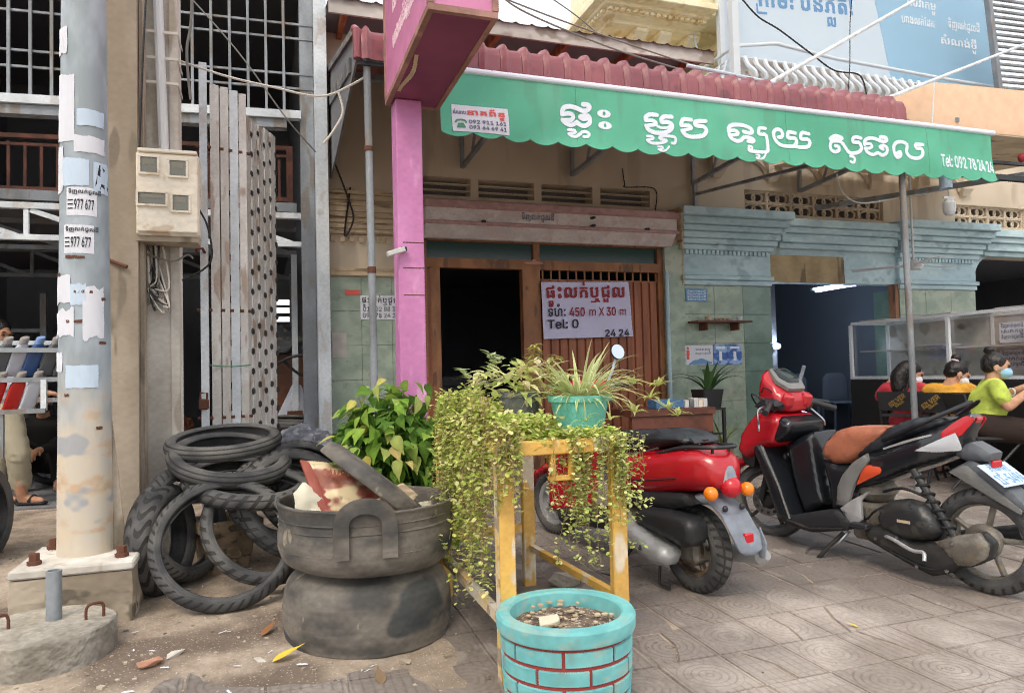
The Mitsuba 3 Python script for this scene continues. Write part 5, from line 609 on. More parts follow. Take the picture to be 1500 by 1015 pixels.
solo('white_litter', crumple([(0, 0), (.08, .01), (.085, .06), (.01, .06)], .004, (pq[0] - .12, pq[1] - .07, .298), (.95, .1, .05), (.1, .9, .15), 4, .01, .012), 'sack_white', 'crumpled white paper scrap on the soil in the turquoise pot', 'litter')
st = rng.random((36, 3)); solo('pot_pebbles', J(*[ell((pq[0] + .17 * math.sqrt(a) * math.cos(6.28 * b), pq[1] + .17 * math.sqrt(a) * math.sin(6.28 * b), hz + .432 + .004 * c), (.006 + .008 * c, .007 + .006 * a, .005), 4) for a, b, c in st]), 'board_beige', 'pale pebbles and chips scattered over the soil of the turquoise pot', 'pebbles'); labels['pot_pebbles'] = {'label': 'pale chips scattered over the soil of the turquoise pot', 'category': 'gravel', 'kind': 'stuff'}
# ------------------------------------------------------------------ plants
def lcol(m, c, var=.12, tip=None):
    n = len(m.vertices); k = 1 + (meshkit.noise(m.vertices * 40) - .5) * var; col = np.array(c)[None] * k[:, None]
    if tip is not None: t = np.linspace(0, 1, n)[:, None] ** 2; col = col * (1 - t) + np.array(tip)[None] * t
    return np.clip(col, 0, 1)
def leafpart(P_, m, c, var=.12, tip=None, name='leaf'): return part(P_, name, m, 'leaf_thin', True, color=lcol(m, c, var, tip))
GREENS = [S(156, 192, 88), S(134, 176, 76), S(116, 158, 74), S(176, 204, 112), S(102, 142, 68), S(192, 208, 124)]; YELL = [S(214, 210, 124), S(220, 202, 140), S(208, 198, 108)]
SH = thing('leafy_shrub', 'broad leaved light green shrub round the foot of the pink column', 'shrub')
rs = np.random.default_rng(12)
stems = []
for i in range(16):
    b = np.array([.70 + rs.uniform(-.16, .2), 4.02 + rs.uniform(-.12, .2), .06]); tpt = np.array([.69 + rs.uniform(-.33, .33), 3.98 + rs.uniform(-.28, .2), rs.uniform(.55, 1.06)]); stems.append(tube(spline([b, (b + tpt) / 2 + [0, 0, .12], tpt], 5), .006, 5))
part(SH, 'stems', J(*stems), 'leaf', 30, color=np.tile(np.array(S(110, 118, 70)), (sum(len(s_.vertices) for s_ in stems), 1)))
cnt = 0
while cnt < 285:
    u = rs.normal(size=3); u /= np.linalg.norm(u); 
    if u[1] > .55: continue
    r = rs.uniform(.72, 1.03); z = .64 + .52 * u[2] * r; x = .68 + .34 * u[0] * r * (1.0 if z > .5 else 1.1) + .06 * (z < .6); y = 4.0 + .27 * u[1] * r
    if z < .16: continue
    if .72 < x < .90 and .93 < z < 1.03 and y < 4.22: continue
    if .735 < x < .875 and .86 < z < 1.0: continue
    L = rs.uniform(.07, .118); out = math.atan2(u[1], u[0]); m = leafmesh(L, L * rs.uniform(.30, .40), rs.uniform(.2, .6), rs.uniform(.12, .4), 5, 1.7, .62)
    m = orient(m, (x, y, z), out + rs.normal(0, .55), rs.uniform(-.9, .45) - .25, rs.normal(0, .5))
    if rs.random() < .30: x_ = 0
    q = rs.random(); c = YELL[rs.integers(3)] if q < .10 else GREENS[rs.integers(6)]
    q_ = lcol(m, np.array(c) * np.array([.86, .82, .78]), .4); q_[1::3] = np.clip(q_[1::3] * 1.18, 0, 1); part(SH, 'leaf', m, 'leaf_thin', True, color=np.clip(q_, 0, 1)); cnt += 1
inner = []
for i in range(1700):
    u = rs.normal(size=3); u /= np.linalg.norm(u); r = rs.uniform(.35, 1.02); p = (.68 + .32 * u[0] * r, 4.03 + .26 * u[1] * r, max(.12, .62 + .48 * u[2] * r)); inner.append(orient(leafmesh(rs.uniform(.07, .10), rs.uniform(.024, .034), .4, .2, 3, 1.6, .6), p, rs.uniform(0, 6.28), rs.uniform(-1, .4)))
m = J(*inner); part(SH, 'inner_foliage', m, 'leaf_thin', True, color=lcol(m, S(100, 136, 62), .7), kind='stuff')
# trailing plants: strings of small round leaves
TR = thing('trailing_plant', 'mass of small leaved trailing plant spilling over the left side of the yellow table', 'plant')
def small_leaves(pts, size, r_, cols, jit=.012):
    V, F, C_ = [], [], []; base = np.array([[0, 0, 0], [.3, .38, .08], [.75, .36, .06], [1, 0, .0], [.75, -.36, .06], [.3, -.38, .08]])
    n = len(pts); yaw = r_.uniform(0, 2 * np.pi, n); pit = r_.uniform(-.9, .7, n); s = size * r_.uniform(.6, 1.25, n); p = pts + r_.normal(0, jit, (n, 3))
    cy, sy, cp, sp = np.cos(yaw), np.sin(yaw), np.cos(pit), np.sin(pit); bx = np.stack([cy * cp, sy * cp, sp], -1); by = np.stack([-sy, cy, 0 * cy], -1); bz = np.cross(bx, by)
    for q in base: V.append(p + s[:, None] * (q[0] * bx + q[1] * by + q[2] * bz))
    V = np.stack(V, 1).reshape(-1, 3); i = np.arange(n) * 6; F = np.concatenate([np.c_[i, i + 1, i + 2], np.c_[i, i + 2, i + 3], np.c_[i, i + 3, i + 4], np.c_[i, i + 4, i + 5]])
    c = np.array(cols)[r_.integers(len(cols), size=n)] * r_.uniform(.85, 1.35, (n, 1)); return M(V, F), np.clip(np.repeat(c, 6, 0), 0, 1)
rt = np.random.default_rng(21); GC = [S(196, 204, 116), S(180, 196, 104), S(212, 214, 142), S(158, 178, 90), S(220, 216, 156)]; DRY = [S(206, 188, 142), S(190, 172, 128), S(216, 198, 152)]
pts, dry, vin = [], [], []
for i in range(225):   # strands over the left long side and the front left corner
    t = rt.random() ** .8; y = 2.62 + .86 * t; x = .85 - .04 * rt.random(); 
    if rt.random() < .12: y = 2.55 - .03 * rt.random(); x = .80 + .10 * rt.random()
    zt = .93 + .14 * rt.random() * (1 if y > 2.7 else .3); ln = rt.uniform(.10, .74) * (1.0 if y > 2.75 else .45); zb_ = max(.14, zt - ln); n = int((zt - zb_) / .0095); zz = np.linspace(zt, zb_, n); sw = np.cumsum(rt.normal(0, .0035, (n, 2)), 0)
    p = np.c_[x + sw[:, 0] - .012 * np.minimum(1, (zt - zz) / .1), y + sw[:, 1], zz]; (dry if (rt.random() < .3 and y < 2.95) else pts).append(p); vin.append(tube(p[::max(1, n // 8)], .0016, 3, cap=False) if n > 9 else None)
for i in range(5200):  # cushion over the table top
    x, y = rt.uniform(.83, 1.10), rt.uniform(2.62, 3.55); h = .97 + .13 * meshkit.noise(np.array([[x * 7, y * 7, 1]]))[0] * (1 if y > 2.85 else .3) * (1.0 if x < .93 else -.2 if y < 3.0 else .5); pts.append(np.array([[x, y, h - .07 * rt.random() ** 2]]))
for i in range(1500): pts.append(np.array([[rt.uniform(.95, 1.33), rt.uniform(2.56, 2.72), .885 + .03 * rt.random()]]))
m, c = small_leaves(np.vstack(pts), .0225, rt, GC); part(TR, 'leaves', m, 'leaf_thin', False, color=c, kind='stuff'); m, c = small_leaves(np.vstack(dry), .017, rt, DRY, .008); part(TR, 'dry_leaves', m, 'leaf_thin', False, color=c, kind='stuff')
vm = J(*[q for q in vin if q is not None]); part(TR, 'vines', vm, 'leaf', False, color=np.tile(np.array(S(150, 126, 92)), (len(vm.vertices), 1)), kind='stuff')
T2 = thing('hanging_plant', 'strings of small round leaves hanging under the front rail of the yellow table', 'plant'); pts, vin = [], []
for i in range(72):
    x = rt.choice([rt.normal(1.155, .05), rt.normal(1.31, .03), rt.uniform(1.0, 1.33)], p=[.5, .25, .25]); y = 2.555 - .04 * rt.random() + (.12 * rt.random() if x < 1.25 else 0); zt = .90; ln = rt.uniform(.12, .50) * (1.0 if x < 1.24 else .75) * (1.0 if x > 1.05 else .6); n = int(ln / .0085); zz = np.linspace(zt, zt - ln, n); sw = np.cumsum(rt.normal(0, .003, (n, 2)), 0)
    p = np.c_[x + sw[:, 0], y + sw[:, 1] - .015, zz]; pts.append(p); vin.append(tube(p[::max(1, n // 8)], .0015, 3, cap=False) if n > 9 else None)
for s_ in range(7):
    a = np.array([1.34, 2.57, .9 - .07 * s_]); b = a + [rt.uniform(.03, .10), rt.uniform(-.05, .02), rt.uniform(-.06, .02)]; pts.append(a + (b - a) * np.linspace(0, 1, 14)[:, None])
m, c = small_leaves(np.vstack(pts), .0195, rt, [S(190, 202, 122), S(208, 212, 146), S(164, 182, 102), S(220, 216, 164)], .009); part(T2, 'leaves', m, 'leaf_thin', False, color=c, kind='stuff')
vm = J(*[q for q in vin if q is not None]); part(T2, 'vines', vm, 'leaf', False, color=np.tile(np.array(S(140, 126, 90)), (len(vm.vertices), 1)), kind='stuff')
def strap_leaf(o, yaw, L, W, up, c, edge, seed, n=7):
    t = np.linspace(0, 1, n + 1); ang = up - 1.9 * t ** 1.3 * (.6 + .4 * math.sin(seed)); dx = np.cumsum(np.r_[0, np.cos(ang[:-1])]) * L / n; dz = np.cumsum(np.r_[0, np.sin(ang[:-1])]) * L / n; w = W * (1 - t ** 2.5) * (.6 + .4 * np.minimum(1, t * 6)); V, C_ = [], []
    for i in range(n + 1): V += [(dx[i], w[i], dz[i] + .3 * w[i]), (dx[i], 0, dz[i]), (dx[i], -w[i], dz[i] + .3 * w[i])]; C_ += [edge, c, edge]
    F = [q for i in range(n) for q in ((3 * i, 3 * i + 3, 3 * i + 4, 3 * i + 1), (3 * i + 1, 3 * i + 4, 3 * i + 5, 3 * i + 2))]; m = orient(M(V, F), o, yaw, 0); return m, np.array(C_)
SP = thing('spider_plant', 'pale striped spider plant arching out of the teal bucket', 'plant')
for i in range(140):
    a = rt.uniform(0, 2 * np.pi); L = rt.uniform(.14, .34); m, c = strap_leaf((bc[0] + .03 * math.cos(a), bc[1] + .03 * math.sin(a), 1.02), a, L, rt.uniform(.006, .011), rt.uniform(.25, 1.3), np.array(S(196, 208, 136)) * rt.uniform(.75, 1.1), np.array(S(228, 230, 188)), i); part(SP, 'leaf', m, 'leaf_thin', True, color=np.clip(c, 0, 1))
for P_ in ([(1.30, 2.78, 1.05), (1.42, 2.72, 1.07), (1.56, 2.70, 1.02), (1.67, 2.70, .95)], [(1.28, 2.77, 1.05), (1.38, 2.69, 1.04), (1.46, 2.69, .97)], [(1.3, 2.8, 1.05), (1.42, 2.74, 1.12), (1.58, 2.70, 1.08)], [(1.3, 2.8, 1.05), (1.38, 2.74, 1.11), (1.46, 2.70, 1.09)], [(1.22, 2.72, 1.05), (1.22, 2.67, 1.03), (1.22, 2.66, .95)], [(1.32, 2.7, 1.05), (1.325, 2.66, 1.02), (1.328, 2.655, .95)]):
    s_ = spline(P_, 6); r_ = part(SP, 'runner', tube(s_, .0022, 5), 'leaf', 30, color=np.tile(np.array(S(190, 180, 120)), (len(s_) * 5 + 2, 1)))
    ends = [s_[-1]] if len(P_) == 3 else [s_[-1], s_[-8], s_[-4]]
    for e in ends:
        for j in range(11 if P_[0][0] > 1.25 and P_[0][0] != 1.32 else 4):
            a = rt.uniform(0, 2 * np.pi); m, c = strap_leaf(e, a, rt.uniform(.05, .085), .0065, rt.uniform(.2, 1.3), np.array(S(186, 198, 112)) * rt.uniform(.85, 1.1), np.array(S(214, 216, 150)), j); part(r_, 'plantlet_leaf', m, 'leaf_thin', True, color=np.clip(c, 0, 1))
SC = thing('succulent_plant', 'bushy pale green succulent rising above the grey pot', 'plant')
for i in range(170):
    a = rt.uniform(0, 6.28); r = rt.uniform(0, .17); h = rt.uniform(1.04, 1.19); o = (1.08 + r * math.cos(a) * 1.3, 2.97 + r * math.sin(a), h); m = orient(leafmesh(rt.uniform(.05, .09), .016, .3, .3, 4, 1.6, .6), o, a + rt.normal(0, .6), rt.uniform(-.4, .9)); leafpart(SC, m, [S(218, 224, 150), S(226, 226, 172), S(198, 210, 134), S(230, 212, 176)][rt.integers(4)], .2)
for P_ in ([(1.10, 2.95, 1.08), (1.11, 2.95, 1.2), (1.12, 2.94, 1.27)], [(1.16, 2.93, 1.08), (1.18, 2.92, 1.16), (1.2, 2.9, 1.22)]):
    s_ = spline(P_, 5); q = part(SC, 'stalk', tube(s_, .004, 5), 'leaf', 30, color=np.tile(np.array(S(170, 120, 90)), (len(s_) * 5 + 2, 1)))
    for e in s_[2::1]:
        for j in range(4): m = orient(leafmesh(.045, .010, .4, .2, 3, 1.6, .6), e, rt.uniform(0, 6.28), rt.uniform(-.2, .6)); leafpart(SC, m, S(180, 176, 104), .2)
JD = thing('jade_sprig', 'leggy sprig with oval pale leaves above the left end of the trailing plant', 'plant')
for P_ in ([(.90, 3.2, 1.03), (.96, 3.2, 1.12), (1.05, 3.2, 1.22)], [(.88, 3.2, 1.02), (.90, 3.2, 1.10), (.86, 3.2, 1.17)], [(.93, 3.2, 1.05), (1.0, 3.18, 1.10), (1.08, 3.17, 1.13)], [(.96, 3.2, 1.12), (1.0, 3.2, 1.18), (.99, 3.2, 1.245)]):
    s_ = spline(P_, 6); part(JD, 'stem', tube(s_, .0035, 5), 'leaf', 30, color=np.tile(np.array(S(120, 100, 76)), (len(s_) * 5 + 2, 1)))
    for e in s_[4:]:
        for j in range(2): m = orient(leafmesh(.048, .018, .15, .2, 4, 1.6, .7), e, rt.uniform(0, 6.28), rt.uniform(.0, .8)); leafpart(JD, m, [S(206, 216, 170), S(182, 198, 146), S(220, 224, 190)][rt.integers(3)], .15)
# ------------------------------------------------------------------ litter on the ground
def gl(x, y): return float(np.maximum(ground_z(np.array(x), np.array(y)), gz(y) + .006 if x > .7 else -1))
for i, (x, y, L, c, lab) in enumerate([(.02, 3.02, .13, S(214, 184, 70), 'bright yellow fallen leaf on the dirt left of the tub'), (-.02, 3.32, .10, S(150, 104, 70), 'curled brown fallen leaf behind the yellow one'), (.40, 2.72, .1, S(130, 108, 84), 'thin dry brown leaf in front of the tub'), (2.42, 2.52, .05, S(214, 190, 90), 'tiny yellow leaf on the pavers in the right foreground')]):
    k = thing('fallen_leaf', lab, 'leaf'); m = orient(leafmesh(L, L * .2, -.25, .3, 6, 1.3, .6), (x, y, gl(x, y) + .006), .2 + i * .7, .1); scene[k] = ply_(m, 'leaf', True, color=lcol(m, c, .3))
def stone(x, y, s, m, lab, nm='stone', cat='stone'):
    q = hull(np.random.default_rng(int(s * 900 + abs(x) * 100)).normal(size=(13, 3)) * .62); v = q.vertices * (1 + .5 * (meshkit.noise(q.vertices * 1.6 + x * 31)[:, None] - .5)) * np.array([s, s * .75, s * .5]); solo(nm, M(v + [x, y, gl(x, y) + s * .2], q.faces), m, lab, cat, smooth=False)
stone(-.44, 3.16, .055, 'clay', 'pinkish broken brick piece beside the round concrete base'); stone(-.36, 3.22, .03, 'concrete_pale', 'pale chip right of the pinkish brick piece'); stone(.63, 2.46, .035, 'concrete_pale', 'pale pebble in the dirt at the bottom centre'); stone(-.02, 3.06, .02, 'concrete_pale', 'small white pebble above the yellow leaf'); stone(.52, 2.86, .03, 'concrete_brown', 'grey stone at the front edge of the tyre pedestal'); stone(1.45, 3.5, .09, 'rough_concrete', 'grey stone lump under the back of the yellow table')
ps = np.random.default_rng(3); gm = []
for i in range(900):
    x, y = ps.uniform(-1.6, .8), ps.uniform(2.3, 5.6); s = ps.uniform(.002, .009) * (1.6 if ps.random() < .06 else 1); gm.append(mv(box(-s, s, -s * .7, s * .7, -s * .4, s * .4), (x, y, gl(x, y) + s * .2), rz=ps.uniform(0, 6)))
for i in range(420):
    x, y = ps.uniform(.8, 3.8), ps.uniform(2.0, 5.0); s = ps.uniform(.0015, .005); gm.append(mv(box(-s, s, -s * .7, s * .7, -s * .4, s * .4), (x, y, float(gz(y)) + .007), rz=ps.uniform(0, 6)))
gm = J(*gm); k = thing('gravel', 'loose grit and chips scattered on the dirt', 'gravel'); labels[k]['kind'] = 'stuff'; scene[k] = ply_(gm, 'concrete', False)
lt = []
for i in range(75):
    x, y = ps.uniform(-1.0, .75), ps.uniform(2.45, 4.4); L = ps.uniform(.015, .05); lt.append(mv(puff([(0, 0), (L, .004), (L * .9, L * .3), (L * .1, L * .25)], .0006, .002, .01, .01), (x, y, gl(x, y) + .006), rz=ps.uniform(0, 6), ax=[1, 0, 0], an=1.4))
k = thing('paper_scraps', 'tiny white paper and plastic scraps strewn on the dirt', 'litter'); labels[k]['kind'] = 'stuff'; scene[k] = ply_(J(*lt), 'paper', False)
# ------------------------------------------------------------------ motor scooters
def bike(A, hd):
    h = np.array([hd[0], hd[1], 0.0]); h /= np.linalg.norm(h); n = np.array([-h[1], h[0], 0.0]); A = np.array([A[0], A[1], 0.0])
    return lambda m: basis(m, A, h, n, (0, 0, 1))
def W(R, w, kind, c, steer, lean=0.0):
    m = tyre_mesh(R, w, kind); ax = np.array([-math.sin(steer), math.cos(steer), lean]); d, a, b = frame(ax); return basis(m, c, a, b, d), (np.array(c, float), a, b, d)
def rimset(loc, parent, R, F, mt, spokes, hubm, drum=None):
    c, a, b, d = F; f_ = lambda m: loc(basis(m, c, a, b, d))
    part(parent, 'rim', f_(lathe([(R - .006, -.034), (R - .03, -.026), (R - .036, 0), (R - .03, .026), (R - .006, .034), (R - .012, .030), (R - .024, .0), (R - .012, -.030)], 56, closed=True)), mt)
    for i in range(spokes):
        t = 2 * np.pi * i / spokes + .4; p, q = (.05 * math.cos(t), .05 * math.sin(t), 0), ((R - .032) * math.cos(t + .12), (R - .032) * math.sin(t + .12), 0); part(parent, 'spoke', f_(bar(p, q, .020, .034, up=(0, 0, 1), b=.005)), mt)
    part(parent, 'hub', f_(J(lathe([(0, -.06), (.03, -.06), (.055, -.045), (.06, .03), (.03, .055), (0, .06)], 28), *( [lathe([(0, .03), (drum, .03), (drum, .05), (drum * .75, .065), (0, .07)], 32)] if drum else []))), hubm)
# the red and black scooter on its side stand
S1 = thing('motor_scooter', 'red and black scooter with brown and black seat on its side stand at the right', 'motor scooter'); L = bike((3.36, 2.61), (-.18473, .98279))
z0 = .015
t, Fr = W(.258, .048, 1, (.03, 0, .258 + z0), 0, 0); k = part(S1, 'rear_wheel', L(t), 'rubber', True, uv=tyre_uv(1)); rimset(L, k, .205, Fr, 'engine', 5, 'engine', .085)
t, Fr = W(.246, .042, 2, (1.352, .0, .246 + .045), .42, .04); k = part(S1, 'front_wheel', L(t), 'rubber', True, uv=tyre_uv(2)); rimset(L, k, .200, Fr, 'engine_black', 5, 'engine_black'); c, a, b, d = Fr
disc = lathe([(.055, .058), (.098, .058), (.098, .063), (.055, .063)], 40, closed=True); part(S1, 'brake_disc', L(basis(disc, c, a, b, d)), 'chrome'); 
part(S1, 'brake_holes', L(basis(J(*[mv(lathe([(.009, .057), (.011, .0645), (0, .0645)], 8), (.078 * math.cos(q), .078 * math.sin(q), 0)) for q in np.arange(12) * 2 * np.pi / 12]), c, a, b, d)), 'black_plastic')
def tp(m):
    v = m.vertices.copy(); u = v[:, 0]; v[:, 1] *= np.clip(.40 + (u + .06) * 2.2, .40, 1); v[:, 0] = u + .10 * np.clip(1 - u / .5, 0, 1.15); return M(v, m.faces)
PF = lambda poly, e, dm, R=.07, st=.02, v=0.0: L(tp(puff(poly, e, dm, R, st, v)))
part(S1, 'front_seat', PF([(.868, .615), (.875, .660), (.848, .705), (.777, .772), (.678, .802), (.56, .806), (.448, .812), (.50, .735), (.60, .655), (.70, .592), (.80, .582)], .095, .035, .06), 'brown_vinyl', True, label='brown front half of the seat')
part(S1, 'rear_seat', PF([(.655, .655), (.56, .742), (.449, .806), (.36, .838), (.252, .866), (.085, .872), (.06, .85), (.14, .82), (.337, .755), (.527, .662), (.64, .625)], .092, .035, .05), 'black_vinyl', True, label='black rear half of the seat')
part(S1, 'tail_cowl', PF([(.66, .60), (.576, .665), (.397, .729), (.25, .785), (.101, .838), (-.03, .895), (-.075, .87), (-.02, .77), (-.013, .709), (.11, .651), (.266, .597), (.376, .559), (.464, .522), (.60, .475), (.648, .458), (.69, .40), (.70, .46)], .095, .045, .07), 'scooter_black', 35)
for s, v in ((1, .132), (-1, -.132)):
    part(S1, 'cowl_crease', L(tp(tube([(.50, v, .665), (.30, v, .727), (.05, v * .94, .80)], .006, 6))), 'scooter_black'); part(S1, 'grab_rail', L(tp(tube(spline([(.47, v * .95, .74), (.30, v, .80), (.10, v, .885), (-.06, v * .6, .955)], 5), [.012] * 15 + [.007], 8))), 'scooter_black')
    part(S1, 'turn_lamp', L(tp(puff([(.24, .70), (.10, .765), (.02, .80), (.0, .745), (-.01, .712), (.12, .698)], .006, .012, .05, .02, v * 1.05))), 'lens_clear', 35); part(S1, 'side_tail_lamp', L(tp(puff([(.105, .755), (-.006, .785), (-.085, .872), (-.03, .885), (.045, .838), (.095, .80)], .006, .010, .05, .02, v * .99))), 'lens_red', 35)
    part(S1, 'side_panel', L(puff([(.755, .36), (.745, .46), (.712, .53), (.64, .61), (.557, .665), (.548, .62), (.61, .545), (.655, .455), (.675, .385), (.70, .36)], .010, .016, .05, .02, v * 1.08)), 'panel_grey', 35); part(S1, 'orange_panel', L(puff([(.63, .485), (.585, .595), (.50, .61), (.478, .585), (.487, .563)], .008, .012, .05, .02, v * 1.03)), 'orange_panel', 35); part(S1, 'cowl_badge', L(box(.475, .53, v * 1.10 - .004, v * 1.10 + .004, .60, .625)), 'chrome', False)
    part(S1, 'frame_bracket', L(puff([(.728, .344), (.654, .40), (.543, .465), (.60, .40), (.597, .30), (.640, .262), (.665, .265)], .008, .010, .03, .02, v * 1.14)), 'silver_metal', 35)
    part(S1, 'footpeg', L(J(box(.545, .645, v * 1.02, v * 1.5, .255, .285, .006))), 'black_plastic', False)
part(S1, 'tail_lamp', PF([(.105, .755), (-.006, .785), (-.085, .872), (-.03, .885), (.045, .838), (.095, .80)], .06, .035, .05), 'lens_red', 35)
part(S1, 'leg_shield', PF([(1.262, .665), (1.20, .55), (1.135, .42), (1.062, .235), (1.10, .20), (1.16, .22), (1.24, .42), (1.33, .62), (1.34, .70)], .165, .02, .04), 'scooter_black', 35)
part(S1, 'glove_box', PF([(1.22, .66), (1.12, .69), (1.05, .75), (1.04, .81), (1.12, .845), (1.25, .80)], .14, .03, .04), 'scooter_black', 35); part(S1, 'centre_tunnel', L(puff([(1.17, .66), (1.06, .72), (.97, .755), (.955, .64), (.93, .46), (.90, .33), (1.05, .24), (1.12, .42)], .10, .03, .05, .02, -.055)), 'scooter_black', 35); part(S1, 'seat_base', PF([(.885, .60), (.845, .45), (.835, .31), (.72, .30), (.66, .40), (.66, .58)], .085, .03, .05), 'scooter_black', 35)
part(S1, 'footboard', PF([(1.09, .245), (.93, .29), (.745, .335), (.66, .275), (.69, .225), (.92, .175), (1.05, .185), (1.10, .205)], .16, .015, .03), 'black_plastic', 35); part(S1, 'step_edge', L(tube([(1.08, .178, .222), (.92, .180, .20), (.70, .178, .235)], .008, 6)), 'engine_black')
part(S1, 'bag_hook', L(tube([(1.16, .05, .60), (1.10, .05, .61), (1.09, .05, .56)], .008, 6)), 'silver_metal')
part(S1, 'front_cowl', PF([(1.375, .80), (1.31, .86), (1.22, .868), (1.13, .85), (1.10, .815), (1.13, .75), (1.16, .665), (1.26, .64), (1.40, .56), (1.47, .60), (1.44, .72)], .14, .05, .06), 'scooter_red', 35)
part(S1, 'headset', PF([(1.12, .87), (1.105, .94), (1.13, .99), (1.165, 1.035), (1.24, 1.10), (1.285, 1.135), (1.31, 1.085), (1.335, .98), (1.325, .90), (1.22, .865)], .065, .075, .06), 'scooter_red', 35)
for s in (1, -1): part(S1, 'inner_cover', L(puff([(1.16, .87), (1.10, .90), (1.085, .96), (1.12, .985), (1.17, .94)], .022, .02, .03, .015, .085 * s)), 'scooter_red', 35)
for s in (1, -1): part(S1, 'headset_wing', L(puff([(1.33, .90), (1.26, .955), (1.17, .95), (1.11, .92), (1.13, .88), (1.24, .865)], .022, .022, .03, .02, .125 * s)), 'black_plastic', 35)
part(S1, 'instrument_panel', L(basis(puff([(-.075, 0), (-.115, .12), (-.07, .20), (.07, .20), (.115, .12), (.075, 0)], .012, .012, .06, .02), (1.272, 0, 1.128), (0, 1, 0), (-.64, 0, .77), (-.77, 0, -.64))), 'panel_grey', 35); part(S1, 'instrument_glass', L(basis(puff([(-.06, .02), (-.085, .11), (-.05, .16), (.05, .16), (.085, .11), (.06, .02)], .004, .012, .05, .02), (1.260, 0, 1.146), (0, 1, 0), (-.64, 0, .77), (-.77, 0, -.64))), 'glass_dark', 35)
part(S1, 'headlamp', PF([(1.40, .62), (1.45, .64), (1.475, .60), (1.42, .54)], .10, .03, .03), 'glass_dark', 35); part(S1, 'cowl_tip', PF([(1.42, .68), (1.48, .60), (1.45, .52), (1.38, .50), (1.36, .58)], .12, .02, .03), 'black_plastic', 35)
part(S1, 'handlebar', L(tube(spline([(1.14, -.33, .91), (1.19, -.18, .935), (1.20, 0, .93), (1.19, .18, .935), (1.15, .24, .91)], 5), .012, 8)), 'black_plastic'); 
for s in (1, -1): part(S1, 'grip', L(tube([(1.17, .19 * s, .92), (1.09, .325 * s, .872)], .019, 12)), 'black_plastic'); part(S1, 'brake_lever', L(tube(spline([(1.20, .17 * s, .91), (1.22, .24 * s, .88), (1.165, .30 * s, .80), (1.16, .305 * s, .76)], 4), .007, 6)), 'chrome')
part(S1, 'mirror_stem', L(tube([(1.20, -.10, 1.00), (1.16, -.11, 1.11), (1.145, -.11, 1.15)], .012, 8)), 'grey_plastic')
part(S1, 'front_fender', L(basis(puff([(.30, .09), (.255, .225), (.12, .30), (-.05, .305), (-.11, .27), (-.02, .255), (.10, .25), (.20, .19), (.245, .08)], .035, .035, .03), (1.352, 0, .285), (math.cos(.42) , math.sin(.42), 0), (-math.sin(.42), math.cos(.42), 0), (0, 0, 1))), 'scooter_red', 35)
part(S1, 'fender_side', L(basis(puff([(-.02, .30), (-.13, .33), (-.16, .24), (-.10, .235)], .055, .03, .03), (1.352, 0, .285), (math.cos(.42), math.sin(.42), 0), (-math.sin(.42), math.cos(.42), 0), (0, 0, 1))), 'black_plastic', 35)
for s in (1, -1): part(S1, 'fork', L(tube([(1.26, .075 * s, .62), (1.335 + .03 * s, .075 * s, .30)], .020, 10)), 'black_plastic')
part(S1, 'airbox', L(puff([(.505, .33), (.475, .39), (.42, .43), (.345, .447), (.249, .435), (.19, .375), (.166, .31), (.20, .27), (.26, .25), (.366, .239), (.478, .27)], .02, .045, .07, .02, .13)), 'engine_black', 35); part(S1, 'airbox_mark', L(box(.30, .37, .192, .1965, .33, .345)), 'board_beige', False)
part(S1, 'transmission', L(puff([(.60, .262), (.46, .30), (.33, .235), (.22, .25), (.10, .30), (-.01, .335), (-.06, .29), (-.045, .215), (.03, .165), (.095, .145), (.16, .10), (.23, .075), (.33, .10), (.467, .15), (.58, .19)], .03, .035, .06, .02, .105)), 'engine_black', 35)
part(S1, 'belt_cover', L(puff([(.20, .255), (.08, .31), (-.01, .335), (-.055, .285), (-.04, .22), (.03, .17), (.10, .16)], .01, .025, .06, .02, .145)), 'engine', 35); part(S1, 'kick_lever', L(tube(spline([(.46, .16, .235), (.40, .19, .235), (.30, .195, .20), (.235, .20, .20), (.22, .22, .165)], 4), .010, 8)), 'silver_metal')
part(S1, 'engine_block', L(J(box(.42, .72, -.10, .08, .17, .38, .02), box(.18, .45, -.09, .04, .20, .40, .05), ell((.62, -.02, .45), (.10, .12, .08), 8))), 'engine', 30)
for q in range(6): part(S1, 'cooling_fin', L(box(.60 + .018 * q, .608 + .018 * q, .03, .11, .23, .36)), 'engine', False)
hx = [( .300 - .17 * t / 1.0 + .027 * math.cos(2 * np.pi * 7 * t) * .85, .125 + .027 * math.sin(2 * np.pi * 7 * t), .575 - .27 * t + .027 * math.cos(2 * np.pi * 7 * t) * -.5) for t in np.linspace(0, 1, 99)]
sk_ = part(S1, 'shock_absorber', L(tube([(.315, .125, .60), (.12, .125, .29)], .018, 10)), 'engine_black'); part(sk_, 'spring', L(tube(hx, .006, 6)), 'black_plastic')
part(S1, 'rear_fender', L(puff([(.16, .61), (.06, .67), (-.03, .62), (-.15, .50), (-.18, .455), (-.15, .44), (-.05, .51), (.07, .565)], .055, .015, .03)), 'fender_grey', 35); part(S1, 'tail_bracket', L(puff([(.17, .70), (.06, .755), (-.035, .705), (-.02, .665), (.08, .655)], .05, .02, .03)), 'fender_grey', 35); part(S1, 'reflector', L(box(-.035, -.02, -.04, .04, .635, .668, .004)), 'lens_red', False)
for s in (1, -1): part(S1, 'fender_stay', L(puff([(.16, .60), (.08, .645), (-.17, .45), (-.16, .435), (-.05, .49)], .004, .006, .03, .02, .074 * s)), 'panel_grey', 35)
PE = ((0, -1, 0), (.80, 0, .60), (.60, 0, -.80)); pk = part(S1, 'number_plate', L(basis(box(0, .25, 0, .15, -.004, 0, .001), (-.120, .125, .560), *PE)), 'paper_blue', False)
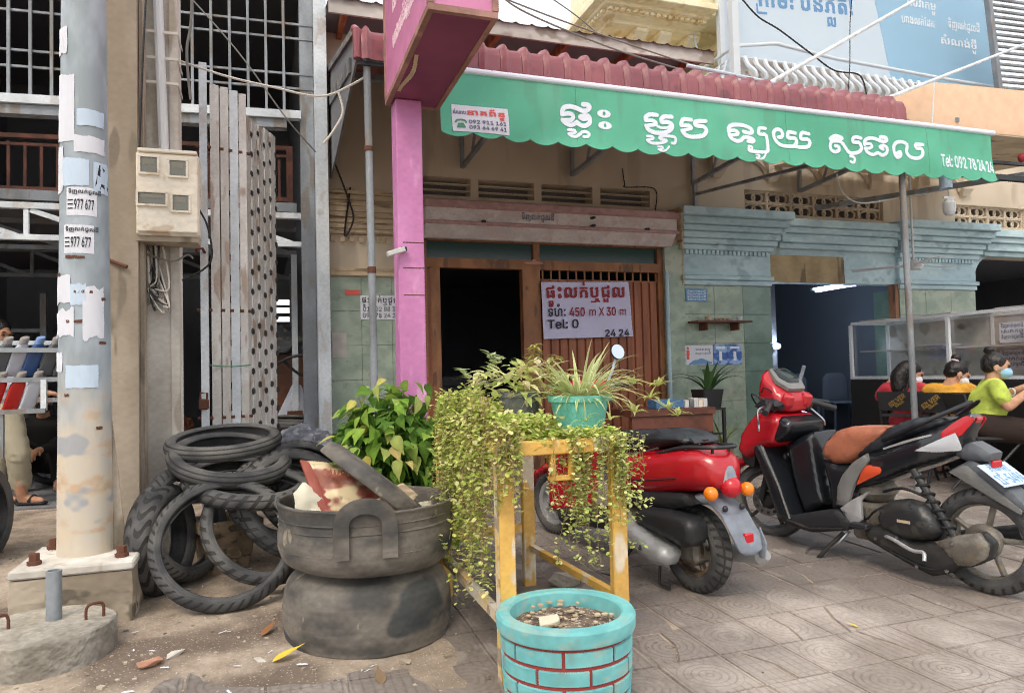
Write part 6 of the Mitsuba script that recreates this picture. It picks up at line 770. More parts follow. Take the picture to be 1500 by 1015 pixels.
pt = lambda m, x, y, w: L(place_text(m, np.array([-.120, .125, .560]) + x * np.array(PE[0]) + y * np.array(PE[1]) - np.array(PE[2]) * .005, PE[0], PE[1], w, -1.0))
part(pk, 'number', pt(lat('1I-5494', .06, .002), .015, .015, .22), 'print_blue', False); part(pk, 'province', pt(khm('plate', .035, .002), .05, .098, .15), 'print_blue', False)
part(S1, 'side_stand', L(J(tube([(.74, .12, .20), (.80, .17, .12), (.86, .205, .035)], .012, 8), box(.84, .90, .19, .225, .022, .036, .004))), 'engine_black'); part(S1, 'centre_stand', L(tube(spline([(.72, .10, .21), (.78, .16, .12), (.90, .20, .09), (.93, .20, .045), (.86, .20, .04)], 3), .008, 6)), 'chrome'); part(S1, 'exhaust', L(tube([(.60, -.14, .18), (.30, -.17, .20), (-.05, -.18, .30)], [.03, .05, .045], 14)), 'engine_black')
for pts, r in (([(1.20, .16, .93), (1.30, .20, .98), (1.33, .12, .90)], .005), ([(1.18, .10, .95), (1.22, .17, 1.02), (1.33, .10, .95)], .004), ([(.44, .10, .42), (.52, .15, .36), (.60, .12, .30), (.66, .08, .36)], .007), ([(.24, .14, .47), (.36, .15, .50), (.50, .10, .46)], .008), ([(.58, .15, .22), (.40, .17, .155), (.20, .17, .12), (.06, .13, .22)], .005)): part(S1, 'cable', L(tube(spline(pts, 6), r, 6)), 'wire_black')
for u_, z_ in ((.47, .37), (.30, .42), (.20, .34), (.38, .25), (.50, .22), (.28, .12), (.13, .13), (.10, .27), (.68, .33), (.72, .38)): part(S1, 'bolt', L(mv(lathe([(0, .0), (.009, .0), (.009, .006), (0, .007)], 8), (u_, .185, z_), ax=[1, 0, 0], an=-1.5708)), 'chrome')
part(S1, 'shield_edge', L(J(*[tube([(1.255, s * .186, .66), (1.19, s * .187, .54), (1.128, s * .187, .42), (1.055, s * .187, .235)], .006, 6) for s in (1, -1)])), 'panel_grey'); part(S1, 'cowl_stripe', L(tp(puff([(.46, .70), (.30, .75), (.14, .79), (.14, .78), (.30, .738), (.46, .69)], .003, .002, .01, .015, .138))), 'silver_metal')
# the red retro scooter behind the table
S2 = thing('motor_scooter', 'glossy red retro scooter with black seat and orange indicators behind the yellow table', 'motor scooter'); L = bike((2.06, 3.12), (-.17365, .98481)); PF = lambda poly, e, dm, R=.07, st=.02, v=0.0: L(puff(poly, e, dm, R, st, v))
t, Fr = W(.222, .052, 1, (.06, 0, .222 + .03), 0, 0); k = part(S2, 'rear_wheel', L(t), 'rubber', True, uv=tyre_uv(1)); rimset(L, k, .150, Fr, 'rim_brown', 5, 'rim_brown', .085)
t, Fr = W(.218, .046, 0, (1.36, 0, .218 + .08), .15, 0); k = part(S2, 'front_wheel', L(t), 'rubber', True, uv=tyre_uv(0)); rimset(L, k, .150, Fr, 'silver_metal', 6, 'engine')
part(S2, 'seat', PF([(.62, .70), (.64, .76), (.60, .81), (.48, .815), (.34, .830), (.19, .842), (.06, .834), (-.02, .810), (-.045, .782), (.05, .774), (.20, .750), (.33, .705), (.45, .69)], .085, .055, .06), 'black_vinyl', True)
def ring(u, zc, hw, hh, e): return ((u, 0, zc), (0, hw, 0), (0, 0, hh), e)
part(S2, 'body', L(loft([ring(.66, .60, .08, .12, 2.6), ring(.60, .60, .125, .13, 2.8), ring(.48, .60, .155, .13, 2.8), ring(.32, .61, .168, .12, 2.8), ring(.16, .63, .168, .115, 2.8), ring(.02, .655, .160, .115, 2.7), ring(-.08, .665, .14, .108, 2.6), ring(-.15, .655, .105, .085, 2.5), ring(-.185, .635, .06, .05, 2.2)], 40)), 'scooter_red', True)
part(S2, 'panel_gap', L(J(*[tube([(q, s * w, z) for q, w, z in ((.60, .128, .575), (.48, .1565, .57), (.32, .1695, .575), (.16, .169, .595), (.02, .160, .615))], .0035, 5) for s in (1, -1)])), 'print_black'); part(S2, 'seat_trim', L(J(*[tube([(.60, s * .135, .70), (.45, s * .142, .70), (.33, s * .142, .712), (.16, s * .14, .752)], .005, 5) for s in (1, -1)])), 'chrome'); part(S2, 'tail_lamp', L(mv(ell((0, 0, 0), (.05, .052, .052), 12), (-.185, 0, .585))), 'lens_red', True); part(S2, 'lamp_housing', L(J(tube([(-.10, 0, .70), (-.15, 0, .66), (-.16, 0, .60)], [.035, .045, .055], 14))), 'grey_plastic')
for s in (1, -1): part(S2, 'indicator', L(ell((-.175, .118 * s, .563), (.034, .034, .034), 10)), 'lens_amber', True); part(S2, 'indicator_stem', L(tube([(-.13, .05 * s, .58), (-.16, .10 * s, .565)], .014, 8)), 'black_plastic')
part(S2, 'rear_fender', L(loft([((.06, 0, .50), (0, .085, 0), (.02, 0, .02), 3), ((-.10, 0, .52), (0, .085, 0), (.022, 0, .03), 3), ((-.20, 0, .47), (0, .085, 0), (.022, 0, .02), 3), ((-.265, 0, .38), (0, .088, 0), (.022, 0, .012), 3), ((-.292, 0, .315), (0, .075, 0), (.016, 0, .008), 3), ((-.290, 0, .295), (0, .045, 0), (.01, 0, .006), 3)], 24)), 'grey_plastic', 40); part(S2, 'reflector', L(box(-.295, -.272, -.026, .026, .335, .385, .004)), 'lens_red', False); parts(S2, 'fender_bolt', [L(mv(ell((0, 0, 0), (.012, .016, .016), 6), (-.20, .055 * s, .49))) for s in (1, -1)], 'black_plastic', True)
part(S2, 'plate_flap', L(puff([(-.22, .33), (-.25, .40), (-.29, .33), (-.28, .25), (-.25, .25)], .004, .006, .03, .02, -.11)), 'grey_plastic', 35)
part(S2, 'rack', L(J(tube(spline([(.20, .12, .715), (.02, .115, .762), (-.14, .08, .772), (-.17, 0, .772), (-.14, -.08, .772), (.02, -.115, .762), (.12, -.11, .75)], 5), .011, 6), tube([(0, .11, .765), (0, -.11, .765)], .006, 6), *[tube([(-.13, .055 * s, .77), (-.12, .045 * s, .66)], .007, 6) for s in (1, -1)], tube(spline([(-.02, .12, .755), (.03, .08, .79), (-.05, 0, .80)], 4), .005, 6))), 'black_plastic')
part(S2, 'airbox', L(puff([(.342, .39), (.29, .44), (.10, .452), (-.07, .436), (-.10, .40), (-.088, .318), (-.031, .288), (.084, .31), (.334, .35)], .04, .030, .05, .02, .115)), 'black_plastic', 35); part(S2, 'transmission', L(puff([(.52, .36), (.44, .375), (.30, .34), (.168, .293), (.08, .275), (.055, .235), (.075, .185), (.153, .165), (.321, .205), (.48, .25)], .03, .045, .06, .02, .145)), 'silver_metal', 35); part(S2, 'kick_lever', L(tube(spline([(.33, .185, .30), (.30, .20, .265), (.24, .205, .265), (.23, .225, .24)], 4), .010, 8)), 'black_plastic')
part(S2, 'engine_block', L(J(box(.1, .60, -.10, .08, .20, .42, .03), box(-.02, .12, -.06, .08, .19, .30, .02))), 'engine', 30); part(S2, 'under_cover', PF([(.62, .50), (.40, .52), (.0, .54), (-.08, .50), (.1, .45), (.55, .42)], .12, .02, .04), 'black_plastic', 35); part(S2, 'exhaust', L(tube([(.45, -.13, .18), (.05, -.15, .22), (-.22, -.15, .25), (-.26, -.15, .255)], [.025, .045, .045, .02], 14)), 'silver_metal'); part(S2, 'muffler_pipe', L(tube([(.30, .02, .17), (.52, .06, .16), (.60, .04, .22)], .02, 10)), 'chrome')
part(S2, 'side_stand', L(tube([(.42, .12, .20), (.46, .19, .10), (.48, .23, .05), (.56, .25, .045)], .010, 8)), 'engine_black'); part(S2, 'centre_stand', L(tube([(.22, .10, .19), (.20, .13, .06), (.12, .13, .055), (.12, .13, .10)], .008, 6)), 'engine_black')
part(S2, 'floor', PF([(1.15, .30), (.60, .34), (.60, .26), (1.12, .22)], .13, .02, .03), 'black_plastic', 35); part(S2, 'leg_shield', PF([(1.13, .28), (1.08, .55), (1.0, .86), (1.08, .92), (1.18, .80), (1.22, .55), (1.20, .30)], .13, .05, .06), 'scooter_red', 35); part(S2, 'front_fender', PF([(1.62, .36), (1.56, .48), (1.40, .55), (1.22, .50), (1.18, .42), (1.38, .50), (1.55, .42)], .05, .025, .03), 'scooter_red', 35); part(S2, 'headset', PF([(1.12, .90), (1.0, .96), (.90, 1.04), (.95, 1.10), (1.10, 1.08), (1.18, .98)], .09, .06, .06), 'scooter_red', 35)
for s in (1, -1): part(S2, 'fork', L(tube([(1.16, .06 * s, .60), (1.36, .06 * s, .30)], .018, 8)), 'silver_metal')
part(S2, 'handlebar', L(tube(spline([(.93, -.30, 1.06), (1.0, -.12, 1.06), (1.0, .12, 1.06), (.93, .30, 1.06)], 4), .011, 8)), 'chrome')
for s, off in ((1, 0), (-1, 0)): part(S2, 'grip', L(tube([(.96, -.20 * 1, 1.062), (.88, -.31, 1.075)] if s < 0 else [(.96, .20, 1.06), (.88, .31, 1.07)], .018, 10)), 'black_plastic')
mk = part(S2, 'mirror', L(basis(lathe([(0, -.012), (.045, -.01), (.052, 0), (.05, .006), (0, .004)], 32), (.90, -.18, 1.265), (.0, -.98, .2), (.25, .2, .95), (-.96, .05, .26))), 'black_plastic', 40); part(mk, 'glass', L(basis(lathe([(0, .0075), (.046, .0075), (.046, .009), (0, .009)], 32), (.90, -.18, 1.265), (0, -.98, .2), (.25, .2, .95), (-.96, .05, .26))), 'mirror_glass', False); part(mk, 'stem', L(tube([(.98, -.15, 1.06), (.93, -.16, 1.15), (.905, -.175, 1.24)], .008, 8)), 'print_pale')
# ------------------------------------------------------------------ people
def sph(c, r): return manifold3d.Manifold.sphere(r, 20).translate(list(map(float, c)))
def limb(j, r):
    out = manifold3d.Manifold()
    for i in range(len(j) - 1):
        a, b = np.asarray(j[i], float), np.asarray(j[i + 1], float); pts = []
        for c, rr_ in ((a, r[i]), (b, r[i + 1])):
            s_ = trimesh.creation.icosphere(subdivisions=2).vertices; pts.append(c + s_ * rr_)
        out = out + manifold3d.Manifold.hull_points(np.vstack(pts))
    return out
def elh(*els):
    return manifold3d.Manifold.hull_points(np.vstack([np.asarray(c) + trimesh.creation.icosphere(subdivisions=2).vertices * np.asarray(r) for c, r in els]))
def flesh(m, edge=.03, it=6):
    m = man(m.refine_to_length(edge)); m = trimesh.Trimesh(m.vertices, m.faces, process=True); trimesh.smoothing.filter_taubin(m, .5, -.53, iterations=it); return M(m.vertices, m.faces)
def hand(w, d, up, s=1.0, curl=.8):
    """palm from wrist w along d, fingers curling towards -up"""
    w = np.asarray(w, float); d, a, b = frame(d, up); out = limb([w, w + d * .03 * s], [.022 * s, .026 * s]) + elh(*[(w + d * .07 * s + a * q * s, (.016 * s,) * 3) for q in (-.028, .028)], (w + d * .02 * s, (.02 * s,) * 3))
    for i, (q, ln) in enumerate(((-.030, .060), (-.010, .072), (.010, .068), (.030, .052))):
        p = w + d * .078 * s + a * q * s; j = [p]; an = 0
        for f_ in (.45, .32, .23): an += curl * (.55 + .08 * i); p = p + (d * math.cos(an) - b * math.sin(an)) * ln * f_ * s * 1.25; j.append(p)
        out = out + limb(j, [.0095 * s, .009 * s, .0085 * s, .0075 * s])
    p = w + d * .03 * s - a * .026 * s; return out + limb([p, p - a * .025 * s + d * .022 * s - b * .01 * s, p - a * .03 * s + d * .05 * s - b * .02 * s], [.012 * s, .0105 * s, .009 * s])
def head(c, fwd, upv, s=1.0):
    """skull with jaw, nose, ears, brow; c centre, returns (manifold, frame)"""
    f_ = np.asarray(fwd, float) / np.linalg.norm(fwd); u = np.asarray(upv, float); u = u - (u @ f_) * f_; u /= np.linalg.norm(u); l = np.cross(u, f_); R = np.c_[f_, l, u]
    q = lambda x, y, z: np.asarray(c) + R @ np.array([x, y, z]) * s
    def E(x, y, z, rx, ry, rz): return manifold3d.Manifold.hull_points(np.asarray(c) + ((trimesh.creation.icosphere(subdivisions=3).vertices * [rx, ry, rz] + [x, y, z]) * s) @ R.T)
    m = E(-.008, 0, .025, .095, .075, .085) + manifold3d.Manifold.hull_points(np.vstack([np.asarray(c) + ((trimesh.creation.icosphere(subdivisions=2).vertices * [rx, ry, rz] + [x, y, z]) * s) @ R.T for x, y, z, rx, ry, rz in ((.045, 0, .0, .045, .062, .05), (.055, 0, -.085, .026, .03, .022), (.0, 0, -.05, .05, .06, .03))]))
    m = m + manifold3d.Manifold.hull_points(np.vstack([q(.094, 0, .012), q(.118, 0, -.026), q(.095, .016, -.03), q(.095, -.016, -.03), q(.08, 0, -.04), q(.08, .01, .0), q(.08, -.01, 0)])) + E(.095, 0, -.056, .010, .020, .007) + E(.086, 0, .028, .012, .055, .012)
    for s_ in (1, -1): m = m + E(-.008, .077 * s_, -.008, .022, .010, .030)
    return m, (np.asarray(c, float), R, s)
def hp(F, x, y, z): return F[0] + F[1] @ np.array([x, y, z]) * F[2]
def HE(F, x, y, z, rx, ry, rz): v = trimesh.creation.icosphere(subdivisions=3).vertices * [rx, ry, rz] + [x, y, z]; return manifold3d.Manifold.hull_points(F[0] + (v * F[2]) @ F[1].T)
def face_bits(K_, F):
    part(K_, 'eye', J(*[man(HE(F, .084, .033 * s, .006, .012, .015, .008)) for s in (1, -1)]), 'eye_dark', True); part(K_, 'eyebrow', J(*[man(HE(F, .094, .036 * s, .034, .006, .022, .004)) for s in (1, -1)]), 'hair', True); part(K_, 'mouth', man(HE(F, .098, 0, -.056, .009, .021, .006)), 'lip', True)
def mask(K_, F, m):
    P_ = HE(F, .055, 0, -.045, .062, .068, .052) - HE(F, -.06, 0, .0, .09, .2, .2); v = flesh(P_ , .02, 3); part(K_, 'face_mask', v, m, 40)
    parts(K_, 'mask_loop', [tube(spline([hp(F, .05, .062 * s, -.02), hp(F, .02, .078 * s, -.01), hp(F, -.01, .086 * s, .0)], 4), .002, 5) for s in (1, -1)] + [tube(spline([hp(F, .045, .062 * s, -.06), hp(F, .01, .074 * s, -.045), hp(F, -.012, .086 * s, -.02)], 4), .002, 5) for s in (1, -1)], m)
def seated(lab, hip, fwd, head_c, hfwd, hup, shirt, sleeve, handR, handL, elbR, elbL, knees, feet, leg_m='cloth_black', shorts=True, s=.93):
    K_ = thing('person', lab, 'person'); f_ = np.array([fwd[0], fwd[1], 0.0]); f_ /= np.linalg.norm(f_); l = np.array([-f_[1], f_[0], 0]); hip = np.asarray(hip, float); hc = np.asarray(head_c, float)
    hm, F = head(hc, hfwd, hup, s); nb = hp(F, -.03, 0, -.12); ch = hip * .35 + nb * .65 + np.array([0, 0, -.03]); sh = nb + np.array([0, 0, -.045]); shR, shL = sh - l * .165 * s, sh + l * .165 * s
    torso = elh((hip, (.12, .15, .10))) + elh((hip + [0, 0, .02], (.115, .13, .11)), (hip * .6 + ch * .4, (.10, .12, .10))) + elh((hip * .6 + ch * .4, (.10, .12, .10)), (ch, (.105, .14, .11))) + elh((ch, (.10, .135, .10)), (sh - l * .10, (.06, .06, .055)), (sh + l * .10, (.06, .06, .055)))
    torso = torso + limb([sh - l * .1, shR], [.06, .055]) + limb([sh + l * .1, shL], [.06, .055]); neck = limb([sh, nb, hp(F, -.02, 0, -.05)], [.058, .050, .05])
    arms = limb([shR, elbR, handR], [.048, .038, .026]) + limb([shL, elbL, handL], [.048, .038, .026]) + hand(handR, np.asarray(handR) - np.asarray(elbR), (0, 0, 1), .95) + hand(handL, np.asarray(handL) - np.asarray(elbL), (0, 0, 1), .95)
    legs = manifold3d.Manifold()
    for i, sg in enumerate((-1, 1)): legs = legs + limb([hip + l * .09 * sg, knees[i], np.asarray(feet[i]) + [0, 0, .06]], [.092, .060, .038]) + limb([np.asarray(feet[i]) + [0, 0, .045], np.asarray(feet[i]) + f_ * .16 + [0, 0, .028]], [.038, .024])
    part(K_, 'body', flesh(hm + neck + arms + legs + torso, .022, 5), 'skin', True)
    sl = limb([shR, shR + (np.asarray(elbR) - shR) * sleeve], [.064, .060]) + limb([shL, shL + (np.asarray(elbL) - shL) * sleeve], [.064, .060])
    g = elh((hip + [0, 0, -.02], (.14, .165, .10)), (hip * .6 + ch * .4, (.122, .140, .11))) + elh((hip * .6 + ch * .4, (.120, .14, .11)), (ch, (.122, .158, .12))) + elh((ch, (.118, .150, .11)), (sh - l * .10, (.072, .072, .062)), (sh + l * .10, (.072, .072, .062))) + limb([sh - l * .1, shR], [.07, .066]) + limb([sh + l * .1, shL], [.07, .066]) + sl
    gm = flesh(g, .022, 4); v = gm.vertices; gm = M(v + (meshkit.fbm(v * 17, 3)[:, None] - .5) * .022, gm.faces); part(K_, 'shirt', gm, shirt, True)
    lg = manifold3d.Manifold()
    for i, sg in enumerate((-1, 1)): a = hip + l * .09 * sg; b = np.asarray(knees[i]); e = a + (b - a) * (.80 if shorts else 1.0); lg = lg + limb([a, e] if shorts else [a, b, np.asarray(feet[i]) + [0, 0, .1]], [.115, .095] if shorts else [.11, .078, .06])
    part(K_, 'shorts' if shorts else 'trousers', flesh(lg + elh((hip, (.135, .16, .105))), .025, 4), leg_m, True)
    sd = J(*[man(elh((np.asarray(p) + [0, 0, .012], (.045, .04, .014)), (np.asarray(p) + f_ * .17 + [0, 0, .012], (.04, .042, .014)))) for p in feet]); part(K_, 'sandals', sd, 'black_plastic', 40)
    return K_, F
def bun_hair(K_, F, bun=True, long_=False, tie=None):
    h = HE(F, -.022, 0, .038, .100, .086, .088) - HE(F, .125, 0, -.035, .08, .12, .095); h = h + HE(F, -.055, 0, .0, .062, .076, .062)
    if bun: h = h + HE(F, -.060, 0, .138, .042, .044, .036) + HE(F, -.045, 0, .11, .035, .035, .03)
    if long_: h = h + limb([hp(F, -.06, 0, .03), hp(F, -.10, 0, -.06), hp(F, -.10, 0, -.06) + [-.02, -.01, -.10], hp(F, -.10, 0, -.06) + [-.01, -.03, -.20], hp(F, -.10, 0, -.06) + [-.02, -.03, -.29]], [.08, .076, .066, .05, .024]) + limb([hp(F, -.02, -.07, -.02), hp(F, -.05, -.085, -.13) + [0, 0, -.06]], [.03, .018])
    m = flesh(h, .016, 3); v = m.vertices; part(K_, 'hair', M(v + (meshkit.fbm(v * 60, 2)[:, None] - .5) * .010, m.faces), 'hair', True)
    if tie: part(K_, 'hair_tie', tube([hp(F, -.058 + .034 * math.cos(t), .034 * math.sin(t), .112) for t in np.linspace(0, 6.28, 16)], .008, 6), tie)
K1, F1 = seated('woman in lime polo shirt and blue face mask eating at the black table', (5.40, 4.24, .64), (.74, -.66), (5.47, 4.16, 1.105), (.68, -.73, -.08), (.06, -.04, 1), 'shirt_lime', .62, (5.585, 3.98, .925), (5.68, 4.10, .94), (5.36, 4.00, .80), (5.60, 4.28, .84), [(5.62, 3.88, .585), (5.74, 4.02, .58)], [(5.66, 3.82, .11), (5.78, 4.0, .11)], 'brown_skirt')
bun_hair(K1, F1); face_bits(K1, F1); mask(K1, F1, 'mask_blue'); part(K1, 'bracelet', tube([(5.545 + .0 * t, 4.105 + .030 * math.cos(t), .905 + .030 * math.sin(t)) for t in np.linspace(0, 6.28, 14)], .005, 5), 'mask_white'); part(K1, 'collar', tube(spline([hp(F1, -.07, 0, -.13), hp(F1, -.03, .055, -.145), hp(F1, .05, .03, -.175), hp(F1, .06, -.01, -.19), hp(F1, .04, -.035, -.17), hp(F1, -.03, -.058, -.145)], 5, True), .014, 8, closed=True), 'shirt_lime')
ph = solo('smartphone', box(5.70, 5.71, 3.92, 3.99, .93, 1.06, .003), 'print_blue', 'phone held up by the woman in the lime polo shirt', 'phone')
K2, F2 = seated('person in yellow shirt with hair in a bun and white mask, bowed over the table', (5.57, 4.63, .63), (.90, .43), (5.615, 4.625, 1.045), (.80, -.46, -.40), (.42, -.18, .88), 'shirt_yellow', .7, (5.90, 4.55, .89), (5.90, 4.78, .89), (5.72, 4.44, .80), (5.62, 4.88, .80), [(5.93, 4.70, .57), (5.85, 4.88, .57)], [(5.95, 4.70, .12), (5.88, 4.90, .12)], 'cloth_black', False)
bun_hair(K2, F2, True, False, 'pinkish_white'); face_bits(K2, F2); mask(K2, F2, 'mask_white')
K3, F3 = seated('person in red shirt with long black hair, seated behind the awning post', (5.59, 5.08, .62), (.90, .43), (5.60, 5.075, 1.055), (.84, -.44, -.34), (.34, -.16, .9), 'shirt_red', .9, (5.90, 5.0, .89), (5.62, 5.32, .99), (5.74, 4.90, .80), (5.50, 5.34, .84), [(5.95, 5.15, .57), (5.87, 5.33, .57)], [(5.97, 5.15, .12), (5.88, 5.35, .12)], 'shirt_red', False)
bun_hair(K3, F3, False, True); face_bits(K3, F3); mask(K3, F3, 'mask_white')
# the man at the workshop
K4 = thing('person', 'man in white shirt and khaki trousers standing behind the bottle rack at the left edge', 'person')
hm, F4 = head((-2.10, 7.15, 1.585), (.75, -.5, -.25), (.1, 0, 1), 1.0); hipm = np.array([-2.06, 7.15, .98]); shm = np.array([-2.10, 7.15, 1.38]); l4 = np.array([.5, .85, 0]) / .986
legs = limb([hipm + [.03, -.08, 0], (-1.93, 7.02, .56), (-1.915, 7.08, .25), (-1.915, 7.10, .22)], [.10, .065, .045, .042]) + limb([hipm + [-.06, .09, 0], (-2.12, 7.25, .58), (-2.16, 7.30, .22)], [.10, .065, .045]); ft = limb([(-1.915, 7.10, .20), (-1.77, 7.06, .18)], [.042, .028]) + limb([(-2.16, 7.3, .20), (-2.02, 7.26, .18)], [.042, .028])
arm = limb([shm - l4 * .17, (-1.96, 6.95, 1.15), (-1.74, 7.05, 1.08)], [.05, .04, .028]) + hand((-1.74, 7.05, 1.08), (.9, .2, -.1), (0, 0, 1)) + limb([shm + l4 * .17, (-2.15, 7.42, 1.1), (-2.0, 7.3, .98)], [.05, .04, .028]) + hand((-2.0, 7.3, .98), (.9, -.3, 0), (0, 0, 1))
tor = elh((hipm, (.13, .15, .11)), ((-2.08, 7.15, 1.2), (.11, .15, .12))) + elh(((-2.08, 7.15, 1.2), (.11, .15, .12)), (shm - l4 * .13, (.06, .06, .055)), (shm + l4 * .13, (.06, .06, .055))); nk = limb([shm, hp(F4, -.02, 0, -.05)], [.058, .052])
part(K4, 'body', flesh(hm + nk + tor + legs + ft + arm, .024, 5), 'skin', True); h = HE(F4, -.022, 0, .038, .100, .086, .088) - HE(F4, .125, 0, -.035, .08, .12, .095); part(K4, 'hair', flesh(h, .018, 3), 'hair', True); face_bits(K4, F4)
tr = flesh(elh((hipm + [0, 0, -.02], (.145, .165, .12))) + limb([hipm + [.03, -.08, -.02], (-1.92, 7.0, .58), (-1.925, 7.10, .33)], [.118, .090, .078]) + limb([hipm + [-.06, .09, -.02], (-2.12, 7.25, .58), (-2.16, 7.30, .33)], [.118, .090, .078]), .024, 4); v = tr.vertices; part(K4, 'trousers', M(v + (meshkit.fbm(v * np.array([14, 14, 30]), 3)[:, None] - .5) * .018, tr.faces), 'cloth_khaki', True)
sg = flesh(elh((hipm + [0, 0, .0], (.155, .17, .09)), ((-2.08, 7.15, 1.2), (.13, .165, .12))) + elh(((-2.08, 7.15, 1.2), (.13, .165, .12)), (shm - l4 * .13, (.075, .075, .065)), (shm + l4 * .13, (.075, .075, .065))) + limb([shm - l4 * .17, (-1.96, 6.95, 1.15), (-1.80, 7.02, 1.10)], [.066, .058, .05]) + limb([shm + l4 * .17, (-2.15, 7.42, 1.12)], [.066, .06]), .024, 4); part(K4, 'shirt', sg, 'cloth_white', True)
part(K4, 'sandals', J(man(elh(((-1.93, 7.105, .163), (.045, .045, .014)), ((-1.76, 7.06, .163), (.04, .045, .014)))), man(elh(((-2.17, 7.30, .163), (.045, .045, .014)), ((-2.0, 7.26, .163), (.04, .045, .014)))), tube(spline([(-1.86, 7.04, .18), (-1.83, 7.08, .225), (-1.80, 7.12, .18)], 4), .012, 6)), 'black_plastic', 40)
# the crouching person deep in the workshop
K5 = thing('person', 'person in black clothes and black mask squatting in the dark workshop', 'person'); hm, F5 = head((-2.00, 8.0, .98), (.25, -.95, -.15), (0, 0, 1), 1.0); hip5 = np.array([-2.0, 8.25, .40])
ar = limb([(-2.17, 8.1, .78), (-2.22, 7.85, .58), (-2.02, 7.70, .55)], [.05, .04, .028]) + limb([(-1.83, 8.1, .78), (-1.78, 7.85, .58), (-1.96, 7.70, .55)], [.05, .04, .028]) + hand((-2.02, 7.70, .55), (.3, -.9, -.2), (0, 0, 1)) + hand((-1.96, 7.7, .55), (-.2, -.9, -.2), (0, 0, 1))
lg = limb([hip5 + [-.09, 0, 0], (-2.17, 7.85, .58), (-2.14, 8.0, .20), (-2.16, 7.85, .17)], [.10, .07, .045, .03]) + limb([hip5 + [.09, 0, 0], (-1.83, 7.85, .58), (-1.86, 8.0, .20), (-1.84, 7.85, .17)], [.10, .07, .045, .03]); to = elh((hip5, (.14, .12, .12)), ((-2.0, 8.08, .74), (.17, .11, .10)))
part(K5, 'body', flesh(hm + ar + limb([(-2, 8.05, .84), (-2, 8.02, .92)], [.058, .05]) + to + lg, .026, 5), 'skin', True); part(K5, 'clothes', flesh(elh((hip5, (.155, .14, .13)), ((-2.0, 8.08, .76), (.195, .125, .10))) + limb([(-2.17, 8.1, .78), (-2.22, 7.85, .58), (-2.06, 7.74, .56)], [.065, .055, .045]) + limb([(-1.83, 8.1, .78), (-1.78, 7.85, .58), (-1.92, 7.74, .56)], [.065, .055, .045]) + limb([hip5 + [-.09, 0, 0], (-2.17, 7.85, .58), (-2.14, 8.0, .24)], [.115, .085, .065]) + limb([hip5 + [.09, 0, 0], (-1.83, 7.85, .58), (-1.86, 8.0, .24)], [.115, .085, .065]), .026, 4), 'cloth_black', True)
part(K5, 'hair', flesh(HE(F5, -.022, 0, .038, .100, .086, .088) - HE(F5, .125, 0, -.035, .08, .12, .095), .018, 3), 'hair', True); face_bits(K5, F5); mask(K5, F5, 'cloth_black')
# ------------------------------------------------------------------ food shop furniture
def chair(x, y, yaw, lab, text):
    k = thing('folding_chair', lab, 'chair', 'black folding chairs at the food table'); c, s_ = math.cos(yaw), math.sin(yaw); f_ = lambda m: basis(m, (x, y, .11), (c, s_, 0), (-s_, c, 0), (0, 0, 1))
    b = part(k, 'backrest', f_(hull([(px_, q, z) for q in (-.19, .19) for px_, z in ((-.22, .62), (-.20, .62), (-.26, .79), (-.24, .79))])), 'black_plastic', False); part(b, 'lower_bar', f_(box(-.205, -.185, -.19, .19, .565, .59)), 'black_plastic', False)
    part(k, 'seat', f_(box(-.19, .19, -.19, .19, .43, .46, .01)), 'black_plastic', False)
    for s in (1, -1): part(k, 'leg', f_(tube([(-.25, .20 * s, .79), (-.17, .20 * s, .45), (.20, .20 * s, .0)], .011, 6)), 'black_plastic'); part(k, 'leg', f_(tube([(.17, .17 * s, .44), (-.22, .17 * s, .0)], .011, 6)), 'black_plastic')
    nrm = np.array([-.97, 0, .228]); ex = np.array([0, -.80, 0]) * .0 + np.array([-.13, -.80, .58]); ex /= np.linalg.norm(ex)
    for i, q in enumerate(text):
        ey = np.cross(nrm, ex); ey /= np.linalg.norm(ey); o = np.array([-.246 + .01, q, .645]) + nrm * .006; part(b, 'lettering', f_(place_text(lat('SILVER', .042, .002), o, ex, ey, .17)), 'gold', False); part(b, 'lettering', f_(place_text(lat('SINCE', .018, .002), o + ex * .04 - ey * .028, ex, ey, .09)), 'gold', False)
chair(5.57, 4.63, .45, 'black folding chair with gold lettering under the person in yellow', [.17, -.02]); chair(5.59, 5.08, .45, 'black folding chair with gold lettering under the person in red', [.10]); chair(5.43, 4.22, -.5, 'black folding chair under the woman in the lime polo shirt', [])
FT = thing('food_table', 'black topped dining table in front of the seated people', 'table'); part(FT, 'tabletop', box(5.62, 6.2, 3.45, 5.5, .835, .865, .008), 'black_plastic', False); part(FT, 'cloth', box(5.66, 6.17, 3.5, 5.45, .8655, .869), 'cap_blue', False)
for x, y in ((5.66, 3.52), (6.14, 3.52), (5.66, 4.45), (5.66, 5.42), (6.14, 5.42)): part(FT, 'leg', box(x - .018, x + .018, y - .018, y + .018, .08, .834), 'black_plastic', False)
solo('plate_of_food', J(mv(lathe([(0, .0), (.06, .0), (.11, .018), (.11, .022), (.06, .006), (0, .006)], 28), (5.86, 3.98, .870)), ell((5.86, 3.98, .885), (.06, .06, .02), 8)), 'sack_white', 'pale plate of food in front of the woman in the lime polo shirt', 'plate'); solo('blue_cup', mv(lathe([(0, 0), (.03, 0), (.04, .10), (.036, .10), (.028, .01), (0, .01)], 20), (5.95, 4.2, .870)), 'mask_blue', 'light blue cup on the dining table beyond the plate', 'cup')
CB = thing('food_cabinet', 'white framed glass food display cabinet on a dark counter', 'cabinet'); xa, xb, ya, yb, za, zb2 = 6.40, 6.95, 2.6, 6.60, .985, 1.60
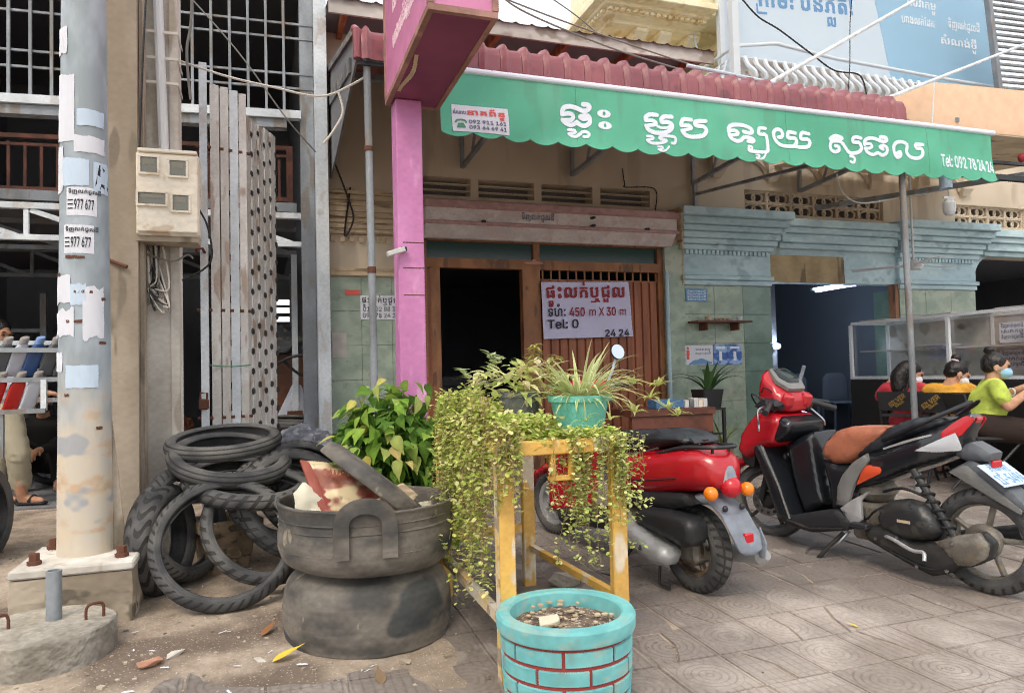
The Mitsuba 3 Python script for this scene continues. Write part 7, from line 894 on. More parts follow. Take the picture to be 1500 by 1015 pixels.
for x, y in ((xa, ya), (xa, 4.4), (xa, 5.35), (xa, yb), (xb, ya), (xb, 4.2), (xb, 5.3), (xb, yb)): part(CB, 'post', box(x - .016, x + .016, y - .016, y + .016, za, zb2), 'white_paint', False)
for x in (xa, xb):
    for z in (za, zb2): part(CB, 'rail', box(x - .014, x + .014, ya + .017, yb - .017, z, z + .03), 'white_paint', False)
for y in (ya, yb):
    for z in (za + .002, zb2 + .002): part(CB, 'rail', box(xa + .015, xb - .015, y - .014, y + .014, z, z + .026), 'white_paint', False)
part(CB, 'roof_pane', box(xa - .02, xb + .02, ya - .02, yb + .02, zb2 + .031, zb2 + .034), 'window_glass', False); part(CB, 'roof_slat', J(*[box(xa - .01, xb + .01, q, q + .35, zb2 + .035, zb2 + .042) for q in (2.9, 3.7, 4.5, 5.3, 6.1)]), 'fascia_grey', False); part(CB, 'shelf', box(xa + .10, xb - .02, ya + .02, yb - .03, 1.29, 1.305), 'fascia_grey', False); part(CB, 'back_panel', box(xb - .005, xb + .003, ya + .03, yb - .03, za + .03, zb2), 'fascia_grey', False); part(CB, 'base_shelf', box(xa + .02, xb - .02, ya + .02, yb - .02, za + .005, za + .02), 'fascia_grey', False)
part(CB, 'front_pane', box(xa + .022, xa + .0245, ya + .02, yb - .02, za + .032, zb2 - .002), 'window_glass', False)
part(CB, 'counter', box(xa - .02, xb + .05, ya, yb + .02, .12, za - .004, .01), 'cloth_black', False)
for i, y in enumerate((4.95, 4.62)):
    for j, z in enumerate((1.06, 1.33)): nt = part(CB, 'paper_notice', box(xb - .012, xb - .0085, y - .0, y + .28, z, z + .20), 'paper', False); [part(nt, 'lettering', place_text(khm(['small', 'boardb'][q % 2], .03, .001), (xb - .013, y + .26, z + .15 - .055 * q), (0, -1, 0), (0, 0, 1), .22), 'print_grey', False) for q in range(3)]
for i, (y, z) in enumerate(((5.9, 1.305), (5.6, 1.305), (4.2, 1.305), (3.9, 1.305), (5.95, 1.02))): solo('food_tray', mv(lathe([(0, 0), (.09, 0), (.13, .03), (.126, .034), (.088, .006), (0, .006)], 24), (6.68, y, z)), 'white_paint', ['white tray at the far end of the upper cabinet shelf', 'second white tray on the upper cabinet shelf', 'white tray of greens on the near part of the cabinet shelf', 'nearest white tray in the glass food cabinet', 'white tray at the far end on the cabinet floor'][i], 'tray')
solo('green_vegetables', J(*[orient(leafmesh(.07, .02, .3, .3, 4), (6.60 + .12 * rng.random(), 4.0 + .4 * rng.random(), 1.335), rng.uniform(0, 6), rng.uniform(-.2, .6)) for _ in range(26)]), 'print_green', 'heap of green vegetables on the cabinet shelf above the woman in lime', 'vegetables')
for i, (x, y, lab) in enumerate(((6.9, 9.2, 'dim plastic chair nearest the bulb inside the blue food shop'), (7.7, 9.0, 'dim plastic chair left of the cabinet inside the blue food shop'), (8.3, 8.8, 'dim plastic chair just behind the end of the glass cabinet'))):
    k = thing('plastic_chair', lab, 'chair'); f_ = lambda m: mv(m, (x, y, .15), rz=-.3); part(k, 'backrest', f_(basis(puff([(-.2, .44), (-.19, .80), (-.12, .88), (.12, .88), (.19, .80), (.2, .44)], .012, .02, .1, .05), (0, .2, 0), (1, 0, 0), (0, 1, 0), (0, 0, 1))), 'dark_blue_wall'); part(k, 'seat', f_(box(-.21, .21, -.21, .19, .42, .45, .01)), 'dark_blue_wall', False)
    for a in (-.19, .19):
        for b in (-.19, .18): part(k, 'leg', f_(tube([(a, b, .42), (a * 1.1, b * 1.1, 0)], .018, 6)), 'dark_blue_wall')
FN = thing('ceiling_fan', 'white ceiling fan with long blades below the awning in front of the second pillar', 'fan'); part(FN, 'motor', mv(lathe([(0, -.05), (.08, -.04), (.10, 0), (.08, .04), (.02, .06), (.015, .07), (0, .07)], 28), (6.72, 6.0, 2.21)), 'white_paint')
for t in (.05, 2.2, 4.2): part(FN, 'blade', mv(hull([(.09, -.05, -.006), (.09, .05, .004), (.62, -.065, -.010), (.62, .065, .006), (.09, -.05, -.002), (.09, .05, .008), (.62, -.065, -.006), (.62, .065, .010)]), (6.72, 6.0, 2.215), rz=t), 'white_paint', False)
part(FN, 'rod', tube([(6.72, 6.0, 2.28), (6.72, 6.0, 3.35)], .012, 8), 'white_paint')
HB = thing('hanging_lamp', 'white caged bulb lamp hanging under the right end of the green awning', 'lamp'); part(HB, 'cap', mv(lathe([(0, .12), (.055, .12), (.055, 0), (.05, 0), (.05, .1), (0, .1)], 24), (6.16, 5.1, 2.80)), 'print_pale'); part(HB, 'cord', tube([(6.18, 5.1, 2.9), (6.19, 5.1, 2.72)], .006, 5), 'wire_white'); part(HB, 'crossbar', box(6.12, 6.26, 5.09, 5.11, 2.70, 2.725), 'white_paint', False); part(HB, 'bulb', mv(lathe([(0, 0), (.035, .005), (.055, .04), (.058, .12), (.04, .15), (.02, .165), (0, .17)], 24), (6.19, 5.1, 2.54)), 'white_paint')
# the wall behind the scooters
SF = thing('wall_shelf', 'small brown shelf with little cups on the green tiled pillar', 'shelf'); part(SF, 'board', box(4.36, 5.06, WY - .20, WY - .012, 1.64, 1.66, .003), 'desk_brown', False); 
for x in (4.5, 4.9): part(SF, 'bracket', box(x, x + .015, WY - .16, WY - .012, 1.56, 1.639), 'rust', False)
for i, (x, r, m) in enumerate(((4.56, .04, 'board_beige'), (4.66, .022, 'clay'), (4.71, .022, 'clay'), (4.76, .022, 'clay'), (4.81, .022, 'clay'), (4.96, .035, 'paper'))): solo('shelf_cup', mv(lathe([(0, 0), (r * .6, 0), (r, r * 1.3), (r * .9, r * 1.3), (r * .5, .006), (0, .006)], 18), (x, WY - .1, 1.661)), m, ['beige bowl at the left of the small wall shelf', 'first small clay cup from the left on the wall shelf', 'second small clay cup from the left on the wall shelf', 'third small clay cup from the left on the wall shelf', 'fourth small clay cup from the left on the wall shelf', 'white bowl at the right of the small wall shelf'][i], 'cup')
ps1 = thing('wall_poster', 'white and blue poster with a small figure on the green pillar', 'poster'); part(ps1, 'sheet', box(4.31, 4.66, WY - .020, WY - .0125, 1.19, 1.40), 'paper', False); part(ps1, 'print', J(basis(ext([(0, 0), (.30, 0), (.30, .02), (.17, .065), (.06, .04)], .001), (4.345, WY - .0205, 1.195), (1, 0, 0), (0, 0, 1), (0, -1, 0))), 'print_blue', False); part(ps1, 'figure', basis(J(ext(Point(.03, .17).buffer(.014), .001), ext([(.015, .05), (.045, .05), (.05, .15), (.01, .15)], .001)), (4.315, WY - .0205, 1.20), (1, 0, 0), (0, 0, 1), (0, -1, 0)), 'print_orange', False); parts(ps1, 'lettering', [place_text(khm('boardb', .022, .001), (4.44, WY - .0205, 1.345), (1, 0, 0), (0, 0, 1), .19), place_text(khm('small', .014, .001), (4.44, WY - .0205, 1.305), (1, 0, 0), (0, 0, 1), .19)], 'print_grey')
for i in range(2): k = thing('blue_poster', ['left', 'right'][i] + ' one of the two small blue posters beside the white poster', 'poster'); part(k, 'sheet', box(4.67 + .185 * i, 4.85 + .185 * i, WY - .020, WY - .0125, 1.185, 1.41), 'poster_blue', False); part(k, 'print', J(box(4.70 + .185 * i, 4.82 + .185 * i, WY - .0215, WY - .0205, 1.36, 1.385), box(4.74 + .185 * i, 4.775 + .185 * i, WY - .0215, WY - .0205, 1.23, 1.33)), 'print_white', False)
bp = thing('blue_plaque', 'small blue plaque with white lines high on the green pillar', 'sign'); part(bp, 'plate', box(4.345, 4.61, WY - .022, WY - .0125, 1.88, 2.02, .002), 'print_blue', False); parts(bp, 'lettering', [place_text(khm('small', .014, .001), (4.36, WY - .0225, 1.985 - .03 * q), (1, 0, 0), (0, 0, 1), .23) for q in range(4)], 'print_white')
DK = thing('brown_desk', 'brown wooden desk with boxes on top behind the red scooter seat', 'desk'); part(DK, 'top', box(3.0, 3.86, 5.6, 6.1, .74, .80, .004), 'desk_brown', False); part(DK, 'drawer_front', box(3.02, 3.84, 5.62, 5.66, .58, .738), 'desk_brown', False)
for x in (3.03, 3.76): part(DK, 'leg', box(x, x + .07, 5.63, 6.05, .12, .579), 'desk_brown', False)
solo('blue_box', box(3.28, 3.56, 5.65, 5.8, .801, .88, .004), 'book_blue', 'flat blue box on the brown desk', 'box')
for i in range(5): solo('small_packet', box(3.58 + .048 * i, 3.622 + .048 * i, 5.66, 5.76, .801, .87 + .008 * (i % 3), .002), ['book_white', 'pot_grey', 'book_white', 'meter_cream', 'book_white'][i], ['first', 'second', 'third', 'fourth', 'fifth'][i] + ' upright packet right of the blue box on the desk', 'box')
SD = thing('plant_stand', 'black metal stand holding a dark square plant pot', 'stand')
for x in (4.06, 4.28):
    for y in (6.08, 6.3): part(SD, 'leg', box(x - .014, x + .014, y - .014, y + .014, .14, .76), 'black_plastic', False)
part(SD, 'frame', J(box(3.75, 4.26, 6.07, 6.09, .50, .52), box(4.06, 4.28, 6.07, 6.31, .74, .76)), 'black_plastic', False)
DP = thing('dark_plant_pot', 'dark square pot with broad dark green strap leaves', 'plant pot'); part(DP, 'wall', basis(loft([((0, 0, 0), (.10, 0, 0), (0, .10, 0), 8), ((0, 0, .18), (.125, 0, 0), (0, .125, 0), 8)], 24), (4.17, 6.19, .761), (1, 0, 0), (0, 1, 0), (0, 0, 1)), 'black_plastic', 30)
DLF = thing('strap_leaf_plant', 'dark green strap leaved plant growing in the dark square pot', 'plant'); rq = np.random.default_rng(5)
for a, L_, u in ((3.1, .42, .75), (2.6, .40, 1.0), (2.0, .30, 1.2), (1.3, .38, 1.35), (.9, .38, 1.2), (.4, .40, .95), (.05, .46, .70), (-.5, .34, 1.1), (4.2, .36, 1.1), (4.9, .34, 1.25), (5.6, .40, .9), (-.15, .36, 1.25)): m, c = strap_leaf((4.17 + .03 * math.cos(a), 6.17, .93), a, L_, .030, u, np.array(S(66, 98, 52)) * rq.uniform(.8, 1.15), np.array(S(62, 92, 50)), a, 9); part(DLF, 'leaf', m, 'leaf', True, color=np.clip(c, 0, 1))
FP_ = thing('clay_floor_pot', 'small clay pot with long leaves on the floor under the black stand', 'plant pot'); part(FP_, 'wall', mv(lathe([(0, 0), (.07, 0), (.10, .20), (.09, .20), (.07, .02), (0, .02)], 24), (4.42, 6.3, .14)), 'planter_stone')
for i in range(9): m, c = strap_leaf((4.42, 6.3, .32), i * .7, .42, .014, 1.2, np.array(S(110, 132, 66)), np.array(S(150, 160, 90)), i); part(FP_, 'leaf', m, 'leaf', True, color=np.clip(c, 0, 1))
# bottles on the rack, left edge
BR = thing('bottle_rack', 'grey steel rack holding slanted oil bottles at the left edge', 'rack')
for p, q in (((-2.0, 5.18, 1.372), (-1.15, 5.18, 1.36)), ((-2.0, 5.2, 1.185), (-1.15, 5.2, 1.18)), ((-2.0, 5.14, .985), (-1.27, 5.16, .99))): part(BR, 'rail', bar(p, q, .03, .028), 'steel_grey', False)
for z in (1.36, 1.18, .99): part(BR, 'rail', bar((-2.0, 5.42, z + .06), (-1.15, 5.42, z + .06), .03, .028), 'galvanised', False)
part(BR, 'post', J(box(-1.30, -1.27, 5.17, 5.20, .99, 1.18), box(-1.18, -1.15, 5.40, 5.43, .15, 1.45)), 'galvanised', False); part(BR, 'arm', J(box(-1.52, -1.49, 5.15, 5.18, .72, .975), bar((-2.0, 5.165, .73), (-1.49, 5.165, .73), .03)), 'steel_grey', False); part(BR, 'post', box(-1.98, -1.95, 5.40, 5.43, .15, 1.45), 'galvanised', False)
def bottle(x, z, m, cap, lab):
    k = thing('oil_bottle', lab, 'bottle'); f_ = lambda q: basis(q, (x, 5.20, z), (.96, .28, 0), (-.20, .70, .68), (.25, -.62, .74))
    part(k, 'body', basis(loft([((0, 0, 0), (.042, 0, 0), (0, .028, 0), 5), ((0, 0, .17), (.042, 0, 0), (0, .028, 0), 5), ((0, 0, .20), (.034, 0, 0), (0, .024, 0), 3), ((0, 0, .225), (.022, 0, 0), (0, .022, 0), 2)], 20), (x, 5.30, z), (.94, .30, .1), (-.20, .90, .38), (.36, -.36, .86)), m, 35); part(k, 'cap', basis(lathe([(0, .225), (.026, .225), (.026, .262), (.022, .266), (0, .266)], 20), (x, 5.30, z), (.94, .30, .1), (-.20, .90, .38), (.36, -.36, .86)), cap, 35)
for i, (x, m, c, lab) in enumerate(((-1.66, 'bottle_grey', 'cap_blue', 'grey bottle with pale cap at the far left of the upper rack row'), (-1.57, 'bottle_grey', 'cap_grey', 'dark bottle second from the left in the upper rack row'), (-1.485, 'cloth_white', 'cap_grey', 'white bottle with brown cap in the upper rack row'), (-1.40, 'bottle_blue', 'cap_blue', 'blue bottle in the upper rack row'), (-1.31, 'bottle_grey', 'cap_grey', 'grey brown bottle beside the blue one in the upper rack row'), (-1.225, 'pot_grey', 'cap_grey', 'last bottle of the upper rack row next to the pole'))): bottle(x, 1.215, m, c, lab)
for i, (x, m, lab) in enumerate(((-1.70, 'bottle_red', 'red bottle at the far left of the lower rack row'), (-1.60, 'bottle_red', 'second red bottle of the lower rack row'), (-1.50, 'bottle_red', 'third red bottle of the lower rack row'), (-1.41, 'cloth_white', 'white bottle right of the red ones in the lower rack row'))): bottle(x, 1.0, m, 'cap_grey', lab)
# dim motorbike in the workshop
WB = thing('parked_motorbike', 'dim motorbike with spoked wheel parked in the dark workshop', 'motorbike'); t = tyre_mesh(.29, .04, 0); part(WB, 'front_wheel', basis(t, (-1.98, 8.35, .44), (.9, .3, 0), (0, 0, 1), (.3, -.9, 0)), 'rubber', True, uv=tyre_uv(0))
part(WB, 'rim', basis(J(lathe([(.245, -.02), (.235, 0), (.245, .02), (.25, .0)], 40, closed=True), *[tube([(.02 * math.cos(q + 1), .02 * math.sin(q + 1), .02), (.24 * math.cos(q), .24 * math.sin(q), 0)], .003, 4) for q in np.arange(20) * .314]), (-1.98, 8.35, .44), (.9, .3, 0), (0, 0, 1), (.3, -.9, 0)), 'chrome'); part(WB, 'fork', tube([(-1.95, 8.3, .44), (-2.15, 8.45, 1.0)], .02, 8), 'chrome'); part(WB, 'body', basis(puff([(0, .4), (.9, .35), (1.2, .55), (1.1, .75), (.3, .72), (.1, .95), (-.02, .9)], .08, .06, .1, .06), (-2.15, 8.45, .05), (-.95, .25, 0), (.25, .95, 0), (0, 0, 1)), 'engine_black', 35); part(WB, 'rear_wheel', basis(t, (-3.15, 8.66, .44), (.9, .3, 0), (0, 0, 1), (.3, -.9, 0)), 'rubber', True, uv=tyre_uv(0))
# ------------------------------------------------------------------ green awning banner
def ay(x, z): 
    x, z = np.asarray(x, float), np.asarray(z, float); t = np.clip((3.17 - z) / .46, 0, 1); return 4.6 + .014 * np.sin(x * 2.9 + z * 7) * t + .022 * np.sin(x * 6.3 - z * 11 + 1) * t * np.clip((2.6 - x) * 1.2, 0, 1) + .014 * np.sin((x - 6.1) * 6 + z * 9) * t * np.clip((x - 4.9), 0, 1) - .03 * t
AW = thing('green_awning', 'long green awning banner with white lettering and scalloped lower edge', 'awning')
xs_ = np.arange(1.12, 6.1251, .0208); tt = np.linspace(0, 1, 18)
def awf(u, v): zb_ = 2.742 - .034 * np.abs(np.sin(np.pi * (u - 1.12) / .208)) ** .8; z = 3.165 + (zb_ - 3.165) * v; return u, ay(u, z), z
part(AW, 'valance', sheet(awf, xs_, tt), 'awning_green', True); hx_ = np.arange(1.12, 6.125, .0104); hz_ = 2.742 - .034 * np.abs(np.sin(np.pi * (hx_ - 1.12) / .208)) ** .8; part(AW, 'hem', tube(np.c_[hx_, ay(hx_, hz_) - .002, hz_ + .003], .0032, 5), 'awning_green'); part(AW, 'seam', J(*[tube(np.c_[np.full(9, q), ay(q, np.linspace(2.75, 3.16, 9)) - .001, np.linspace(2.75, 3.16, 9)], .0016, 4) for q in (2.1, 3.9, 5.35)]), 'print_green'); part(AW, 'top_tube', tube([(1.10, 4.6, 3.178), (6.15, 4.6, 3.168)], .021, 12), 'awning_white')
ls = []
for o in DATA['awning_strokes']:
    w = o[0] / 1000; p = spline(np.array(o[1:]) / 1000.0, 5); ls.append(LineString(p).buffer(w / 2, quad_segs=4))
for cx, cz, rx, rz in DATA['visarga']: e = affinity.scale(Point(0, 0).buffer(1, 8), rx / 1000, rz / 1000); ls.append(affinity.translate(e.difference(affinity.scale(e, .24, .55)), cx / 1000, cz / 1000))
g = union_all(ls).buffer(.001).simplify(.0015); letters = []
for q in getattr(g, 'geoms', [g]):
    m = ext(q, .003); m = m.subdivide_to_size(.09) if hasattr(m, 'subdivide_to_size') else m; v = m.vertices; letters.append(M(np.c_[v[:, 0], ay(v[:, 0], v[:, 1]) - .0015 - v[:, 2], v[:, 1]], m.faces))
part(AW, 'lettering', J(*letters), 'awning_white', False)
m = lat('Tel: 092 78 24 24', .10, .003); v = m.vertices; v[:, 0] *= .62 / v[:, 0].max(); tilt = -.035; xx = 5.475 + v[:, 0]; zz = 2.822 + v[:, 1] + (v[:, 0] * tilt); part(AW, 'telephone_lettering', M(np.c_[xx, ay(xx, zz) - .0015 - v[:, 2], zz], m.faces), 'awning_white', False)
ST = thing('awning_notice', 'small white notice with red lettering stuck on the left end of the green awning', 'sign'); sg_ = sheet(lambda u, v: (u, ay(u, v) - .004 - .02 * np.clip((1.25 - u) / .1, 0, 1) ** 2 * np.clip((2.78 - v) / .06, 0, 1), v), np.linspace(1.195, 1.585, 16), np.linspace(2.745, 2.935, 10)); part(ST, 'sheet', sg_, 'paper', True)
def on_aw(m, x, z, w=None, t=-.0): v = m.vertices.copy(); v[:, 0] -= v[:, 0].min(); v[:, 0] *= (w / v[:, 0].max() if w else 1); X_, Z_ = x + v[:, 0], z + v[:, 1]; return M(np.c_[X_, ay(X_, Z_) - .0065 - v[:, 2], Z_], m.faces)
part(ST, 'red_lettering', on_aw(khm('naga', .034, .002), 1.30, 2.868, .26), 'print_orange', False); part(ST, 'grey_lettering', on_aw(khm('eave', .022, .002), 1.205, 2.872, .085), 'print_grey', False); parts(ST, 'number', [on_aw(lat('092 911 161', .026, .002), 1.305, 2.806, .26), on_aw(lat('093 64 69 41', .026, .002), 1.305, 2.766, .26)], 'print_grey')
part(ST, 'telephone_symbol', J(on_aw(ext(Polygon([(0, 0), (.06, 0), (.048, .034), (.012, .034)]), .002), 1.222, 2.772), on_aw(ext(LineString([(0, 0), (.008, .014), (.035, .018), (.062, .014), (.07, 0)]).buffer(.006), .002), 1.212, 2.812)), 'print_green', False)
AP = thing('awning_post', 'thin galvanised steel post holding up the right end of the green awning', 'post'); part(AP, 'tube', tube([(5.13, 4.66, 3.15), (5.165, 4.66, .06)], .026, 14), 'steel_grey'); part(AP, 'foot', box(5.11, 5.22, 4.60, 4.72, .05, .095, .004), 'steel_grey', False)
AQ = thing('awning_post', 'thin galvanised post in front of the beige wall left of the pink column', 'post'); part(AQ, 'tube', tube([(.665, 4.72, 3.30), (.685, 4.72, .05)], .024, 14), 'steel_grey'); part(AQ, 'clamp', J(tube([(.667, 4.72, 2.62), (.667, 4.72, 2.65)], .029, 14), tube([(.674, 4.72, 1.82), (.674, 4.72, 1.86)], .028, 14)), 'rust')
# red tile canopy above it
CN = thing('tiled_canopy', 'dark red tile sheet canopy above the green awning', 'canopy')
zp = [(4.66, 3.205), (4.664, 3.30), (4.668, 3.345), (4.674, 3.347), (4.676, 3.365), (4.682, 3.367), (4.684, 3.385), (4.690, 3.387), (4.70, 3.405), (4.74, 3.425), (4.82, 3.45)]
def ridge(t): return np.exp(-((t - .26) / .13) ** 2)
xa_ = .62; pitch = .1585
for k in range(29):
    x0 = xa_ + k * pitch; drop = -.012 * k / 28
    def tf(u, v, x0=x0): i = np.interp(v, np.arange(len(zp)), [q[0] for q in zp]); z = np.interp(v, np.arange(len(zp)), [q[1] for q in zp]); r = ridge((u - x0) / pitch); e = np.clip(v / 8, 0, 1); return u, i - .020 * r - .004 * ((u - x0) / pitch > .97), z + r * (.030 * e) + drop * (u > 0)
    part(CN, 'tile', sheet(tf, x0 + np.linspace(.004, pitch - .001, 14), np.arange(len(zp))), 'roof_red', 40)
part(CN, 'end_tile', J(tube([(.60, 4.68, 3.21), (.60, 4.69, 3.40), (.60, 4.80, 3.46)], .028, 10)), 'roof_red')
part(CN, 'roof_sheet', sheet(lambda u, v: (u, v, 3.42 + (v - 4.82) * .27 - .003 * (u - .6) + .012 * np.cos(u * 2 * np.pi / pitch)), np.linspace(.58, 5.22, 190), np.array([4.81, 5.8, 6.79])), 'roof_red', True)
part(CN, 'eave_strip', box(.60, 5.2, 4.68, 4.70, 3.175, 3.20), 'black_plastic', False)
part(CN, 'side_sheet', hull([(x, y, z) for x in (.60, .615) for y, z in ((4.74, 3.42), (6.78, 3.96), (6.78, 2.98), (6.2, 3.02), (5.4, 3.16), (4.74, 3.24))]), 'dark_interior', False, label='dark ragged end sheet of the tile canopy'); part(CN, 'side_trim', J(bar((.59, 4.75, 3.43), (.59, 6.76, 3.97), .02, .05), bar((.59, 5.0, 3.30), (.59, 6.7, 3.66), .012, .10)), 'pot_grey', False)
def bracket(x, lab=None):
    k = part(CN, 'bracket', J(bar((x, 6.76, 3.16), (x, 6.76, 3.75), .035), bar((x, 6.75, 3.17), (x + .02, 5.0, 3.30), .035, .04), bar((x, 6.75, 3.65), (x + .02, 4.75, 3.32), .035, .04), bar((x, 6.4, 3.2), (x, 6.2, 3.52), .022), bar((x, 6.0, 3.23), (x, 5.8, 3.48), .022), bar((x + .0, 5.5, 3.27), (x, 5.4, 3.43), .02)), 'steel_grey', False)
for x in (1.86, 3.03, 4.47, 5.9): bracket(x)
part(CN, 'strut', bar((6.1, 6.75, 2.98), (7.3, 4.75, 2.98), .05), 'steel_grey', False); part(CN, 'strut', J(bar((4.49, 6.76, 2.85), (4.49, 6.76, 3.2), .04), bar((4.49, 6.74, 3.05), (4.75, 5.0, 2.95), .03)), 'steel_grey', False); part(CN, 'purlin', bar((.7, 5.0, 3.36), (5.2, 5.0, 3.35), .05), 'steel_grey', False); part(CN, 'purlin', bar((.7, 5.9, 3.60), (5.2, 5.9, 3.59), .05), 'steel_grey', False)
# pink column with light box
PC = thing('pink_sign_column', 'pink painted column carrying a pink light box sign at the top', 'sign')
part(PC, 'column', box(.757, .912, 4.205, 4.36, .05, 2.79, .006), 'pink_paint', False); part(PC, 'joint', J(*[box(.785, .9125, 4.2035, 4.21, z, z + .006) for z in (1.93, 1.78, 1.62)]), 'rust', False)
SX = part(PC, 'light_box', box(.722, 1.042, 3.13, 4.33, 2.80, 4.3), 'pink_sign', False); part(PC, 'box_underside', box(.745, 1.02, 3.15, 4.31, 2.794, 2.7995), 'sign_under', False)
part(PC, 'box_trim', J(box(.716, .744, 3.12, 4.335, 2.788, 2.82), box(1.022, 1.048, 3.122, 4.333, 2.788, 2.82), box(.745, 1.021, 3.122, 3.15, 2.789, 2.819), box(.745, 1.021, 4.31, 4.334, 2.789, 2.819), box(.715, .745, 3.118, 3.148, 2.821, 4.3), box(1.02, 1.05, 3.118, 3.148, 2.821, 4.3), box(.714, .7215, 4.31, 4.335, 2.821, 4.3)), 'sign_trim', False)
part(PC, 'torn_film', sheet(lambda u, v: (.76 + .02 * v + .012 * np.sin(u * 12), u, 2.79 - .012 * v * np.sin((u - 3.6) / .5 * np.pi) ** 2), np.linspace(3.6, 4.1, 12), np.linspace(0, 1, 3)), 'board_beige', True)
for (yy, zz, key, hgt, w) in ((4.06, 3.04, 'pinka', .10, .50), (4.04, 3.24, 'pinkb', .11, .52), (4.0, 3.46, 'pinka', .11, .55), (3.66, 3.02, 'small', .05, .40), (3.56, 3.20, 'boardb', .06, .36), (3.45, 3.40, 'small', .06, .30)): part(PC, 'lettering', place_text(khm(key, hgt * .8, .002), (.7215, yy, zz - .03), (0, -1, 0), (0, 0, 1), w), 'pinkish_white', False)
SL = thing('spot_lamp', 'small grey lamp clipped to the pink column', 'lamp'); part(SL, 'head', bar((.685, 4.17, 1.852), (.79, 4.17, 1.888), .035, .03, b=.004), 'galvanised', False); part(SL, 'clip', box(.765, .80, 4.155, 4.203, 1.875, 1.90, .003), 'black_plastic', False)
# paper notices on the wall and door
WN = thing('wall_notice', 'white paper notice with phone numbers on the green tiles behind the thin post', 'sign'); y_ = WY - .004; part(WN, 'sheet', box(.86, 1.24, y_ - .002, y_, 1.68, 1.905), 'paper', False)
parts(WN, 'lettering', [place_text(khm('rent', .05, .001), (.875, y_ - .0022, 1.835), (1, 0, 0), (0, 0, 1), .35), place_text(lat('012 02 88 37', .042, .001), (.885, y_ - .0022, 1.758), (1, 0, 0), (0, 0, 1), .33), place_text(lat('097 78 24 24', .042, .001), (.880, y_ - .0022, 1.698), (1, 0, 0), (0, 0, 1), .34)], 'print_black')
solo('tape_scrap', J(box(.72, .86, WY - .006, WY - .003, 1.91, 1.955)), 'print_orange', 'orange tape scrap on the green tiles above the wall notice', 'tape'); solo('faded_sticker', box(.60, .73, WY - .005, WY - .003, 1.33, 1.56), 'fascia_grey', 'pale torn sticker on the green tiles beside the steel column', 'sticker'); 
BN = thing('rent_banner', 'white banner with red Khmer lettering hung on the brown folding door', 'banner'); yb_ = WY - .0
part(BN, 'sheet', sheet(lambda u, v: (2.665 + u * .985 + .03 * (1 - v) * u + .015 * (1 - v), yb_ - .012 + .005 * np.sin(u * 14 + v * 3) + .004 * np.sin(v * 7), 1.485 + .575 * v + .02 * u - .0 * v), np.linspace(0, 1, 40), np.linspace(0, 1, 14)), 'paper_lilac', True)
def onb(m, x, z, w): return place_text(m, (x, yb_ - .024, z), (1, 0, .02), (-.0, 0, 1), w)
parts(BN, 'red_lettering', [onb(khm('rent', .115, .003), 2.71, 1.895, .89), onb(lat('450', .085, .003), 2.965, 1.715, .17), onb(lat('m', .085, .003, False), 3.185, 1.72, .075), onb(lat('X', .085, .003, False), 3.295, 1.722, .06), onb(lat('30', .085, .003), 3.385, 1.724, .105), onb(lat('m', .085, .003, False), 3.535, 1.727, .075)], 'print_red')
parts(BN, 'black_lettering', [onb(khm('size', .085, .003), 2.73, 1.71, .19), onb(lat('Tel: 0', .085, .003), 2.72, 1.59, .34), onb(lat('24 24', .07, .003), 3.36, 1.505, .28)], 'print_black')
# ------------------------------------------------------------------ things above the roofs
OB = thing('ornate_building', 'cream ornate building with moulded cornice rising behind the grey roof', 'building')
part(OB, 'wall', box(5.62, 10.0, 10.9, 11.7, 4, 9.5), 'ornate_cream', False); part(OB, 'wall', box(5.62, 5.75, 10.6, 11.7, 4, 6.7), 'ornate_cream', False)
for e, z in ((.55, 7.05), (.42, 6.99), (.30, 6.93), (.18, 6.87)): part(OB, 'cornice', box(5.62 - e, 7.18, 10.75 - e * 1.45, 11.7, z, z + .10, .01), 'ornate_cream', False)
part(OB, 'upper_storey', box(5.3, 9.6, 10.3, 11.7, 7.15, 9.5), 'ornate_cream', False)
for k in range(17): part(OB, 'dentil', box(5.30 + .11 * k, 5.36 + .11 * k, 10.21, 10.27, 6.94, 6.988), 'ornate_cream', False)
for k in range(12): part(OB, 'dentil', box(5.235, 5.295, 10.35 + .11 * k, 10.41 + .11 * k, 6.94, 6.988), 'ornate_cream', False)
for x in (5.95, 6.4, 6.95, 7.6): part(OB, 'corbel', hull([(x + q, y, z) for q in (0, .22) for y, z in ((10.88, 6.86), (10.5, 6.86), (10.5, 6.80), (10.7, 6.66), (10.88, 6.55))]), 'ornate_cream', False)
part(OB, 'round_arch', J(*[tube([(7.75 + r * math.cos(t), 10.86 + .05 * i, 6.35 + r * math.sin(t)) for t in np.linspace(0, np.pi, 30)], .035, 8) for i, r in enumerate((.55, .47, .39))]), 'ornate_cream'); part(OB, 'window_trim', J(box(6.2, 6.75, 10.82, 10.9, 6.46, 6.54, .01), box(6.25, 6.7, 10.84, 10.9, 6.36, 6.45, .01)), 'ornate_cream', False); part(OB, 'capital', J(box(5.40, 5.62, 10.45, 10.75, 6.40, 6.52, .02), box(5.45, 5.60, 10.5, 10.7, 5.8, 6.39, .02)), 'peach_canvas', False)
BL = thing('white_balustrade', 'white balcony railing with wavy balusters in front of the blue hoarding', 'railing')
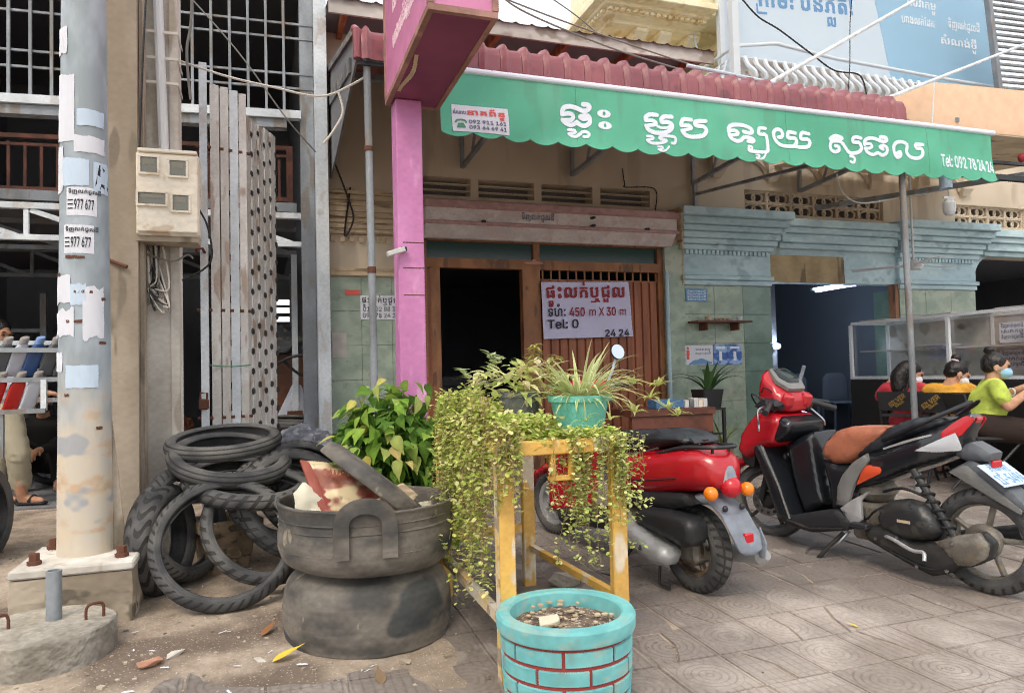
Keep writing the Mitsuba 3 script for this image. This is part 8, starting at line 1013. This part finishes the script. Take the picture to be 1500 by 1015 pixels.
part(BL, 'hand_rail', tube([(7.12, 11.0, 6.22), (7.12, 9.5, 6.24), (7.9, 9.46, 6.36), (9.1, 9.5, 6.28), (11.6, 9.5, 6.20), (13, 9.5, 6.18)], .030, 8), 'billboard_frame'); part(BL, 'lower_rail', tube([(7.12, 11, 6.08), (7.12, 9.5, 6.08), (9.1, 9.5, 6.08), (13, 9.5, 6.0)], .016, 6), 'billboard_frame'); part(BL, 'corner_post', box(7.06, 7.18, 9.44, 9.56, 4.8, 9.0), 'billboard_frame', False); part(BL, 'slab', box(7.0, 13.2, 9.4, 11, 5.2, 5.32), 'billboard_frame', False)
part(BL, 'mesh_panel', box(7.2, 13, 9.56, 9.57, 5.35, 6.1), 'fascia_grey', False)
for k in range(30):
    x = 7.32 + .19 * k; part(BL, 'baluster', tube(spline([(x, 9.5, 6.08), (x - .03, 9.40, 5.92), (x + .05, 9.30, 5.72), (x, 9.46, 5.52), (x, 9.5, 5.34)], 4), .036, 6), 'billboard_frame')
for k in range(7): y = 9.7 + .2 * k; part(BL, 'baluster', tube(spline([(7.12, y, 6.08), (7.06, y, 5.9), (7.02, y, 5.7), (7.1, y, 5.5), (7.12, y, 5.32)], 4), .024, 6), 'billboard_frame')
HO = thing('hoarding', 'pale blue and white advertising hoarding with Khmer lettering above the balcony', 'billboard'); part(HO, 'white_panel', basis(ext([(7.3, 5.6), (11.0, 5.6), (10.28, 8.9), (7.3, 8.9)], .04), (0, 10.02, 0), (1, 0, 0), (0, 0, 1), (0, -1, 0)), 'billboard_white', False); part(HO, 'blue_panel', basis(ext([(11.006, 5.6), (13.5, 5.6), (13.4, 8.9), (10.286, 8.9)], .04), (0, 10.02, 0), (1, 0, 0), (0, 0, 1), (0, -1, 0)), 'billboard_blue', False)
part(HO, 'blue_lettering', place_text(khm('board', .30, .004), (7.95, 9.978, 7.24), (.99, 0, .06), (-.06, 0, .99), 2.1), 'print_blue', False); parts(HO, 'white_lettering', [place_text(khm(k_, .13, .004), (x, 9.978, z), (1, 0, 0), (0, 0, 1), w) for k_, x, z, w in (('boardb', 11.3, 7.74, .7), ('pinka', 11.15, 7.40, .8), ('small', 12.3, 7.46, .8), ('pinkb', 12.1, 7.12, .9))], 'print_white')
part(HO, 'side_frame', box(7.20, 7.30, 9.96, 10.06, 5.5, 9), 'billboard_frame', False)
LV = thing('louvre_screen', 'grey blue slatted louvre screen at the upper right corner', 'screen'); part(LV, 'side_post', bar((12.22, 9.0, 5.8), (11.95, 9.0, 8.6), .09), 'steel_grey', False)
for k in range(20): part(LV, 'slat', bar((12.22 - .008 * k, 9.05, 5.95 + .105 * k), (14.5, 9.05, 6.05 + .105 * k), .05, .035), 'steel_grey', False)
CP = thing('peach_canopy', 'peach coloured canvas canopy at the right above the end of the green awning', 'canopy'); part(CP, 'front', basis(puff([(5.02, 3.38), (5.67, 3.645), (6.6, 3.67), (8.2, 3.75), (8.2, 3.28), (6.6, 3.25), (5.55, 3.225)], .008, .008, .1, .06), (0, 4.78, 0), (1, 0, 0), (0, 1, 0), (0, 0, 1)), 'peach_canvas', 35); part(CP, 'underside', sheet(lambda u, v: (u, v, 3.235 + .02 * (u - 5.5) * .4 + .10 * (v - 4.8)), np.linspace(5.5, 8.2, 12), np.array([4.80, 5.8, 6.75])), 'board_beige', True); part(CP, 'rib', bar((5.67, 4.765, 3.64), (5.62, 4.765, 3.24), .012), 'billboard_frame', False)
part(CP, 'frame_bar', J(bar((6.2, 4.9, 3.02), (8, 4.9, 3.04), .03), bar((6.2, 4.95, 2.90), (8, 4.95, 2.9), .05)), 'black_plastic', False)
solo('red_lantern', ell((6.77, 4.8, 3.055), (.035, .035, .045), 10), 'print_red', 'small red ball lantern at the right edge beyond the awning end', 'lantern')
for k, (p, q, r, lab) in enumerate((((4.2, 5.6, 3.62), (10.2, 8.2, 7.1), .022, 'long silver pole slanting up in front of the blue hoarding'), ((6.0, 6.0, 3.85), (13.2, 9.0, 6.9), .022, 'lower silver pole slanting up towards the louvre screen'), ((7.25, 11, 7.77), (6.94, 10.2, 6.3), .018, 'left one of the two thin steel rods in front of the cream building'), ((8.05, 11, 7.88), (7.43, 10.2, 6.3), .018, 'right one of the two thin steel rods in front of the cream building'))): solo('steel_rod', tube([p, q], r, 8), 'galvanised', lab, 'rod')
def wire(pts, r, m, lab): solo('overhead_wire', tube(spline(pts, 10), r, 5), m, lab, 'wire')
wire([(-.49, 5.0, 3.20), (-.2, 5.0, 3.13), (.08, 5.0, 3.09), (.39, 5.0, 3.06), (.60, 4.9, 3.13), (.69, 4.8, 3.17)], .008, 'wire_white', 'cream cable strung from the pale pole to the left end of the red canopy'); wire([(.50, 4.95, 3.09), (.53, 4.95, 2.95), (.47, 4.95, 2.82), (.40, 4.95, 2.72)], .008, 'wire_white', 'cream cable end dangling from the cable by the red canopy')
wire([(1.6, 5.0, 4.05), (1.85, 5.0, 3.87), (2.5, 4.85, 3.60), (3.1, 4.78, 3.46)], .007, 'wire_grey', 'grey wire dropping onto the middle of the red canopy'); wire([(1.6, 5.6, 4.35), (2.4, 5.5, 4.1), (3.4, 5.4, 3.85), (3.9, 5.2, 3.66)], .007, 'wire_grey', 'grey wire sagging across the grey roof fascia'); wire([(2.6, 7.0, 5.3), (3.2, 7.0, 5.0), (3.62, 7.0, 4.72)], .007, 'wire_grey', 'thin wire crossing the white sky left of the cream building')
solo('white_conduit', tube([(3.35, 5.1, 3.66), (4.3, 4.95, 3.52), (5.1, 4.9, 3.47)], .016, 8), 'billboard_white', 'white conduit lying along the top of the red canopy', 'pipe')
wire([(5.36, 7.0, 5.5), (5.6, 7, 5.3), (5.9, 7, 5.18), (6.35, 7, 4.95), (6.7, 7, 4.78), (7.1, 7, 4.76), (7.2, 7, 4.5)], .010, 'wire_black', 'black cable curving down in front of the blue hoarding'); wire([(7.05, 7.0, 5.9), (6.98, 7, 5.4), (6.95, 7, 4.9), (6.9, 7, 4.5)], .006, 'wire_black', 'thin black wire hanging straight down before the hoarding'); wire([(-.8, 6.4, 4.6), (-.2, 6.3, 3.9), (.2, 6.3, 3.35), (.45, 6.4, 3.1)], .006, 'wire_grey', 'thin wire slanting across the barred upper window'); wire([(-.56, 4.6, 4.2), (-.62, 4.58, 3.4), (-.66, 4.57, 2.47)], .006, 'wire_black', 'thin black wire running down the pale pole to the meter box'); wire([(-.42, 4.85, 4.4), (-.40, 4.85, 3.5), (-.43, 4.85, 3.2), (-.41, 4.85, 2.9)], .009, 'wire_grey', 'grey cable hanging along the right side of the pale pole')
wire([(5.24, 5.5, 2.99), (5.32, 5.5, 2.80), (5.55, 5.5, 2.72), (5.85, 5.3, 2.75), (5.5, 4.72, 2.62)], .007, 'wire_white', 'white cable looping under the awning to the right post'); wire([(.62, 6.6, 3.1), (.75, 6.7, 2.8), (.80, 6.72, 2.6), (.72, 6.72, 2.45), (.78, 6.75, 2.9)], .009, 'wire_black', 'black cables bunched in the dark corner above the beige boards'); wire([(3.62, WY - .02, 3.28), (3.64, WY - .02, 3.12), (3.66, WY - .02, 3.085), (4.0, WY - .02, 3.085), (4.0, WY - .02, 2.85)], .006, 'wire_black', 'thin black wire running round the last wall vent')
